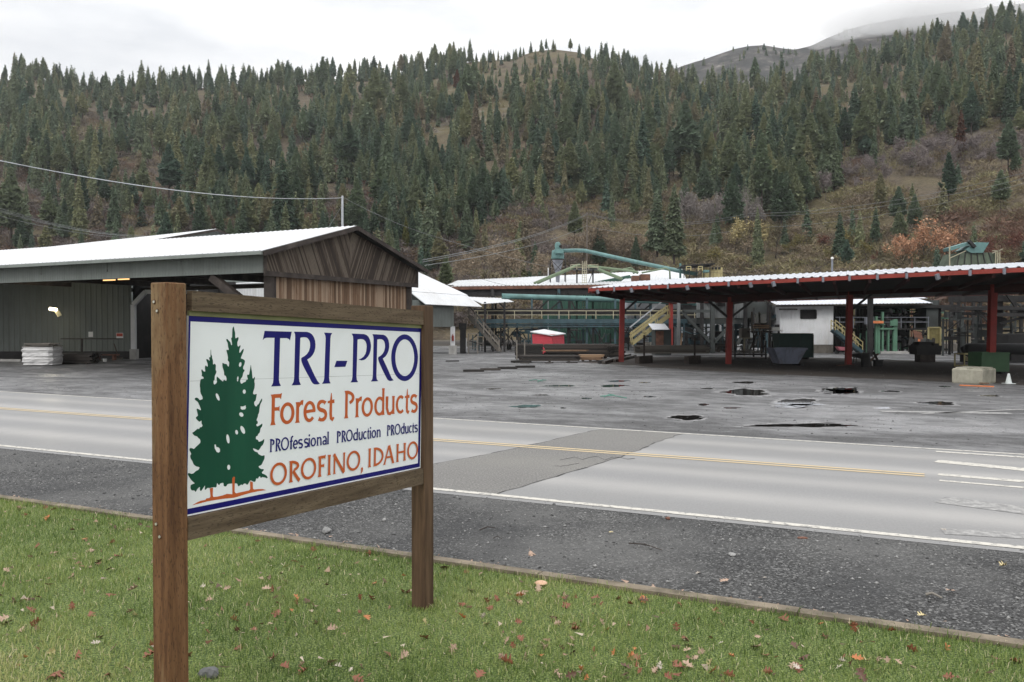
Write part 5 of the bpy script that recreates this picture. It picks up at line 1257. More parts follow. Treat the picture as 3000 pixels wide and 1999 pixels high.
for px in (1706,1713,1718): mb.beam(P(px,905,D-1),P(px,765,D-1),.06,.06)
for k in range(20): mb.beam(P(1706,905-k*7,D-1),P(1718,905-k*7,D-1),.045,.045)
part('ladder',mb,'cream_paint',t_)
mb=MB()
for px in (1690,1737): mb.beam((P(px,900,D).x,D,0),(P(px,900,D).x,D,H(790,D)),.16,.16,up=(0,1,0))
mb.beam(P(1725,828,D),P(1737,795,D),.08,.08); part('leg',mb,'steel_dark',t_)
# ---------------- I yellow hopper house
t_=thing('hopper_house','small yellow-sided hopper house under a flat dark roof behind the canopy','building',P(2060,1000,98).xy.to_3d()); D=98
a=P(2057,815,D); b_=P(2117,812,D); mb=MB(); corrwall(mb,a,b_,H(832,D),H(784,D),Vector((0,-1,0)),.35,.06); part('wall',mb,'yellow_steel',t_)
mb=MB(); a=P(1998,777,D-1); b_=P(2095,771,D-1); mb.slab(a,b_,b_+Vector((.4,5,0)),a+Vector((.4,5,0)),.12); part('roof',mb,'steel_dark',t_)
mb=MB()
for px in (2004,2020,2040,2062,2080): g=P(px,776,D-.8); mb.beam((g.x,g.y,H(816,D)),(g.x,g.y,g.z),.09,.09,up=(0,1,0))
a,b_=P(2000,800,D),P(2057,812,D); mb.box(a.x,b_.x,D,D+3,0,a.z-.9); mb.box(P(2085,790,D).x,P(2113,790,D).x,D-.05,D+3,H(790,D),H(783,D)); part('frame',mb,'steel_dark',t_)
for x0_,x1_ in ((2011,2024),(2046,2058)):
    mb=MB()
    for px in (x0_,x1_): mb.beam(P(px,794,D-1.2),P(px,781,D-1.2),.09,.09)
    mb.beam(P(x0_,781,D-1.2),P(x1_,781,D-1.2),.09,.09); mb.beam(P(x0_,788,D-1.2),P(x1_,788,D-1.2),.07,.07); part('guard_rail',mb,'yellow_steel',t_)
mb=MB(); g=P(1993,800,101); mb.beam((g.x,g.y,H(815,101)),(g.x,g.y,H(772,101)),.22,.22,up=(0,1,0)); solo('vent_stack',mb,'teal','short square teal stack at the end of the long duct','stack')
mb=MB(); a,b_=P(2058,800,97),P(2072,793,97); mb.box(a.x,b_.x,96,97,a.z,b_.z); solo('blower_box',mb,'teal','small pale blue blower box before the hopper house','machine')
# ---------------- J railed walkway
D=84; t_=thing('conveyor_walkway','long blue-green elevated conveyor walkway with cream railings','walkway',P(1700,1000,D).xy.to_3d())
A0=P(1388,940,D); B0=P(2050,940,D)
zt,zm,zd,zb2=H(911,D),H(923,D),H(935,D),H(948,D)
mb=MB(); mb.box(A0.x,B0.x,D,D+1.6,zb2,zd); part('deck_beam',mb,'steel_blue',t_)
mb=MB(); mb.box(A0.x,B0.x,D+.2,D+1.4,H(921,D),H(905,D)); part('conveyor_trough',mb,'steel_dark',t_)
mb=MB(); mb.beam((A0.x,D,zt),(B0.x,D,zt),.075,.075); mb.beam((A0.x+.5,D,zm),(B0.x,D,zm),.06,.06)
rail=part('handrail',mb,'cream_paint',t_)
x_=A0.x+.4; k=0
while x_<B0.x-.2:
    mb=MB(); mb.beam((x_,D-.02,zd),(x_,D-.02,zt),.07,.07,up=(0,1,0)); part('rail_post',mb,'cream_paint',rail); x_+=1.78 if k%2 else 1.0; k+=1
mb=MB(); mb.tube([(A0.x,D+.2,H(953,D)),(B0.x,D+.2,H(951,D))],.12,8); mb.tube([(A0.x,D+.1,H(959,D)),(B0.x,D+.1,H(957,D))],.06,8); part('service_pipe',mb,'steel_blue',t_,sm=True)
for px,mt in ((1444,'steel_dark'),(1467,'steel_dark'),(1515,'steel_dark'),(1558,'steel_blue'),(1664,'steel_dark'),(1719,'steel_blue'),(1738,'steel_dark'),(1802,'steel_blue'),(1815,'steel_dark'),(1861,'steel_blue'),(1972,'steel_dark'),(2056,'steel_dark')):
    g=P(px,1000,D+.8); mb=MB(); mb.beam((g.x,g.y,0),(g.x,g.y,zb2 if mt!='steel_blue' else H(872,D)),.2,.2,up=(0,1,0)); part('leg',mb,mt,t_)
for x0_,y0_,x1_,y1_ in ((1420,1010,1450,955),(1500,1015,1470,955),(1470,1012,1515,960),(1515,1012,1470,965),(1440,960,1425,1012),(1700,1015,1665,960),(1740,1015,1720,960),(1770,1012,1738,955),(1800,960,1845,1015),(1845,955,1812,1015)):
    mb=MB(); mb.beam(P(x0_,y0_,D+.9),P(x1_,y1_,D+.9),.10,.10); part('brace',mb,'steel_dark',t_)
mb=MB(); 
for px in range(1400,2040,26): mb.box(P(px,950,D).x,P(px+9,950,D).x,D+.1,D+1.2,H(957,D),H(950,D))
part('roller_bracket',mb,'steel_dark',t_)['kind']='stuff'
# dark conveyors, hanging parts under the walkway; scrubby cross-frames
t_=thing('dark_stairs','dark weathered stair climbing left from the yard to the walkway','stairs',G(1455,1040))
a=P(1462,1028,80); b_=P(1372,925,80)
for dy in (0,1.0):
    mb=MB(); mb.beam(a+Vector((0,dy,0)),b_+Vector((0,dy,0)),.08,.34); part('stringer',mb,'timber_grey',t_)
for dy in (0,1.0):
    mb=MB(); mb.beam(a+Vector((0,dy,1.0)),b_+Vector((0,dy,1.0)),.07,.14); mb.beam(a+Vector((0,dy,.55)),b_+Vector((0,dy,.55)),.05,.12)
    for k in range(5): q=a.lerp(b_,k/4); mb.beam(q+Vector((0,dy,0)),q+Vector((0,dy,1.05)),.1,.1)
    part('railing',mb,'timber_grey',t_)
for k in range(16):
    q=a.lerp(b_,(k+.5)/16); mb=MB(); mb.box(q.x-.14,q.x+.14,q.y,q.y+1.0,q.z-.02,q.z+.03); part('tread',mb,'timber_dark',t_)
# cabinet cluster by the sage shed
t_=thing('equipment_rack','dark open rack of shop equipment beside the white column','rack',G(1382,1038))
mb=MB(); a=G(1372,1036)
for x_ in (0,.9): 
    for y_ in (0,.8): mb.beam((a.x+x_,a.y+y_,0),(a.x+x_,a.y+y_,1.9),.08,.08,up=(0,1,0))
for z_ in (.5,1.2,1.85): mb.box(a.x,a.x+.9,a.y,a.y+.8,z_,z_+.05)
part('frame',mb,'timber_grey',t_); mb=MB(); mb.box(a.x-.8,a.x-.25,a.y+.1,a.y+.7,0,2.3); mb.box(a.x-.9,a.x-.2,a.y,a.y+.5,2.3,2.9); part('cabinet',mb,'steel_dark',t_); mb=MB(); mb.box(a.x-.22,a.x-.18,a.y,a.y+.1,.2,1.5); part('door_edge',mb,'siding_white',t_)
for i,(px,dx) in enumerate(((1462,-.5),(1466,-.3),(1470,-.55))):
    g=G(px,1030+i); mb=MB(); mb.beam(g,g+Vector((dx,.3,1.7-.2*i)),.07,.04,up=(0,1,0),t=.9); solo('leaning_plank',mb,'timber_grey','thin pale plank leaning at the foot of the dark stair','plank',group='planks leaning by the dark stair')
# yellow stairs
def stair(name,label,foot,top,d,mat,rmat,width=1.0,n=12):
    t_=thing(name,label,'stairs',P(foot[0],1000,d).xy.to_3d()); a=P(foot[0],foot[1],d); b_=P(top[0],top[1],d)
    for dy in (0,width):
        mb=MB(); mb.beam(a+Vector((0,dy,0)),b_+Vector((0,dy,0)),.08,.30); part('stringer',mb,mat,t_)
        mb=MB(); mb.beam(a+Vector((0,dy,.95)),b_+Vector((0,dy,.95)),.07,.07); mb.beam(a+Vector((0,dy,.5)),b_+Vector((0,dy,.5)),.06,.06)
        for k in range(5): q=a.lerp(b_,k/4); mb.beam(q+Vector((0,dy,0)),q+Vector((0,dy,.98)),.07,.07,up=(0,1,0))
        part('railing',mb,rmat,t_)
    for k in range(n): q=a.lerp(b_,(k+.5)/n); mb=MB(); mb.box(q.x-.13,q.x+.13,q.y+.04,q.y+width-.04,q.z-.02,q.z+.02); part('tread',mb,'steel_dark',t_)
    return t_
t_=thing('yellow_stairs','yellow-sided stair rising right to the walkway','stairs',P(1855,1000,76).xy.to_3d())
a=P(1852,1008,76); b_=P(1962,925,76)
for dy in (0,1.0):
    mb=MB(); mb.beam(a+Vector((0,dy,0)),b_+Vector((0,dy,0)),.08,.30); part('stringer',mb,'yellow_steel',t_)
    mb=MB(); mb.beam(a+Vector((-.1,dy,.62)),b_+Vector((-.1,dy,.62)),.06,.16); mb.beam(a+Vector((-.1,dy,.95)),b_+Vector((-.1,dy,.95)),.06,.08)
    for k in range(4): q=a.lerp(b_,k/3); mb.beam(q+Vector((0,dy,0)),q+Vector((0,dy,.98)),.08,.08,up=(0,1,0))
    part('railing',mb,'yellow_steel',t_)
for k in range(12): q=a.lerp(b_,(k+.5)/12); mb=MB(); mb.box(q.x-.13,q.x+.13,q.y+.04,q.y+.96,q.z-.02,q.z+.02); part('tread',mb,'steel_dark',t_)
mb=MB(); mb.beam(P(1845,960,74),P(1953,873,74),.11,.11); solo('diagonal_conduit',mb,'panel_pale','pale straight conduit slanting up behind the red posts','conduit')
# small dark shed, pallets
t_=thing('tool_shed','small dark shed with brown door and corrugated white roof under the stair','shed',G(1935,1034))
D=74; a,b_=P(1918,1000,D),P(1957,1000,D); mb=MB(); mb.box(a.x,b_.x+.3,D,D+1.6,0,H(963,D)); part('wall',mb,'siding_dark',t_)
mb=MB(); a2,b2_=P(1922,1000,D-.06),P(1944,1000,D-.06); mb.box(a2.x,b2_.x,D-.07,D-.004,.85,H(970,D)); part('door',mb,'rust',t_)
mb=MB(); a,b_=P(1912,966,D-.4),P(1962,966,D-.4); mb.corr(a,b_,b_+Vector((0,2.4,.55)),a+Vector((0,2.4,.55)),.16,.02,.04,nrm=(0,0,1)); part('roof',mb,'roof_galv',t_)
g=G(1900,1030); t_=thing('pallet','grey wooden pallet leaning upright beside the small dark shed','pallet',g)
mb=MB()
for k in range(8): mb.beam((g.x-.45+k*.13,g.y,.02),(g.x-.40+k*.13,g.y+.25,.98),.09,.025,up=(0,1,0),t=random.random())
for z_ in (.12,.5,.85): mb.beam((g.x-.5,g.y+.05+z_*.2,z_),(g.x+.6,g.y+.05+z_*.2,z_),.09,.05,t=.7)
part('slat',mb,'timber_grey',t_)['kind']='stuff'
# ---------------- M red shed
t_=thing('red_shed','small leaning bright red shed with white roof behind the lumber','shed',P(1610,1000,76).xy.to_3d())
D=76; f0,f1_,f2=P(1563,1030,D),P(1621,1030,D-1.2),P(1655,1030,D+1.4)
zt=H(979,D); b0=Vector((f0.x,f0.y,0)); b1_=Vector((f1_.x,f1_.y,0)); b2_=Vector((f2.x,f2.y,0)); b3=b0+b2_-b1_; ls=Vector((-.12,0,0))
mb=MB()
for k in range(9):
    za,zb_=zt*k/9,zt*(k+1)/9-.02
    for p,q in ((b0,b1_),(b1_,b2_),(b2_,b3),(b3,b0)):
        n_=Vector(((q-p).y,-(q-p).x,0)).normalized()*.03; l0=ls*(za/zt); l1=ls*(zb_/zt)
        mb.add([p+l0+n_+Vector((0,0,za)),q+l0+n_+Vector((0,0,za)),q+l1+Vector((0,0,zb_)),p+l1+Vector((0,0,zb_))],[(0,1,2,3)],.5)
mb.hexa([b0,b1_,b2_,b3]+[q+ls+Vector((0,0,zt)) for q in (b0,b1_,b2_,b3)],.5); part('siding',mb,'shed_red',t_)
up_=Vector((0,0,1)); q=[b0+ls+up_*(zt+.25)+Vector((-.2,-.1,0)),b1_+ls+up_*(zt-.08)+Vector((0,-.25,0)),b2_+ls+up_*(zt+.05)+Vector((.2,0,0)),b3+ls+up_*(zt+.45)]
mb=MB(); mb.slab(*q,.08); part('roof',mb,'roof_white',t_)
# ---------------- N lumber piles
def pile(name,label,px0,px1,base,dep,rows,cols_,bh,bw,mat,jit=.25,seed=1,skew=0,group=None,cat='lumber stack',z0=.12,bear=True):
    rr=random.Random(seed); a=G(px0,base); b_=G(px1,base); d=(b_-a); L_=d.length; d.normalize(); n_=Vector((-d.y,d.x,0)); t_=thing(name,label,cat,(a+b_)/2,group)
    mb=MB()
    for i in range(rows):
        for k in range(cols_):
            j0=rr.uniform(-jit,jit); j1=rr.uniform(-jit,jit); o_=n_*(k*(bw+.01)+bw/2)+Vector((0,0,z0+i*(bh+.012)+bh/2))
            mb.beam(a+d*j0+o_,b_+d*j1+o_,bw,bh,t=rr.random())
    pp=part('board',mb,mat,t_); pp['kind']='stuff'
    if bear:
        for f_ in (.15,.5,.85):
            q=a+d*L_*f_; mb=MB(); mb.beam(q-n_*.05+Vector((0,0,z0/2)),q+n_*(cols_*bw+.1)+Vector((0,0,z0/2)),.12,z0-.01); part('bearer',mb,'timber_dark',t_)
    return t_
pile('lumber_stack','long black wet lumber pile right of the red shed',1598,1808,1051,1,9,6,.10,.24,'wet_lumber',seed=3,z0=.15)
t_=pile('lumber_stack','short upright-framed lumber stack at the left end of the piles',1512,1588,1056,1,10,6,.10,.22,'wet_lumber',jit=.1,seed=4)
for px in (1514,1537): g=G(px,1058); mb=MB(); mb.beam((g.x,g.y,.1),(g.x,g.y,1.55),.09,.06,up=(0,1,0)); part('stake',mb,'timber_grey',t_)
pile('lumber_stack','low pile of wet boards in front of the longer piles',1530,1692,1063,1,4,4,.09,.2,'wet_lumber',seed=5)
pile('lumber_stack','small pile of fresher orange-brown boards among black ones',1700,1762,1060,1,4,4,.09,.2,'fresh_lumber',seed=6)
pile('lumber_stack','pale brown boards lying on top of the low wet pile',1575,1725,1052,1,2,2,.05,.22,'fresh_lumber',seed=7,z0=.62,bear=False)
pile('lumber_stack','dark block of short boards with ragged ends near the red post',1790,1826,1052,1,9,5,.09,.22,'wet_lumber',jit=.35,seed=8)
pile('lumber_stack','dark boards lying loose at the front left of the piles',1497,1560,1064,1,1,2,.14,.24,'wet_lumber',seed=9,z0=.03)
for i,(x0_,x1_,y_,lb) in enumerate(((1357,1417,1090,'wet black timber on the yard, nearest the sign post'),(1407,1466,1086,'wet black timber on the yard, second from the sign post'),(1458,1515,1082,'wet black timber on the yard, third from the sign post'),(1510,1567,1078,'wet black timber on the yard, closest to the lumber piles'),
        (1306,1344,1061,'thin dark strip of wood on the far yard'),(1525,1550,1066,'short dark offcut below the low pile, left one'),(1597,1620,1066,'short dark offcut below the low pile, middle one'),(1660,1692,1065,'short dark offcut below the low pile, right one'))):
    a,b_=G(x0_,y_),G(x1_,y_); mb=MB(); mb.beam(a+Vector((0,0,.07)),b_+Vector((0,.2,.07)),.2,.13 if i<4 else .08); solo('timber',mb,'wet_lumber',lb,'timber')
for i,(a,b_,w) in enumerate(((G(1756,1066),G(1812,1053),.26),(G(1768,1068),G(1845,1044),.24),(G(1800,1062),G(1862,1048),.2))):
    mb=MB(); mb.beam(a+Vector((0,0,.12)),b_+Vector((0,0,.12)),w,.2); solo('timber',mb,'wet_lumber','long wet timber lying towards the first red post, %s'%('longest','middle','short rear')[i],'timber')
# ---------------- O red canopy
FL=P(1725,852,52.4); FR=Vector((27.0,28.9,FL.z+.06)); BL=Vector((15.0,77,FL.z+.02)); back=BL-FL; BR=FR+back*1.1; BR.z=FR.z; RL=FL.lerp(BL,.5); RR=FR.lerp(BR,.5); RL.z=RR.z=6.12; RL-=(FR-FL).normalized()*0
t_=thing('red_canopy','wide drive-through canopy with red fascia and white ribbed metal roof','canopy',(14,56,0))
mb=MB(); mb.corr(FL+Vector((0,0,.17)),FR+Vector((0,0,.17)),RR,RL,.46,.05,.02,nrm=(0,0,1)); mb.corr(RL,RR,BR+Vector((0,0,.17)),BL+Vector((0,0,.17)),.46,.05,.02,nrm=(0,0,1)); roof=part('roof',mb,'roof_galv',t_)
mb=MB(); mb.slab(FL+Vector((.1,.2,.05)),FR+Vector((0,.2,.05)),BR+Vector((0,0,.02)),BL+Vector((0,0,.02)),.06); mb.add([FL+Vector((.05,.1,.1)),BL+Vector((.05,0,.1)),RL-Vector((-.05,0,.04))],[(0,1,2)]); part('roof_deck',mb,'steel_dark',roof)
mb=MB(); mb.beam(FL+Vector((0,0,.04)),FR+Vector((0,0,.04)),.08,.19); mb.beam(FL+Vector((0,0,.1)),RL-Vector((0,0,.06)),.08,.2); mb.beam(RL-Vector((0,0,.06)),BL+Vector((0,0,.1)),.08,.2); mb.beam(FL-Vector((0,0,.05)),BL-Vector((0,0,.05)),.08,.16); mb.beam(FL+Vector((.25,.2,-.15)),FL+Vector((.25,.2,.1)),.2,.5,up=(0,1,0)); part('fascia',mb,'canopy_red',t_)
dirF=(FR-FL).normalized(); dB=back.normalized()
mb=MB(); n=18
for i in range(1,n):
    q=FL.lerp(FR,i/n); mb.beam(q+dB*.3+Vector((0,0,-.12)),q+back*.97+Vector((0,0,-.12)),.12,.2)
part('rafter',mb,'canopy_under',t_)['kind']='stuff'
rr=random.Random(3)
for i in range(24):
    q=FL.lerp(FR,(i+.6)/24); mb=MB(); mb.beam(q-Vector((.1,.12,0))+Vector((0,0,.02)),q-Vector((.02,.1,.22)),.13,.16) if rr.random()<.4 else mb.beam(q-Vector((.06,.1,0))+Vector((0,0,.14)),q-Vector((.06,.1,.12)),.1,.08)
    part('hanger_bracket',mb,'grey_steel',t_)
posts=[(1822,1061,4.95),(2136,1067,4.55),(2487,1070,5.0),(2905,1092,4.9)]
pw=[]
for px,py,zt_ in posts:
    g=G(px,py); pw.append(Vector((g.x,g.y,zt_-.25))); mb=MB(); mb.beam((g.x-.05,g.y,0),(g.x+.03,g.y,zt_),.34,.34,up=(0,1,0)); part('post',mb,'post_red',t_)
bp=[Vector((16.0,82.5,5.3)),Vector((30.6,70,5.4)),Vector((40.5,58,5.4))]
for i,q in enumerate(bp): mb=MB(); mb.beam((q.x,q.y,0),(q.x,q.y,q.z),.36,.36,up=(0,1,0)); part('post',mb,'post_red' if i==0 else 'steel_dark',t_)
mb=MB()
for p,q in zip(pw,pw[1:]): mb.beam(p+Vector((0,0,.15)),q+Vector((0,0,.15)),.3,.5)
mb.beam(pw[0],FL+Vector((.6,.8,-.1)),.2,.4); mb.beam(pw[-1],pw[-1]+Vector((8,-4,0)),.3,.5)
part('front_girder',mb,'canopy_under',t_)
mb=MB()
for p,q in zip(bp,bp[1:]): mb.beam(p,q,.35,.9)
mb.beam(bp[-1],bp[-1]+Vector((10,-9,0)),.35,.9)
for p,q in ((pw[0],bp[0]),(pw[1],bp[0].lerp(bp[1],.5)),(pw[2],bp[1]),(pw[3],bp[2])): mb.beam(p,q,.25,.55)
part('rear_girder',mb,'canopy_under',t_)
for p,dx in ((pw[1],1.5),(pw[1],-1.5),(pw[2],1.4),(pw[0],1.3)):
    mb=MB(); mb.beam(p+Vector((0,0,-1.2)),p+Vector((dx,-.3,0)),.14,.14); part('knee_brace',mb,'steel_dark',t_)
for i,(x0_,y0_,x1_,y1_,lb) in enumerate(((2033,843,2060,845,'thin pale tube lamp under the canopy, left one'),(2195,848,2238,866,'pale slanted strut under the canopy by the third post'),(2452,830,2490,842,'pale slanted strut under the canopy right of the fourth post'))):
    mb=MB(); mb.beam(P(x0_,y0_,58),P(x1_,y1_,60),.10,.14); solo('canopy_strut',mb,'grey_steel',lb,'strut')
# dry dark apron under the canopy
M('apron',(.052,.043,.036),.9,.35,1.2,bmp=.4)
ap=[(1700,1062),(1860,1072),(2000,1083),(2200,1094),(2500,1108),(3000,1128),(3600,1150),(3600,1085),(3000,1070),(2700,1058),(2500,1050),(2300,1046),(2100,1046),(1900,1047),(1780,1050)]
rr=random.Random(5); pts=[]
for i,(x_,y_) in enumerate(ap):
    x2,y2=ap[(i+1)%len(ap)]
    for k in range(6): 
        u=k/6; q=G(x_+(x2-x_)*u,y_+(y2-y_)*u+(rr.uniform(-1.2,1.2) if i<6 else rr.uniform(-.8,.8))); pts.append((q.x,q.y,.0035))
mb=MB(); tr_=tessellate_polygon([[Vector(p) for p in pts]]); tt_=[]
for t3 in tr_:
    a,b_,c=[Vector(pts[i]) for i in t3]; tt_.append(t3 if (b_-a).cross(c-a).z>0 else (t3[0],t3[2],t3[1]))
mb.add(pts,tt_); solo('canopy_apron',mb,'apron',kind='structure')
# racks of lumber under the canopy
t_=pile('lumber_rack','flat grey lumber stack with upright stakes under the canopy',1868,2074,1058,1,5,5,.11,.24,'timber_grey',jit=.3,seed=21,z0=.55,bear=False)
for px in (1887,2035): g=G(px,1061); mb=MB(); mb.beam((g.x,g.y,.3),(g.x,g.y,1.95 if px<1900 else 1.75),.12,.08,up=(0,1,0)); part('stake',mb,'timber_dark',t_)
for px in (1888,2033): g=G(px,1066); mb=MB(); mb.beam((g.x-.5,g.y,.26),(g.x+.7,g.y+1.7,.26),.35,.5); part('bearer',mb,'timber_dark',t_)
pile('board_pile','thin black boards lying flat behind the lumber rack',1990,2100,1034,1,5,4,.10,.2,'wet_lumber',seed=23)
pile('board_pile','dark boards on low trestles left of the lumber cart',2098,2155,1032,1,4,3,.08,.2,'wet_lumber',seed=24,z0=.5)
g=G(1992,1030); mb=MB(); mb.beam(g,g+Vector((.25,.2,1.9)),.16,.05,up=(0,1,0),t=.9); solo('leaning_plank',mb,'fresh_lumber','light plank leaning by the second red post','plank')
# ---------------- Q corrugated enclosure on stilts and beams
t_=thing('stilt_enclosure','grey corrugated enclosure raised on dark posts behind the canopy','building',P(2110,1000,80).xy.to_3d()); D=80
a,b_=P(2040,932,D),P(2182,932,D); mb=MB(); corrwall(mb,a,b_,H(932,D),H(872,D),Vector((0,-1,0)),.3,.04); 
a2=P(2182,932,D+.3); b2_=P(2262,932,D+.3); part('wall',mb,'siding_grey',t_)
mb=MB(); mb.box(a2.x,b2_.x,D+.4,D+6,H(932,D),H(872,D)); mb.box(a.x,b_.x,D+.1,D+6,H(934,D)-.5,H(932,D)-.02); part('rear_wall',mb,'siding_dark',t_)
mb=MB(); q=P(2113,887,D-.08); mb.box(q.x-.35,q.x+.4,D-.09,D-.05,H(898,D),H(880,D)); part('window',mb,'steel_dark',t_)
for px,mt,w_ in ((1988,'siding_grey',.3),(2056,'steel_dark',.3),(2087,'siding_dark',.4),(2145,'steel_dark',.3),(2183,'steel_dark',.3),(2252,'steel_dark',.3)):
    g=P(px,1000,D-1); mb=MB(); (mb.tube([(g.x,g.y,0),(g.x,g.y,H(872,D))],.17,10) if px==1988 else mb.beam((g.x,g.y,0),(g.x,g.y,H(872,D)),w_,w_,up=(0,1,0))); part('post',mb,mt,t_)
for x0_,y0_,x1_,y1_ in ((1997,912,2080,1003),(2092,1003,2140,955),(2140,955,2155,940),(2000,912,2080,912),(2160,1010,2185,960)):
    mb=MB(); mb.beam(P(x0_,y0_,D-1.1),P(x1_,y1_,D-1.1),.2,.28); part('brace',mb,'siding_dark',t_)
mb=MB(); mb.tube([P(2035,1010,92),P(2035,950,92)],.10,8); mb.tube([P(1998,1000,92),P(1998,950,92)],.08,8); mb.tube([P(2111,1005,92),P(2111,950,92)],.06,8); solo('standpipe',mb,'panel_pale','thin pale blue standpipes below the raised enclosure','pipe')
# lumber cart with stickered bundle
t_=thing('lumber_cart','tall lumber rack holding a stickered bundle and brown boards','cart',G(2232,1040)); D=70
for px in (2203,2225,2256): mb=MB(); mb.beam(P(px,972,D),P(px,914,D),.14,.1,up=(0,1,0)); part('stake',mb,'timber_grey',t_)
mb=MB()
for k in range(11): a,b_=P(2212,922+k*2.4,D+.2),P(2242,922+k*2.4,D+.2); mb.beam(a,b_,.5,.055,t=.9)
part('sticker_bundle',mb,'paper_white',t_)['kind']='stuff'
mb=MB()
for k in range(5): a,b_=P(2206,951+k*3,D+.2),P(2250,953+k*2.5,D+.2); mb.beam(a,b_,.7,.07,t=random.random())
part('board',mb,'fresh_lumber',t_)['kind']='stuff'
mb=MB(); a,b_=P(2200,970,D),P(2262,970,D); mb.box(a.x,b_.x,D-.1,D+1.2,a.z-.1,a.z); 
for px in (2208,2232,2256): mb.beam((P(px,970,D).x,D,0),(P(px,970,D).x,D,a.z),.12,.12,up=(0,1,0))
mb.beam(P(2196,1030,D),P(2218,972,D),.12,.12); part('frame',mb,'timber_dark',t_)
mb=MB(); a,b_=P(2258,970,D-.3),P(2290,971,D-.3); mb.box(a.x,b_.x,D-.6,D+.8,a.z,a.z+.08); mb.box(a.x+.1,b_.x-.2,D-.4,D+.3,a.z+.08,a.z+.32); part('tray',mb,'paper_white',t_)
mb=MB(); a,b_=P(2173,990,71),P(2198,962,71); mb.box(a.x,b_.x,71,71.8,a.z,b_.z); t2=thing('plywood_box','brown plywood box on a thin stand left of the lumber rack','box',(a.x,71,0)); part('side_panel',mb,'timber_grey',t2)
mb=MB(); mb.beam((a.x+.35,71.4,0),(a.x+.35,71.4,a.z),.1,.1,up=(0,1,0)); mb.beam(P(2172,991,70.9),P(2202,991,70.9),.08,.08); part('stand',mb,'cream_paint',t2)
t_=thing('scrap_cart','low black cart of tangled scrap slats beside the blue-grey bin','cart',G(2208,1056))
a=G(2155,1058); b_=G(2263,1060); mb=MB(); mb.box(a.x,b_.x,a.y,a.y+1.6,.42,.5)
for px in (2153,2262): g=G(px,1059); mb.beam((g.x,g.y,.1),(g.x,g.y,1.5),.1,.1,up=(0,1,0)); mb.beam((g.x,g.y+1.5,.1),(g.x,g.y+1.5,1.5),.1,.1,up=(0,1,0))
mb.beam((a.x,a.y,.15),(b_.x,a.y,.15),.1,.1); part('frame',mb,'steel_dark',t_)
mb=MB(); rr=random.Random(9)
for i in range(70): x_=rr.uniform(a.x+.3,b_.x-.3); z_=.55+rr.uniform(0,.25); mb.beam((x_,a.y+rr.uniform(0,.4),z_),(x_+rr.uniform(-.5,.5),a.y+rr.uniform(.3,1.4),z_+rr.uniform(-.1,.25)),.05,.02,t=rr.random())
part('slat',mb,'timber_grey',t_)['kind']='stuff'
# ---------------- R white building with window
t_=thing('white_office','white corrugated block with one dark window under a ribbed roof','building',P(2360,1000,79).xy.to_3d()); D=79
a,b_=P(2285,1000,D),P(2441,1000,D); mb=MB(); zt_=H(893,D)
wa,wb=P(2351,0,D).x,P(2396,0,D).x; z0_,z1_=H(933,D),H(909,D); zb_=H(1010,D)
out=Vector((0,-1,0))
for x0_,x1_,za,zc in ((a.x,wa,zb_,zt_),(wb,b_.x,zb_,zt_),(wa,wb,zb_,z0_),(wa,wb,z1_,zt_)): mb.corr((x0_,D,za),(x1_,D,za),(x1_,D,zc),(x0_,D,zc),.30,.02,.05,nrm=out)
mb.box(b_.x-.08,b_.x,D+.06,D+5,0,zt_); mb.box(a.x,a.x+.08,D+.06,D+5,0,zt_); part('wall',mb,'siding_white',t_)
mb=MB(); mb.box(a.x,b_.x,D+.0,D+.3,0,zb_-.01); part('plinth',mb,'old_concrete',t_)
mb=MB()
for p,q in (((wa,z0_),(wb,z0_)),((wa,z1_),(wb,z1_)),((wa,z0_),(wa,z1_)),((wb,z0_),(wb,z1_))): mb.beam((p[0],D-.05,p[1]),(q[0],D-.05,q[1]),.1,.1,up=(0,1,0))
wf=part('window_frame',mb,'steel_dark',t_); mb=MB(); mb.box(wa,wb,D+.12,D+.14,z0_,z1_); part('window_pane',mb,'steel_dark',wf)
mb=MB(); mb.box(a.x,b_.x,D+4.9,D+5,0,zt_); mb.box(a.x+.1,b_.x-.1,D+.2,D+4.8,zt_-.15,zt_-.1); part('rear_wall',mb,'siding_white',t_)
ra,rb=P(2275,893,D-1.2),P(2733,888,D-1.2); mb=MB(); mb.corr(ra,rb,rb+Vector((0,3,.55)),ra+Vector((0,3,.55)),.34,.045,.03,nrm=(0,0,1)); part('roof',mb,'roof_galv',t_)
ra2,rb2=P(2325,880,D+1.8),P(2718,874,D+1.8); mb=MB(); mb.corr(ra2,rb2,rb2+Vector((0,6,.9)),ra2+Vector((0,6,.9)),.4,.03,.03,nrm=(0,0,1)); part('upper_roof',mb,'roof_galv',t_)
mb=MB(); mb.beam(ra+Vector((0,.2,-.12)),rb+Vector((0,.2,-.12)),.1,.14); part('eave_beam',mb,'timber_dark',t_)
mb=MB(); mb.tube([P(2237,878,70),P(2272,896,70)],.05,6); solo('lamp_arm',mb,'paper_white','thin white lamp arm by the white block roof corner','lamp')
q=[P(2195,876,82),P(2290,870,82)]; mb=MB(); mb.corr(q[0],q[1],q[1]+Vector((0,3,.3)),q[0]+Vector((0,3,.3)),.4,.03,.04,nrm=(0,0,1)); mb.beam(q[0]+Vector((0,0,-.2)),q[1]+Vector((0,0,-.2)),.1,.25); solo('small_roof',mb,'roof_galv','narrow weathered roof edge left of the white block','roof')
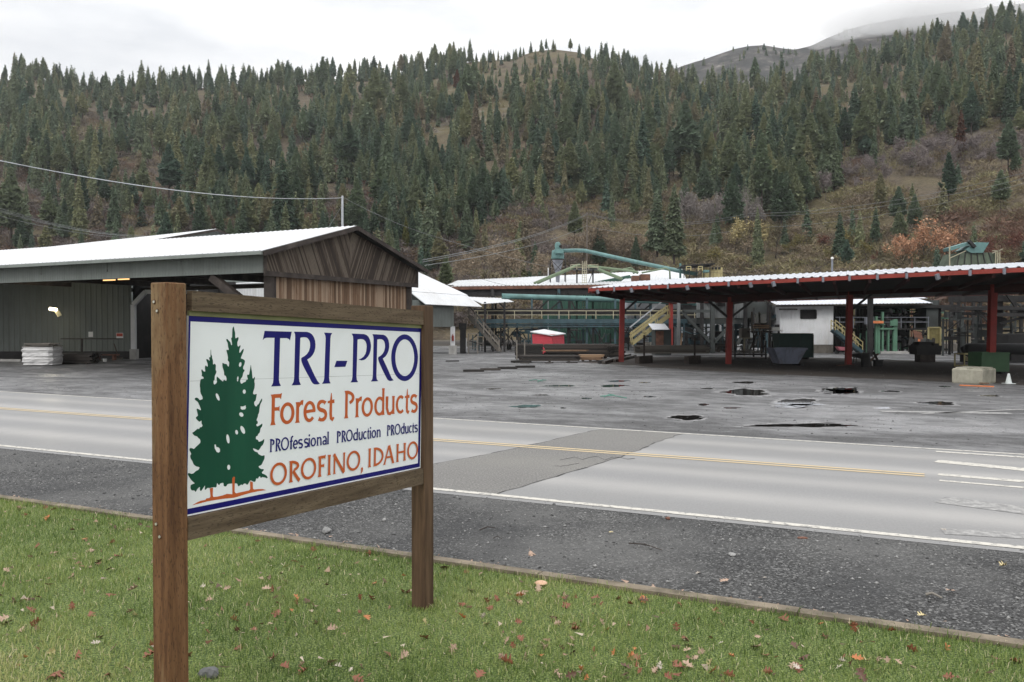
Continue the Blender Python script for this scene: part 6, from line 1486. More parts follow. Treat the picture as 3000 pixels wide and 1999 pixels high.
# open machine house to the right
t_=thing('machine_house','dark open mill structure with green columns and upper catwalk','building',P(2600,1000,80).xy.to_3d()); D=80
mb=MB(); a,b_=P(2441,1000,D+4),P(2740,1000,D+4)
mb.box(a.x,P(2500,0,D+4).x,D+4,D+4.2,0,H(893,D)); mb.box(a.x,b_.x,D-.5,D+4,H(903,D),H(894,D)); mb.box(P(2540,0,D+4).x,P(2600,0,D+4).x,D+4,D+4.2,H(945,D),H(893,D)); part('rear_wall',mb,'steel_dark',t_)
mb=MB(); a,b_=P(2560,0,D-1),P(2722,0,D-1); mb.box(a.x,b_.x,D-1,D+1.5,H(967,D),H(962,D)); mb.box(a.x,b_.x,D-.2,D+1.5,H(946,D),H(938,D)); part('catwalk',mb,'steel_dark',t_)
mb=MB()
for y_ in (930,944): mb.beam(P(2448,y_,D-1),P(2722,y_,D-1),.06,.06)
for px in (2460,2500,2560,2640,2680,2720): mb.beam(P(px,962,D-1),P(px,928,D-1),.06,.06)
part('railing',mb,'grey_steel',t_)
for px in (2452,2470,2512,2522,2532,2550,2645,2660,2720,2735,2752): g=P(px,1000,D+1+(px%3)); mb=MB(); mb.beam((g.x,g.y,0),(g.x,g.y,H(893,D)),.22,.22,up=(0,1,0)); part('post',mb,'steel_dark',t_)
rr=random.Random(77)
for i in range(26):
    px=rr.uniform(2480,2740); py=rr.uniform(968,1030); q=P(px,py,D+rr.uniform(.5,3)); mb=MB(); mb.beam(q,q+Vector((rr.uniform(-1,1),rr.uniform(-1,1),rr.uniform(-1,1.2))),rr.uniform(.08,.22),rr.uniform(.06,.2)); part('machinery',mb,rr.choice(['steel_dark','siding_dark','steel_blue','mill_green','steel_dark']),t_)
for i in range(16):
    px=rr.uniform(2590,2720); py=rr.uniform(900,930); q=P(px,py,D+rr.uniform(.5,3)); mb=MB(); mb.beam(q,q+Vector((rr.uniform(-1.2,1.2),rr.uniform(-1,1),rr.uniform(-.6,.8))),rr.uniform(.06,.3),rr.uniform(.06,.2)); part('machinery',mb,rr.choice(['steel_dark','siding_dark','panel_pale','steel_dark']),t_)
for x0_,x1_,yt,mt in ((2545,2551,970,'mill_green'),(2570,2576,928,'mill_green'),(2577,2583,938,'mill_green'),(2589,2594,915,'mill_green'),(2606,2611,962,'mill_green'),(2622,2628,937,'mill_green'),(2628,2634,936,'mill_green'),(2557,2562,968,'mill_green')):
    a,b_=P(x0_,0,D-1.6),P(x1_,0,D-1.6); mb=MB(); mb.box(a.x,b_.x,D-1.8,D-1.5,0,H(yt,D)); part('column',mb,mt,t_)
mb=MB(); a,b_=P(2583,0,D-1.7),P(2626,0,D-1.7); mb.box(a.x,b_.x,D-1.95,D-1.81,H(966,D),H(961,D)); mb.box(P(2589,0,D).x,P(2610,0,D).x,D-1.95,D-1.81,H(955,D),H(940,D)); mb.box(P(2556,0,D).x,P(2574,0,D).x,D-1.95,D-1.81,H(952,D),H(949,D)); part('cross_panel',mb,'mill_green',t_)
mb=MB(); a,b_=P(2534,0,D),P(2566,0,D); mb.box(a.x,b_.x,D-2.2,D-1.96,H(948,D),H(941,D)); part('orange_guard',mb,'oak_orange',t_)
mb=MB(); a,b_=P(2514,0,D),P(2531,0,D); mb.box(a.x,b_.x,D-2.4,D-1.9,H(951,D),H(930,D)); part('control_cabinet',mb,'grey_steel',t_)
mb=MB(); a,b_=P(2562,0,D),P(2655,0,D); mb.box(a.x,b_.x,D-2,D-1,0,H(1028,D)); part('plinth',mb,'pale_concrete',t_)
mb=MB(); a,b_=P(2722,0,D-.2),P(2757,0,D-.2); mb.box(a.x,b_.x,D-.2,D+2,H(966,D),H(880,D)); part('dark_tower',mb,'siding_dark',t_)
stair('blue_stairs','blue stair with yellow railings right of the white block',(2527,1032),(2447,968),76.5,'steel_blue','yellow_steel')
# wheelbarrow
def barrow(name,label,g,mat,f=1,s=1):
    t_=thing(name,label,'wheelbarrow',g); z=Vector((0,0,1)); X=Vector((f,0,0))
    mb=MB(); lo=[g+X*-.35+Vector((0,-.25,.35)),g+X*.35+Vector((0,-.25,.35)),g+X*.35+Vector((0,.25,.35)),g+X*-.35+Vector((0,.25,.35))]; hi=[g+X*-.6+Vector((0,-.35,.72)),g+X*.7+Vector((0,-.35,.62)),g+X*.7+Vector((0,.35,.62)),g+X*-.6+Vector((0,.35,.72))]
    if f<0: lo=[lo[1],lo[0],lo[3],lo[2]]; hi=[hi[1],hi[0],hi[3],hi[2]]
    mb.hexa(lo+hi); part('tray',mb,mat,t_)
    mb=MB(); mb.tube([g+X*-.5+Vector((0,-.06,.2)),g+X*-.5+Vector((0,.06,.2))],.2,16); part('wheel',mb,'rubber',t_)
    mb=MB(); 
    for y_ in (-.22,.22): mb.beam(g+X*-.5+Vector((0,y_*.3,.2)),g+X*1.0+Vector((0,y_*1.2,.6)),.05,.05); mb.beam(g+X*.3+Vector((0,y_,.35)),g+X*.35+Vector((0,y_,0)),.04,.04)
    part('frame',mb,'steel_dark',t_); return t_
barrow('wheelbarrow','pink-red wheelbarrow at the foot of the blue stair',G(2468,1038),'pink_paint')
# bins
def bin_(name,label,px0,px1,base,py_top,mat,depth=1.6,taper=.0,d=None,panels=()):
    a=G(px0,base); b_=G(px1,base); y=(a.y+b_.y)/2; z1=H(py_top,y,px0); x0_,x1_=a.x,b_.x; t_=thing(name,label,'bin',((x0_+x1_)/2,y,0)); zb_=.12
    mb=MB(); k=taper; lo=[(x0_+k,y+k*.4,zb_),(x1_-k*1.2,y+k*.4,zb_),(x1_-k*1.2,y+depth,zb_),(x0_+k,y+depth,zb_)]; hi=[(x0_,y,z1),(x1_,y,z1),(x1_,y+depth,z1),(x0_,y+depth,z1)]
    vs=lo+hi; th=.05; hi2=[(x0_+th,y+th,z1),(x1_-th,y+th,z1),(x1_-th,y+depth-th,z1),(x0_+th,y+depth-th,z1)]; lo2=[(p[0],p[1],.3) for p in lo]
    mb.add(vs+hi2+lo2,[(3,2,1,0),(0,1,5,4),(1,2,6,5),(2,3,7,6),(3,0,4,7),(4,5,9,8),(5,6,10,9),(6,7,11,10),(7,4,8,11),(8,9,13,12),(9,10,14,13),(10,11,15,14),(11,8,12,15),(12,13,14,15)]); part('shell',mb,mat,t_)
    mb=MB(); mb.beam((x0_,y-.02,z1-.05),(x1_,y-.02,z1-.05),.06,.1)
    for f_ in panels: x_=x0_+(x1_-x0_)*f_; mb.beam((x_,y-.02,z1-.1),(x_,y+k*.4-.02,zb_),.06,.06,up=(0,1,0))
    part('rim',mb,mat,t_)
    for f_ in (.15,.85): x_=x0_+(x1_-x0_)*f_; mb=MB(); mb.box(x_-.12,x_+.12,y+.15,y+depth-.1,0,.12); part('skid',mb,'steel_dark',t_)
    return t_
bin_('steel_bin','dark green steel bin against the white block wall',2283,2382,1052,977,'bin_green',1.8,panels=(0,.62,1))
bin_('hopper_bin','blue-grey tapered hopper bin with peeling rusty paint',2268,2366,1072,1020,'bin_blue',1.8,taper=.45,panels=(.35,))
bin_('steel_bin','bright green square bin behind the concrete block',2875,2957,1096,1033,'bin_grass',1.3,panels=())
t_=thing('crate_frame','open yellow crate frame beside the bright green bin','crate',G(2850,1075)); a,b_=G(2825,1077),G(2874,1077); z1=H(1038,a.y)
mb=MB()
for y_ in (0,1.1):
    for p,q in (((a.x,0),(a.x,z1)),((b_.x,0),(b_.x,z1)),((a.x,z1),(b_.x,z1)),((a.x,.08),(b_.x,.08))): mb.beam((p[0],a.y+y_,p[1]),(q[0],a.y+y_,q[1]),.07,.07,up=(0,1,0))
for x_ in (a.x,b_.x): mb.beam((x_,a.y,z1),(x_,a.y+1.1,z1),.07,.07)
for k in range(4): mb.beam((a.x+.1,a.y+.2,z1-.1-k*.08),(b_.x,a.y+.9,z1-.4-k*.06),.03,.03)
part('frame',mb,'yellow_steel',t_)
# barrel, pail, wheelbarrow, boards near the fourth post
g=G(2536,1076); mb=MB(); rev(mb,g.x,g.y,[(0,.26),(.02,.27),(.28,.285),(.30,.27),(.55,.285),(.57,.27),(.82,.28),(.84,.26)]); solo('barrel',mb,'steel_dark','dark open barrel beside the fourth red post','barrel',sm=False)
g=G(2561,1073); mb=MB(); rev(mb,g.x,g.y,[(0,.13),(.3,.16)]); solo('pail',mb,'paper_white','white pail right of the dark barrel','pail')
barrow('wheelbarrow','black tipped wheelbarrow just left of the dark barrel',G(2518,1063),'steel_dark',-1)
for i,(p,q,mt,lb) in enumerate((((2548,1060,.3),(2572,1046,.75),'fresh_lumber','brown board propped beyond the white pail'),((2558,1040,.9),(2576,1060,.1),'timber_grey','grey board leaning by the rear post'),((2452,1079,.03),(2500,1070,.03),'rust','rusty strip on the ground before the fourth post'))):
    a=G(p[0],p[1]+p[2]*1); mb=MB(); A_0=G(p[0],1072); B_0=G(q[0],1070); mb.beam((A_0.x,A_0.y,p[2]),(B_0.x,B_0.y,q[2]),.16,.04); solo('loose_board',mb,mt,lb,'board')
g=G(2575,1074); mb=MB(); mb.box(g.x-.22,g.x+.25,g.y,g.y+.4,0,.36); mb.box(g.x-.25,g.x+.28,g.y-.03,g.y+.43,.36,.42); solo('tool_box',mb,'rubber','small black box right of the white pail','box')
# yellow frame, leaning slabs, cart
t_=thing('mesh_guard','tall yellow mesh frame standing behind the leaning slabs','frame',G(2738,1038)); D=75
mb=MB(); 
for p,q in (((2720,1035),(2720,960)),((2755,1035),(2755,960)),((2720,960),(2755,960)),((2720,1033),(2755,1033))): mb.beam(P(*p,D),P(*q,D),.12,.12,up=(0,1,0))
part('frame',mb,'yellow_steel',t_)
M('mesh_yellow',(.20,.17,.07),.7,.3,4); mb=MB(); a,b_=P(2722,1033,D+.05),P(2753,962,D+.05); mb.box(a.x,b_.x,D+.03,D+.06,max(0,a.z),b_.z); part('mesh_panel',mb,'mesh_yellow',t_)
rr=random.Random(31)
for i in range(9):
    px=2664+i*8.5; g=P(px,1040,71+rr.uniform(-.4,.4)); zt_=H(rr.uniform(988,997) if i<4 else rr.uniform(991,996),71); mb=MB(); mt='oak_orange' if i==3 else ('siding_dark' if i%2 else 'wet_lumber')
    mb.beam((g.x,g.y,.35),(g.x+.25,g.y+.3,zt_),.26,.06,up=(0,1,0)); solo('leaning_slab',mb,mt,'orange slab leaning among dark ones' if i==3 else 'dark slab leaning in the row by the yellow frame','slab',group=None if i==3 else 'dark slabs leaning by the yellow frame')
for i in range(4):
    px=2690+i*6; g=P(px,1000,73); mb=MB(); mb.beam((g.x,g.y,.6),(g.x-.2,g.y+.4,H(968+i*2,73)),.2,.05,up=(0,1,0)); solo('leaning_slab',mb,'rust','rust-brown slab standing behind the dark leaning slabs','slab',group='rust slabs behind the dark slabs')
t_=thing('block_cart','black heaped cart standing on a post base under the canopy','cart',G(2722,1069)); a,b_=G(2684,1062),G(2760,1062)
mb=MB(); y_=a.y; zb_,zt_=.55,1.6; mb.hexa([(a.x+.1,y_,zb_),(b_.x-.1,y_,zb_),(b_.x-.1,y_+1.2,zb_),(a.x+.1,y_+1.2,zb_),(a.x,y_,zt_-.4),(b_.x,y_,zt_-.4),(b_.x,y_+1.2,zt_-.4),(a.x,y_+1.2,zt_-.4)])
rr=random.Random(6)
for i in range(20): x_=rr.uniform(a.x,b_.x-.4); mb.box(x_,x_+rr.uniform(.2,.5),y_+rr.uniform(0,.5),y_+rr.uniform(.7,1.2),zt_-.4,zt_-.4+rr.uniform(.05,.3))
part('load',mb,'steel_dark',t_); mb=MB(); c_=(a.x+b_.x)/2; mb.box(c_-.55,c_+.55,y_+.2,y_+1,0,.55); part('base',mb,'timber_dark',t_)
# dense dark pipework and frames
def tangle(parent,x0,x1,y0,y1,d0,d1,n,seed,mats=('steel_dark','steel_blue','siding_dark')):
    rr=random.Random(seed)
    for mt in mats:
        mb=MB()
        for i in range(n//len(mats)):
            q=P(rr.uniform(x0,x1),rr.uniform(y0,y1),rr.uniform(d0,d1)); k=rr.random(); L_=rr.uniform(.8,3.2)
            if k<.35: mb.beam(q,q+Vector((L_,rr.uniform(-.3,.3),0)),rr.uniform(.06,.2),rr.uniform(.06,.3))
            elif k<.62: mb.beam((q.x,q.y,0),(q.x,q.y,q.z),rr.uniform(.07,.2),rr.uniform(.07,.2),up=(0,1,0))
            elif k<.85: mb.beam(q,q+Vector((rr.uniform(-1.5,1.5),rr.uniform(-.5,.5),rr.uniform(-1.5,1.2) if q.z>1.6 else rr.uniform(0,1.2))),.08,.09)
            else: mb.box(q.x,q.x+rr.uniform(.3,1.1),q.y,q.y+.6,max(0,q.z-.6),q.z)
        part('framework',mb,mt,parent)['kind']='stuff'
for nm,args in (('conveyor_walkway',(1385,1870,956,1012,86,93,110,5)),('stilt_enclosure',(1985,2275,935,1030,82,90,120,6)),('machine_house',(2450,2745,900,1030,82,86,110,7,('steel_dark','siding_dark','mill_green'))),('stilt_enclosure',(2185,2285,900,1010,78,84,50,8))):
    tangle(bpy.data.objects[nm],*args)
# ---------------- V green hopper, conveyors at the right
t_=thing('green_hopper','big tapered green hopper tower with pale teal chute on top','hopper',P(2857,1000,92).xy.to_3d()); D=92
a0,a1,b0_,b1_=P(2787,785,D),P(2932,785,D),P(2780,740,D),P(2912,740,D)
M('hopper_panel',(.085,.11,.075),.7,.3,1.2,bmp=.2,dirt=(.04,.05,.035),damt=.8)
mb=MB(); mb.hexa([(a0.x+.3,D-.3,a0.z-.4),(a1.x,D-.3,a0.z-.4),(a1.x,D+4,a0.z-.4),(a0.x+.3,D+4,a0.z-.4),(b0_.x+1.2,D,b0_.z),(b1_.x,D,b0_.z),(b1_.x,D+3.5,b0_.z),(b0_.x+1.2,D+3.5,b0_.z)]); part('hopper_body',mb,'hopper_panel',t_)
for i in range(7): f_=i/6; mb=MB(); mb.beam((a0.x+.3+(a1.x-a0.x-.3)*f_,D-.36,a0.z-.4),(b0_.x+1.2+(b1_.x-b0_.x-1.2)*f_,D-.06,b0_.z),.08,.08,up=(0,1,0)); part('rib',mb,'steel_dark',t_)
mb=MB(); q=[P(2782,726,D-.2),P(2842,708,D-.2),P(2850,714,D-.2),P(2786,735,D-.2)]; mb.hexa([q[3],q[2],q[2]+Vector((0,1.5,0)),q[3]+Vector((0,1.5,0)),q[0],q[1],q[1]+Vector((0,1.5,0)),q[0]+Vector((0,1.5,0))])
q=[P(2828,732,D-.3),P(2862,710,D-.3),P(2898,711,D-.3),P(2880,741,D-.3),P(2845,741,D-.3)]; k=len(q); mb.add(q+[v+Vector((0,2.2,0)) for v in q],[(4,3,2,1,0),(5,6,7,8,9)]+[(i,(i+1)%5,5+(i+1)%5,5+i) for i in range(5)]); part('chute',mb,'teal',t_)
mb=MB(); q=P(2848,712,D-.5); mb.beam(q+Vector((-.4,0,.25)),q+Vector((.3,0,-.5)),.4,.3); part('motor',mb,'steel_dark',t_)
mb=MB()
for px in (2918,2924,2930): mb.beam((P(px,0,D).x,D-.4,H(785,D)),(P(px,0,D).x,D-.4,H(738,D)),.1,.1,up=(0,1,0))
mb.beam(P(2907,742,D-.5),P(2938,730,D-.5),.08,.08); mb.beam(P(2907,735,D-.5),P(2930,735,D-.5),.08,.08); mb.beam(P(2782,757,D-.5),P(2830,735,D-.5),.08,.08); mb.beam(P(2782,720,D-.5),P(2782,785,D-.5),.1,.1); part('guard_rail',mb,'cream_paint',t_)
mb=MB()
for px in (2795,2860,2925):
    for dy in (0,3): mb.beam((P(px,0,D).x,D+dy,0),(P(px,0,D).x,D+dy,a0.z-.3),.3,.3,up=(0,1,0))
part('leg',mb,'steel_dark',t_)
# inclined truss conveyor
t_=thing('truss_conveyor','inclined rusty truss conveyor climbing towards the green hopper','conveyor',P(2790,1000,84).xy.to_3d()); D=84
M('truss_rust',(.15,.10,.08),.8,.3,2)
mb=MB(); tp=[P(2722,868,D),P(2760,845,D),P(2850,828,D),P(2900,820,D)]; bt=[P(2725,885,D),P(2775,868,D),P(2850,850,D),P(2900,840,D)]
for dy in (0,1.2):
    o_=Vector((0,dy,0))
    for p in (tp,bt):
        for a,b_ in zip(p,p[1:]): mb.beam(a+o_,b_+o_,.14,.14)
    for i in range(20): f_=i/19*2.999; k=int(f_); u=f_-k; a=tp[k].lerp(tp[k+1],u); f2=min(2.998,f_+.1); k2=int(f2); b_=bt[k2].lerp(bt[k2+1],f2-k2); mb.beam(a+o_,b_+o_,.09,.09)
part('truss',mb,'truss_rust',t_)
mb=MB(); 
for a,b_ in zip(tp,tp[1:]): mb.beam(a+Vector((0,.6,.0)),b_+Vector((0,.6,.0)),1.0,.08)
part('cover',mb,'roof_galv',t_)
t_=thing('sorter_conveyor','black elevated sorting conveyor with catwalk at the far right','conveyor',P(2930,1000,70).xy.to_3d()); D=70
mb=MB(); mb.box(P(2822,0,D).x,P(3300,0,D).x,D,D+2,H(884,D),H(866,D)); mb.box(P(2836,0,D).x,P(2900,0,D).x,D,D+1.5,H(866,D),H(846,D)); mb.box(P(2850,0,D).x,P(2885,0,D).x,D-.2,D+1,H(850,D),H(835,D)); part('trough',mb,'steel_dark',t_)
mb=MB(); mb.box(P(2790,0,D).x,P(3300,0,D).x,D-1,D+1.2,H(909,D),H(900,D)); mb.box(P(2908,0,D).x,P(3300,0,D).x,D-1,D,H(928,D),H(918,D)); part('catwalk',mb,'steel_dark',t_)
mb=MB()
for y_ in (862,880): mb.beam(P(2790,y_,D-1),P(2830,y_,D-1),.05,.05)
for px in (2792,2810,2828): mb.beam(P(px,902,D-1),P(px,858,D-1),.05,.05)
for y_ in (838,856): mb.beam(P(2940,y_,D-1),P(3200,y_,D-1),.05,.05)
for px in (2965,3000): mb.beam(P(px,866,D-1),P(px,836,D-1),.05,.05)
part('railing',mb,'steel_dark',t_)
tangle(t_,2760,3120,890,1000,72,80,110,9,('steel_dark','siding_dark'))
mb=MB(); mb.beam(P(2856,908,D-.5),P(2912,955,D-.5),.14,.2); mb.beam(P(2930,948,D-.5),P(3020,925,D-.5),.12,.2); mb.beam(P(2868,912,D-.5),P(2900,925,D-.5),.12,.14); mb.beam(P(2925,828,D-.5),P(2980,905,D-.5),.15,.2); mb.beam(P(2920,840,D),P(3000,908,D),.1,.1); part('brace',mb,'steel_dark',t_)
for px,w_ in ((2912,.5),(2928,.35)): g=P(px,1000,D+.5); mb=MB(); mb.beam((g.x,g.y,0),(g.x,g.y,H(822,D)),w_,w_,up=(0,1,0)); part('leg',mb,'steel_dark',t_)
mb=MB(); mb.box(P(2880,0,D).x,P(2900,0,D).x,D-1.2,D-.7,H(1012,D),H(994,D)); part('control_box',mb,'steel_dark',t_)
mb=MB(); mb.beam((P(2889,0,D).x,D-1,0),(P(2889,0,D).x,D-1,H(912,D)),.1,.1,up=(0,1,0)); part('post',mb,'siding_dark',t_)
# gabled dark roof piece behind
t_=thing('brown_roof_house','low building with brown ribbed roof edge behind the white-block roof','building',P(2620,1000,92).xy.to_3d()); D=92
a,b_=P(2560,852,D),P(2678,846,D); mb=MB(); mb.corr(a+Vector((0,0,-.4)),b_+Vector((0,0,-.4)),b_+Vector((0,5,1.2)),a+Vector((0,5,1.2)),.45,.06,.05,nrm=(0,0,1)); part('roof',mb,'rust',t_)
mb=MB(); mb.box(a.x,b_.x-.2,D+.5,D+5,0,a.z-.5); part('wall',mb,'steel_dark',t_)
# retaining wall, fence, black pipe, block, cone
t_=thing('retaining_wall','stained concrete retaining wall at the foot of the slope','wall',P(2900,1000,86).xy.to_3d()); D=86
rr=random.Random(5); x_=P(2750,0,D).x
while x_<P(3400,0,D).x:
    w_=rr.uniform(2.2,3.4); mb=MB(); mb.box(x_,x_+w_-.03,D+rr.uniform(-.05,.05),D+.6,0,H(1009,D)+rr.uniform(-.05,.08)); part('wall_section',mb,'old_concrete',t_); x_+=w_
t_=thing('wire_fence','thin wire fence on posts above the retaining wall','fence',P(2900,1000,88).xy.to_3d()); D=88
mb=MB(); mb.tube([P(2755,993,D),P(3400,993,D)],.035,6); mb.tube([P(2755,1001,D),P(3400,1001,D)],.02,6); part('wire',mb,'timber_grey',t_)
for px in range(2760,3400,46): mb=MB(); mb.beam((P(px,0,D).x,D,.2),(P(px,0,D).x,D,H(990,D)),.07,.07,up=(0,1,0)); part('fence_post',mb,'timber_grey',t_)
mb=MB(); a=P(2821,1030,59); b_=P(3500,1030,57); za=.95; mb.tube([(a.x,a.y,za-.12),(a.x+.3,a.y,za),(b_.x,b_.y,za)],[.28,.42,.42],14); solo('black_culvert',mb,'rubber','big black plastic pipe lying on supports at the right','pipe',sm=True)
mb=MB(); mb.box(P(2835,0,59).x,P(2845,0,59).x,58.6,59.6,0,.6); mb.box(P(2958,0,59).x,P(3500,0,59).x,58.4,60.5,.1,.75); solo('pipe_trestle',mb,'steel_dark','dark trestle carrying the black plastic pipe','trestle')
mb=MB(); mb.box(P(2965,0,62).x,P(3300,0,62).x,62,64,.3,2.0); solo('dark_container',mb,'steel_dark','dark container behind the black pipe at the right edge','container')
g0,g1_=G(2789,1122),G(2880,1126); g2=G(2916,1124.5)
t_=thing('concrete_block','pale concrete barrier block with a grooved top on the yard','block',(g0+g2)/2); h_=.66
a=g0; b_=G(2878,1128); c=b_+Vector((1.35,.75,0))*.55; c=G(2917,1122); d_=a+(c-b_)
rr=random.Random(2); 
def jit(v): return Vector((v.x+rr.uniform(-.012,.012),v.y+rr.uniform(-.012,.012),v.z))
u_=Vector((0,0,1)); c8=[a,b_,c,d_]
mb=MB(); inset=lambda q,k:[q[i].lerp((q[0]+q[1]+q[2]+q[3])/4,k) for i in range(4)]
lo=[v for v in inset(c8,.02)]; mid=[v+u_*.05 for v in c8]; up1=[v+u_*(h_-.05) for v in c8]; up2=[v+u_*h_ for v in inset(c8,.05)]
vs=lo+mid+up1+up2; fs=[(3,2,1,0)]
for k in range(3):
    for i in range(4): fs.append((k*4+i,k*4+(i+1)%4,k*4+4+(i+1)%4,k*4+4+i))
fs.append((12,13,14,15)); mb.add(vs,fs); bk=part('block_body',mb,'block_concrete',t_)
mb=MB(); q=inset(c8,.14); m0=q[0].lerp(q[1],.46); m1=q[3].lerp(q[2],.46); m2=q[0].lerp(q[1],.52); m3=q[3].lerp(q[2],.52)
mb.hexa([v+u_*(h_+.002) for v in (q[0],m0,m1,q[3])]+[v+u_*(h_+.05) for v in (q[0].lerp(m1,.03),m0.lerp(q[3],.03),m1,q[3])]); mb.hexa([v+u_*(h_+.002) for v in (m2,q[1],q[2],m3)]+[v+u_*(h_+.05) for v in (m2,q[1].lerp(m3,.03),q[2],m3)]); part('key_ridge',mb,'block_concrete',t_)
t_=thing('traffic_cone','dirty white traffic cone beside the concrete block','cone',G(2955,1125)); g=G(2955,1125)
mb=MB(); rev(mb,g.x,g.y,[(.03,.15),(.05,.13),(.45,.045),(.46,.03)]); part('cone_body',mb,'cone_white',t_,sm=True); mb=MB(); mb.box(g.x-.2,g.x+.2,g.y-.2,g.y+.2,0,.03); part('base',mb,'cone_white',t_)
for i,(p,q,mt,lb,w_) in enumerate((((2812,1131),(2912,1135),'oak_orange','long reddish board lying before the concrete block',.12),((2868,1128),(2898,1129),'fresh_lumber','short pale board at the foot of the concrete block',.16),((2962,1124),(2980,1121),'wet_lumber','dark wood scrap beside the cone',.18))):
    a,b_=G(*p),G(*q); mb=MB(); mb.beam(a+u_*(.03+.05*(i==1)),b_+u_*(.03+.05*(i==1)),w_,.045); solo('loose_board',mb,mt,lb,'board')
mb=MB(); rr=random.Random(8); 
for p,q in (((1758,1161),(1836,1166)),((1770,1163),(1800,1158)),((1575,1119),(1600,1114)),((1550,1115),(1590,1117))): mb.tube([G(*p,.02),(G(*p)+G(*q))/2+Vector((0,.1,.05)),G(*q,.02)],.018,5)
M('strap_green',(.10,.26,.20),.5,.1); solo('plastic_strap',mb,'strap_green','thin green plastic strapping lying on the wet yard','strapping')
# ---------------- poles and wires
def pole(name,label,px,ytop,d,r_=.12,mat='timber_grey',arm=None):
    t_=thing(name,label,'pole',P(px,1000,d).xy.to_3d()); q=P(px,ytop,d); mb=MB(); mb.tube([(q.x,q.y,0),(q.x,q.y,q.z)],[r_*1.15,r_*.85],10); part('pole_shaft',mb,mat,t_)
    if arm: mb=MB(); mb.beam((q.x-arm,q.y,q.z-.4),(q.x+arm,q.y,q.z-.4),.1,.12); part('crossarm',mb,mat,t_)
    return t_
pole('utility_pole','pale utility pole rising behind the brown gable roof',1003,574,72,.11,'panel_pale')
pole('utility_pole','distant wooden pole with crossarm on the hillside bank',1720,622,190,.17,'bark_grey',1.2)
t_=pole('cap_pole','grey pole with a round white cap above the red canopy',2438,760,84,.11,'grey_steel'); q=P(2438,757,84); mb=MB(); rev(mb,q.x,q.y,[(q.z-.12,.06),(q.z-.05,.15),(q.z+.05,.15),(q.z+.13,.05)],12); part('cap',mb,'paper_white',t_,sm=True)
pole('utility_pole','slim white-tipped pole right of the tan bare trees',1606,785,104,.06,'siding_white')
pole('utility_pole','short rusty pole at the left of the green hopper',2672,760,96,.09,'rust')
pole('utility_pole','thin bare pole standing in the grey tree stand',2188,590,200,.10,'bark_grey')
def wire(label,pts,r_,sag=0,n=14,mat='panel_pale'):
    mb=MB(); pp=[]
    for (x0_,y0_,d0),(x1_,y1_,d1) in zip(pts,pts[1:]):
        a,b_=P(x0_,y0_,d0),P(x1_,y1_,d1)
        for i in range(n+(1 if (x1_,y1_,d1)==pts[-1] else 0)):
            u=i/n; q=a.lerp(b_,u); q.z-=sag*4*u*(1-u); pp.append(q)
    mb.tube(pp,r_,5); solo('power_line',mb,mat,label,'cable',group='overhead cables')
wire('thick pale cable running from upper left to the pole behind the gable',[(-200,428,40),(1003,580,72)],.028,.9,20)
wire('pale cable dropping right from the pole behind the gable',[(1003,578,72),(1240,683,92),(1640,790,110)],.02,.2,mat='siding_grey')
wire('guy wire slanting down left from the pole behind the gable',[(1003,600,72),(955,680,66)],.012,0,mat='siding_grey')
for i,(y0_,y1_) in enumerate(((585,690),(592,693),(598,694),(615,697))):
    wire('thin cable over the left shed roof, %s of four'%('highest','second','third','lowest')[i],[(-150,y0_-26,60),(430+i*8,y1_,90)],.013,.8,mat='siding_grey')
for i,(a,b_) in enumerate((((1238,762),(1720,626)),((1238,768),(1720,629)),((1244,778),(1722,660)))):
    wire('cable rising from the gable corner to the hillside pole, %s'%('top','middle','lowest')[i],[(a[0],a[1],80),(b_[0],b_[1],190)],.035,1.0,mat='siding_grey')
for i,(b_,c) in enumerate((((2190,626),(3100,480)),((2190,633),(3100,498)),((2190,668),(3100,510)))):
    wire('cable crossing the right hillside, %s of three'%('top','middle','lowest')[i],[(1720,627+i*3+(30 if i==2 else 0),190),(b_[0],b_[1],200),(c[0],c[1],150)],.035,2.2,mat='siding_grey')
for i,(a,b_) in enumerate((((2000,790),(2440,800)),((2310,815),(2436,762)),((2440,765),(2500,800)),((2440,808),(2660,758)),((2660,760),(2800,795)),((2120,800),(2330,792)),((1360,800),(1600,850)))):
    wire('slack thin cable above the canopy roofs, %s'%('leftmost long span','left of the white-capped pole','right of the white-capped pole','reaching to the rusty pole','from rusty pole to hopper','short span by the hopper house','over the low mill roof')[i],[(a[0],a[1],90),(b_[0],b_[1],92)],.015,.4,10,mat='steel_dark')
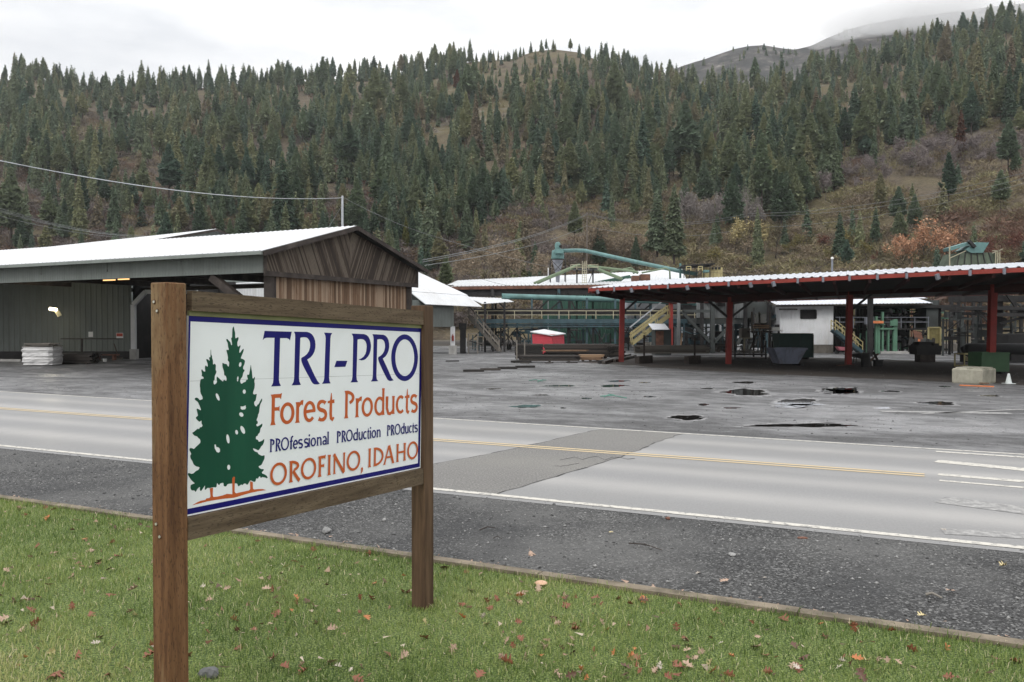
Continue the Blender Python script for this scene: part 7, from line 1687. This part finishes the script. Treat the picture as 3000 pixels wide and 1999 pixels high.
# ================================================================ foreground: grass, leaves, stones
gr = np.random.RandomState(21)
kd_ = (K1-K0).normalized(); kn = Vector((-kd_.y, kd_.x, 0))      # points away from the camera
def kside(x, y): return (x-k0b.x)*kn.x+(y-k0b.y)*kn.y            # <0 on the lawn
def blades(n, x0,x1,y0,y1, hmin,hmax, wd, cond):
    x = gr.uniform(x0,x1,n); y = gr.uniform(y0,y1,n); k = cond(x,y); x=x[k]; y=y[k]; n=len(x)
    px_=1500+x/y*F
    a = gr.uniform(0,6.283,n); h = gr.uniform(hmin,hmax,n)*(1+.3*vn(x*9,y*9,.9)+.3*vn(x*2.2,y*2.2,1.1)); bend = gr.uniform(.1,.9,n)*h
    b2 = a+gr.normal(0,.6,n)+1.57
    p = np.stack([x,y,np.full(n,.015)],1); w = np.stack([np.cos(a),np.sin(a),np.zeros(n)],1)*(wd*gr.uniform(.6,1.3,n))[:,None]
    d = np.stack([np.cos(b2),np.sin(b2),np.zeros(n)],1)
    mid = p+d*(bend*.3)[:,None]+np.array([0,0,1])*(h*.6)[:,None]; tip = p+d*bend[:,None]+np.array([0,0,1])*(h*gr.uniform(.75,1,n))[:,None]
    V = np.stack([p-w,p+w,mid+w*.7,mid-w*.7,tip],1).reshape(-1,3)
    i = np.arange(n)*5; T = np.concatenate([np.stack([i,i+1,i+2],1),np.stack([i,i+2,i+3],1),np.stack([i+3,i+2,i+4],1)])
    patch = .5+.5*vn(x*3.1,y*3.1,.42); yel = np.clip((-x-1.2)/2.5,0,1)*np.clip((7.2-y)/1.2,0,1)
    t = np.clip(.06+.35*patch+.25*(.5+.5*vn(x*1.3,y*1.3,1.1))+gr.normal(0,.17,n)+.35*yel,0,1); dry = gr.uniform(0,1,n)<.035; t[dry]=1
    return V,T,np.repeat(t,5)
inl = lambda x,y: (kside(x,y)<.035+.05*vn(x*7,y*7,.8))&(y>2.2)&(np.abs(x/y)<.72)
parts_=[blades(300000,-9.5,6.5,5.0,14.5,.028,.072,.0027,inl), blades(45000,-7,5,3.2,6,.025,.06,.0024,inl)]
# ragged tufts along the kerb
parts_.append(blades(60000,-9.5,6.5,5.0,14.5,.05,.10,.0028,lambda x,y:(kside(x,y)<.03+.09*np.clip(vn(x*6,y*6,.8)+.2,0,1))&(kside(x,y)>-.16)&(vn(x*5,y*5,.8)>-.25)))
for cx_,cy_ in ((cL.x,cL.y),(cR.x,cR.y)): parts_.append(blades(1300,cx_-.24,cx_+.24,cy_-.24,cy_+.24,.03,.085,.0027,lambda x,y,cx_=cx_,cy_=cy_:np.hypot(x-cx_,y-cy_)<.13+.1*gr.uniform(0,1,len(x))**2))
Vs=[];Ts=[];tn=[];o_=0
for V,T,t in parts_: Vs.append(V);Ts.append(T+o_);tn.append(t);o_+=len(V)
me=npmesh('grass',np.vstack(Vs),np.vstack(Ts),np.concatenate(tn))
m, nt, b = nodes('grass_blade')
c=ramp(nt,attr(nt,'tint'),[(0,(.045,.085,.018)),(.28,(.135,.205,.045)),(.55,(.275,.335,.10)),(.8,(.46,.46,.19)),(.95,(.60,.55,.30)),(1,(.66,.57,.38))]); nt.links.new(c,b.inputs[0]); b.inputs['Roughness'].default_value=.6; b.inputs['Specular IOR Level'].default_value=.3
tl=nt.nodes.new('ShaderNodeBsdfTranslucent'); nt.links.new(c,tl.inputs[0]); mx=nt.nodes.new('ShaderNodeMixShader'); mx.inputs[0].default_value=.3
nt.links.new(b.outputs[0],mx.inputs[1]); nt.links.new(tl.outputs[0],mx.inputs[2]); nt.links.new(mx.outputs[0],[q for q in nt.nodes if q.type=='OUTPUT_MATERIAL'][0].inputs[0])
me.materials.append(m); o=bpy.data.objects.new('grass',me); COL.objects.link(o); tag(o,'short yellow-green lawn grass in front of the kerb','grass',kind='stuff')
# fallen leaves
LEAFC={'rust':((.17,.055,.028),(.27,.10,.05)),'tan':((.34,.215,.15),(.48,.34,.25)),'pale':((.40,.335,.27),(.56,.49,.41)),'dark':((.09,.042,.028),(.15,.07,.045)),'orange':((.40,.13,.04),(.52,.20,.07)),'yellow':((.55,.44,.22),(.66,.56,.30))}
for k,(c1,c2) in LEAFC.items():
    m,nt,b=nodes('leaf_'+k+'_dry'); nt.links.new(ramp(nt,noise(nt,30,detail=3),[(.35,c1),(.65,c2)]),b.inputs[0]); b.inputs['Roughness'].default_value=.55; MATS['dry_'+k]=m
def leafmesh(seed,mat,curl):
    rr=random.Random(seed); 
    half=[(0,0),(.06,.10),(.22,.14),(.12,.24),(.32,.38),(.40,.44),(.16,.46),(.14,.52),(.34,.70),(.33,.78),(.12,.70),(.10,.80),(.14,.94),(.0,1.0)]
    half=[(x*rr.uniform(.8,1.2),y+rr.uniform(-.02,.02)) for x,y in half]; half[0]=(0,0); half[-1]=(0,1)
    vs=[];fs=[]
    ph=rr.uniform(0,6); f=lambda x,y: curl*(abs(x)**1.3*1.3+.35*(y-.5)**2)+.05*math.sin(y*9+ph)*abs(x)*3
    for x,y in half: vs.append((0,y-.5,f(0,y)))
    n=len(half)
    for s_ in (1,-1):
        for x,y in half: vs.append((s_*x,y-.5,f(s_*x,y)))
    for i in range(n-1):
        fs.append((i,n+i,n+i+1,i+1)); fs.append((i,i+1,2*n+i+1,2*n+i))
    vs+= [(-.008,-.72,.02),(.008,-.72,.02),(.01,-.49,f(0,0)),(-.01,-.49,f(0,0))]; k=len(vs)-4; fs.append((k,k+1,k+2,k+3))
    me=mkmesh('oak_leaf',vs,fs); smooth(me); me.materials.append(MATS[mat]); return me
LM={k:[leafmesh(100+i*7+hash(k[0])%5 if 0 else 100+i*7+ord(k[0]),'dry_'+k,[.5,.9,-.5,.3][i]) for i in range(4)] for k in LEAFC}
LAB={'rust':'curled rust-brown oak leaf lying in the grass','tan':'pinkish tan oak leaf lying in the grass','pale':'bleached whitish leaf lying in the grass','dark':'dark brown shrivelled leaf lying in the grass','orange':'orange-brown oak leaf lying in the grass','yellow':'small pale yellow leaf lying in the grass'}
fr=random.Random(77)
def leaf(kind,x_,y_,z_,size,label,group,tilt=.5):
    o=bpy.data.objects.new('fallen_leaf',fr.choice(LM[kind])); COL.objects.link(o); o.location=(x_,y_,z_); o.scale=(size*fr.uniform(.8,1.1),size,size*fr.uniform(.6,1.3)); o.rotation_euler=(fr.gauss(0,tilt),fr.gauss(0,tilt),fr.uniform(0,6.28)); return tag(o,label,'leaf',group)
cnt=0
while cnt<285:
    px=fr.uniform(-10,3010); py=fr.uniform(1480,2010)
    q=G(px,py); ks=kside(q.x,q.y)
    if ks>-.06: continue
    if px<1300 and fr.random()<.45: continue
    if vn(q.x*4,q.y*4,.7)<-.15 and fr.random()<.6: continue
    kind=fr.choices(['rust','tan','pale','dark','orange','yellow'],[38,26,10,18,12,2])[0]
    leaf(kind,q.x,q.y,fr.uniform(.025,.062),fr.uniform(.05,.11)*(.7 if kind=='pale' else 1),LAB[kind],kind+' leaves on the lawn',.65); cnt+=1
leaf('rust',*G(165,1968,.06),.16,'largest brown oak leaf, in the bottom left of the lawn',None,.2)
for px,py,k,s_,lb in ((1555,1626,'tan',.13,'pinkish oak leaf lying on the gravel near the right sign post'),(2122,1708,'tan',.12,'tan oak leaf lying on the gravel near the kerb'),(2785,1738,'tan',.11,'pale tan leaf lying on the gravel at the right'),(2030,1742,'pale',.07,'whitish leaf scrap against the kerb'),(2045,1686,'pale',.06,'thin white scrap on the gravel'),(2240,1700,'pale',.06,'small white scrap on the gravel right of the tan leaf'),(2765,1558,'pale',.07,'white leaf on the road edge at the right'),(2700,1812,'yellow',.08,'yellow leaf on the gravel near the kerb at the right'),(2940,1665,'yellow',.09,'narrow yellow leaf on the gravel at the far right'),(1790,1565,'yellow',.07,'narrow yellow leaf beside the long stick')):
    q=G(px,py); leaf(k,q.x,q.y,.025,s_,lb,None,.12)
# litter drift along the kerb foot
n=1500; u=gr.uniform(0,1,n); off_=gr.exponential(.06,n)+.17; K=np.array([k0b.x,k0b.y]); Dk=np.array([(k1b-k0b).x,(k1b-k0b).y]); P0=K+u[:,None]*Dk+off_[:,None]*np.array([kn.x,kn.y]); 
P3=np.column_stack([P0,np.full(n,.012)]); e1_=gr.normal(0,1,(n,3))*np.array([1,1,.3]); e2_=gr.normal(0,1,(n,3))*np.array([1,1,.3]); s_=gr.uniform(.008,.025,(n,1))
V=np.stack([P3-e1_*s_,P3+e1_*s_,P3+e2_*s_*1.5],1).reshape(-1,3); V[:,2]=np.maximum(V[:,2],.006); me=npmesh('leaf_litter',V,np.arange(len(V)).reshape(-1,3)); me.materials.append(MATS['dry_tan']); o=bpy.data.objects.new('leaf_litter',me); COL.objects.link(o); tag(o,'drift of crumbled leaves along the gravel side of the kerb','leaf litter',kind='stuff')
# crumbled leaf bits worked into the lawn
n=5200; x=gr.uniform(-9,6.5,n); y=gr.uniform(4.5,13,n); k=(kside(x,y)<-.02)&(vn(x*3,y*3,.8)+gr.normal(0,.5,n)>-.1); x=x[k];y=y[k];n=len(x)
P3=np.stack([x,y,gr.uniform(.03,.06,n)],1); e1_=gr.normal(0,1,(n,3))*np.array([1,1,.6]); e2_=gr.normal(0,1,(n,3))*np.array([1,1,.6]); s_=gr.uniform(.007,.028,(n,1))
V=np.stack([P3-e1_*s_*.6,P3+e1_*s_*.6,P3+e2_*s_*1.3],1).reshape(-1,3)
m,nt,b=nodes('leaf_bits'); nt.links.new(ramp(nt,attr(nt,'tint'),[(0,(.16,.06,.03)),(.5,(.34,.24,.15)),(.8,(.5,.42,.32)),(1,(.10,.05,.03))]),b.inputs[0]); MATS['leaf_bits']=m
me=npmesh('leaf_bits',V,np.arange(len(V)).reshape(-1,3),np.repeat(gr.uniform(0,1,n),3)); me.materials.append(m); o=bpy.data.objects.new('leaf_bits',me); COL.objects.link(o); tag(o,'small broken bits of brown and tan leaves among the grass blades','leaf litter',kind='stuff')
# loose stones on the shoulder
M('stone',(.13,.13,.128),.7,.5,8,col2=(.30,.295,.285),bmp=.3,tint=True)
def stones(n,smin,smax,x0,x1,y0,y1):
    x=gr.uniform(x0,x1,n); y=gr.uniform(y0,y1,n); dfog=(x-N0.x)*off(N0,N1,1)[0].x*0+((x-N0.x)*(-(N1-N0).normalized().y)+(y-N0.y)*((N1-N0).normalized().x))
    k=(kside(x,y)>.22)&(dfog<-.10+.12*vn(x*6,y*6,.6)); x=x[k];y=y[k];n=len(x); s=smin+(smax-smin)*gr.uniform(0,1,n)**3
    base=np.array([[1,0,0],[0,1,0],[-1,0,0],[0,-1,0],[0,0,1],[0,0,-1]],float); Tb=np.array([[0,1,4],[1,2,4],[2,3,4],[3,0,4],[1,0,5],[2,1,5],[3,2,5],[0,3,5]])
    V=base[None]*gr.uniform(.6,1.3,(n,6,1))*s[:,None,None]*np.array([1,1,.6])+gr.normal(0,.12,(n,6,3))*s[:,None,None]
    a=gr.uniform(0,6.28,n); ca,sa=np.cos(a)[:,None],np.sin(a)[:,None]; X=V[...,0]*ca-V[...,1]*sa; Y=V[...,0]*sa+V[...,1]*ca
    V=np.stack([X+x[:,None],Y+y[:,None],V[...,2]+(s*.25)[:,None]],-1).reshape(-1,3); T=(Tb[None]+(np.arange(n)*6)[:,None,None]).reshape(-1,3)
    return V,T,np.repeat(gr.uniform(0,1,n),6)
Vs=[];Ts=[];tn=[];o_=0
for V,T,t in (stones(60000,.004,.013,-14,8,6,18),stones(9000,.008,.028,-14,8,6,18)): Vs.append(V);Ts.append(T+o_);tn.append(t);o_+=len(V)
me=npmesh('loose_gravel',np.vstack(Vs),np.vstack(Ts),np.concatenate(tn)); me.materials.append(MATS['stone']); o=bpy.data.objects.new('loose_gravel',me); COL.objects.link(o); tag(o,'loose dark grey gravel scattered between kerb and road','gravel',kind='stuff')
xs=gr.uniform(-25,30,16000); ys=gr.uniform(15,60,16000); dn=((xs-Fa0.x)*(-(Fa1-Fa0).normalized().y)+(ys-Fa0.y)*((Fa1-Fa0).normalized().x)); k=(dn>.3)&(vn(xs,ys,.35)+gr.normal(0,.4,16000)>-.2); xs=xs[k];ys=ys[k];n=len(xs); s=.006+.022*gr.uniform(0,1,n)**2.5
base=np.array([[1,0,0],[0,1,0],[-1,0,0],[0,-1,0],[0,0,1],[0,0,-1]],float); Tb=np.array([[0,1,4],[1,2,4],[2,3,4],[3,0,4],[1,0,5],[2,1,5],[3,2,5],[0,3,5]])
V=base[None]*gr.uniform(.6,1.4,(n,6,1))*s[:,None,None]*np.array([1.3,1.3,.55]); V=(V+np.stack([xs,ys,s*.3],1)[:,None,:]).reshape(-1,3); T=(Tb[None]+(np.arange(n)*6)[:,None,None]).reshape(-1,3)
me=npmesh('yard_gravel',V,T,np.repeat(gr.uniform(0,.8,n),6)); me.materials.append(MATS['stone']); o=bpy.data.objects.new('yard_gravel',me); COL.objects.link(o); tag(o,'loose stones and crumbs scattered over the wet mill yard','gravel',kind='stuff')
def rock(px,py,s,label,mat='stone',z=.0,seed=1,flatten=.7):
    rr=random.Random(seed); q=G(px,py); bm=bmesh.new(); bmesh.ops.create_icosphere(bm,subdivisions=2,radius=1)
    for v in bm.verts:
        k=1+.25*math.sin(v.co.x*3+seed)+.2*math.sin(v.co.y*4+seed*2)+rr.uniform(-.08,.08); v.co*=k*s; v.co.z*=flatten
    mb=MB(); mb.add([(v.co.x+q.x,v.co.y+q.y,v.co.z+s*flatten*.7+z) for v in bm.verts],[tuple(v.index for v in f.verts) for f in bm.faces],rr.random()); bm.free(); solo('rock',mb,mat,label,'rock')
rock(958,1562,.055,'fist-sized grey rock on the gravel below the sign',seed=3); rock(612,1990,.06,'dark rock in the grass at the bottom left',seed=5,z=.02); rock(1125,1527,.03,'small pale stone on the gravel below the sign, near the lower rail',seed=7)
rock(2147,1628,.045,'pale flat lump of debris on the gravel',seed=9,flatten=.35); rock(2350,1577,.05,'brown bark piece at the edge of the road',mat='rust',seed=11,flatten=.2); rock(1956,1522,.03,'small brownish clod by the white road line',mat='rust',seed=12)
for i,(a_,b_,w_,lb) in enumerate((((1842,1592),(1940,1612),.008,'long thin dark stick on the gravel'),((1405,1553),(1452,1547),.008,'short dark twig on the gravel right of the sign post'),((2712,1742),(2760,1752),.014,'grey splinter of wood on the gravel at the right'),((1445,1577),(1470,1579),.005,'fine twig on the gravel near the kerb'))):
    A_1,B_1=G(*a_,.02),G(*b_,.02); mb=MB(); mb.tube([A_1,(A_1+B_1)/2+Vector((0,.03,.02)),B_1],[w_,w_*.9,w_*.6],7); solo('stick',mb,'timber_dark' if i!=2 else 'timber_grey',lb,'stick')
q=G(1585,1722,.0); t_=thing('mushroom','broad peach-coloured mushroom cap in the grass by the kerb','mushroom',q); M('mushroom_cap',(.62,.38,.24),.5,.2,9,col2=(.72,.52,.36)); M('mushroom_stem',(.6,.52,.42),.7,.1,9)
mb=MB(); rev(mb,q.x,q.y,[(.035,.05),(.042,.062),(.050,.060),(.060,.042),(.065,.017),(.066,.003)],18); part('cap',mb,'mushroom_cap',t_,sm=True); mb=MB(); rev(mb,q.x,q.y,[(0,.018),(.04,.016)],10); part('stem',mb,'mushroom_stem',t_)
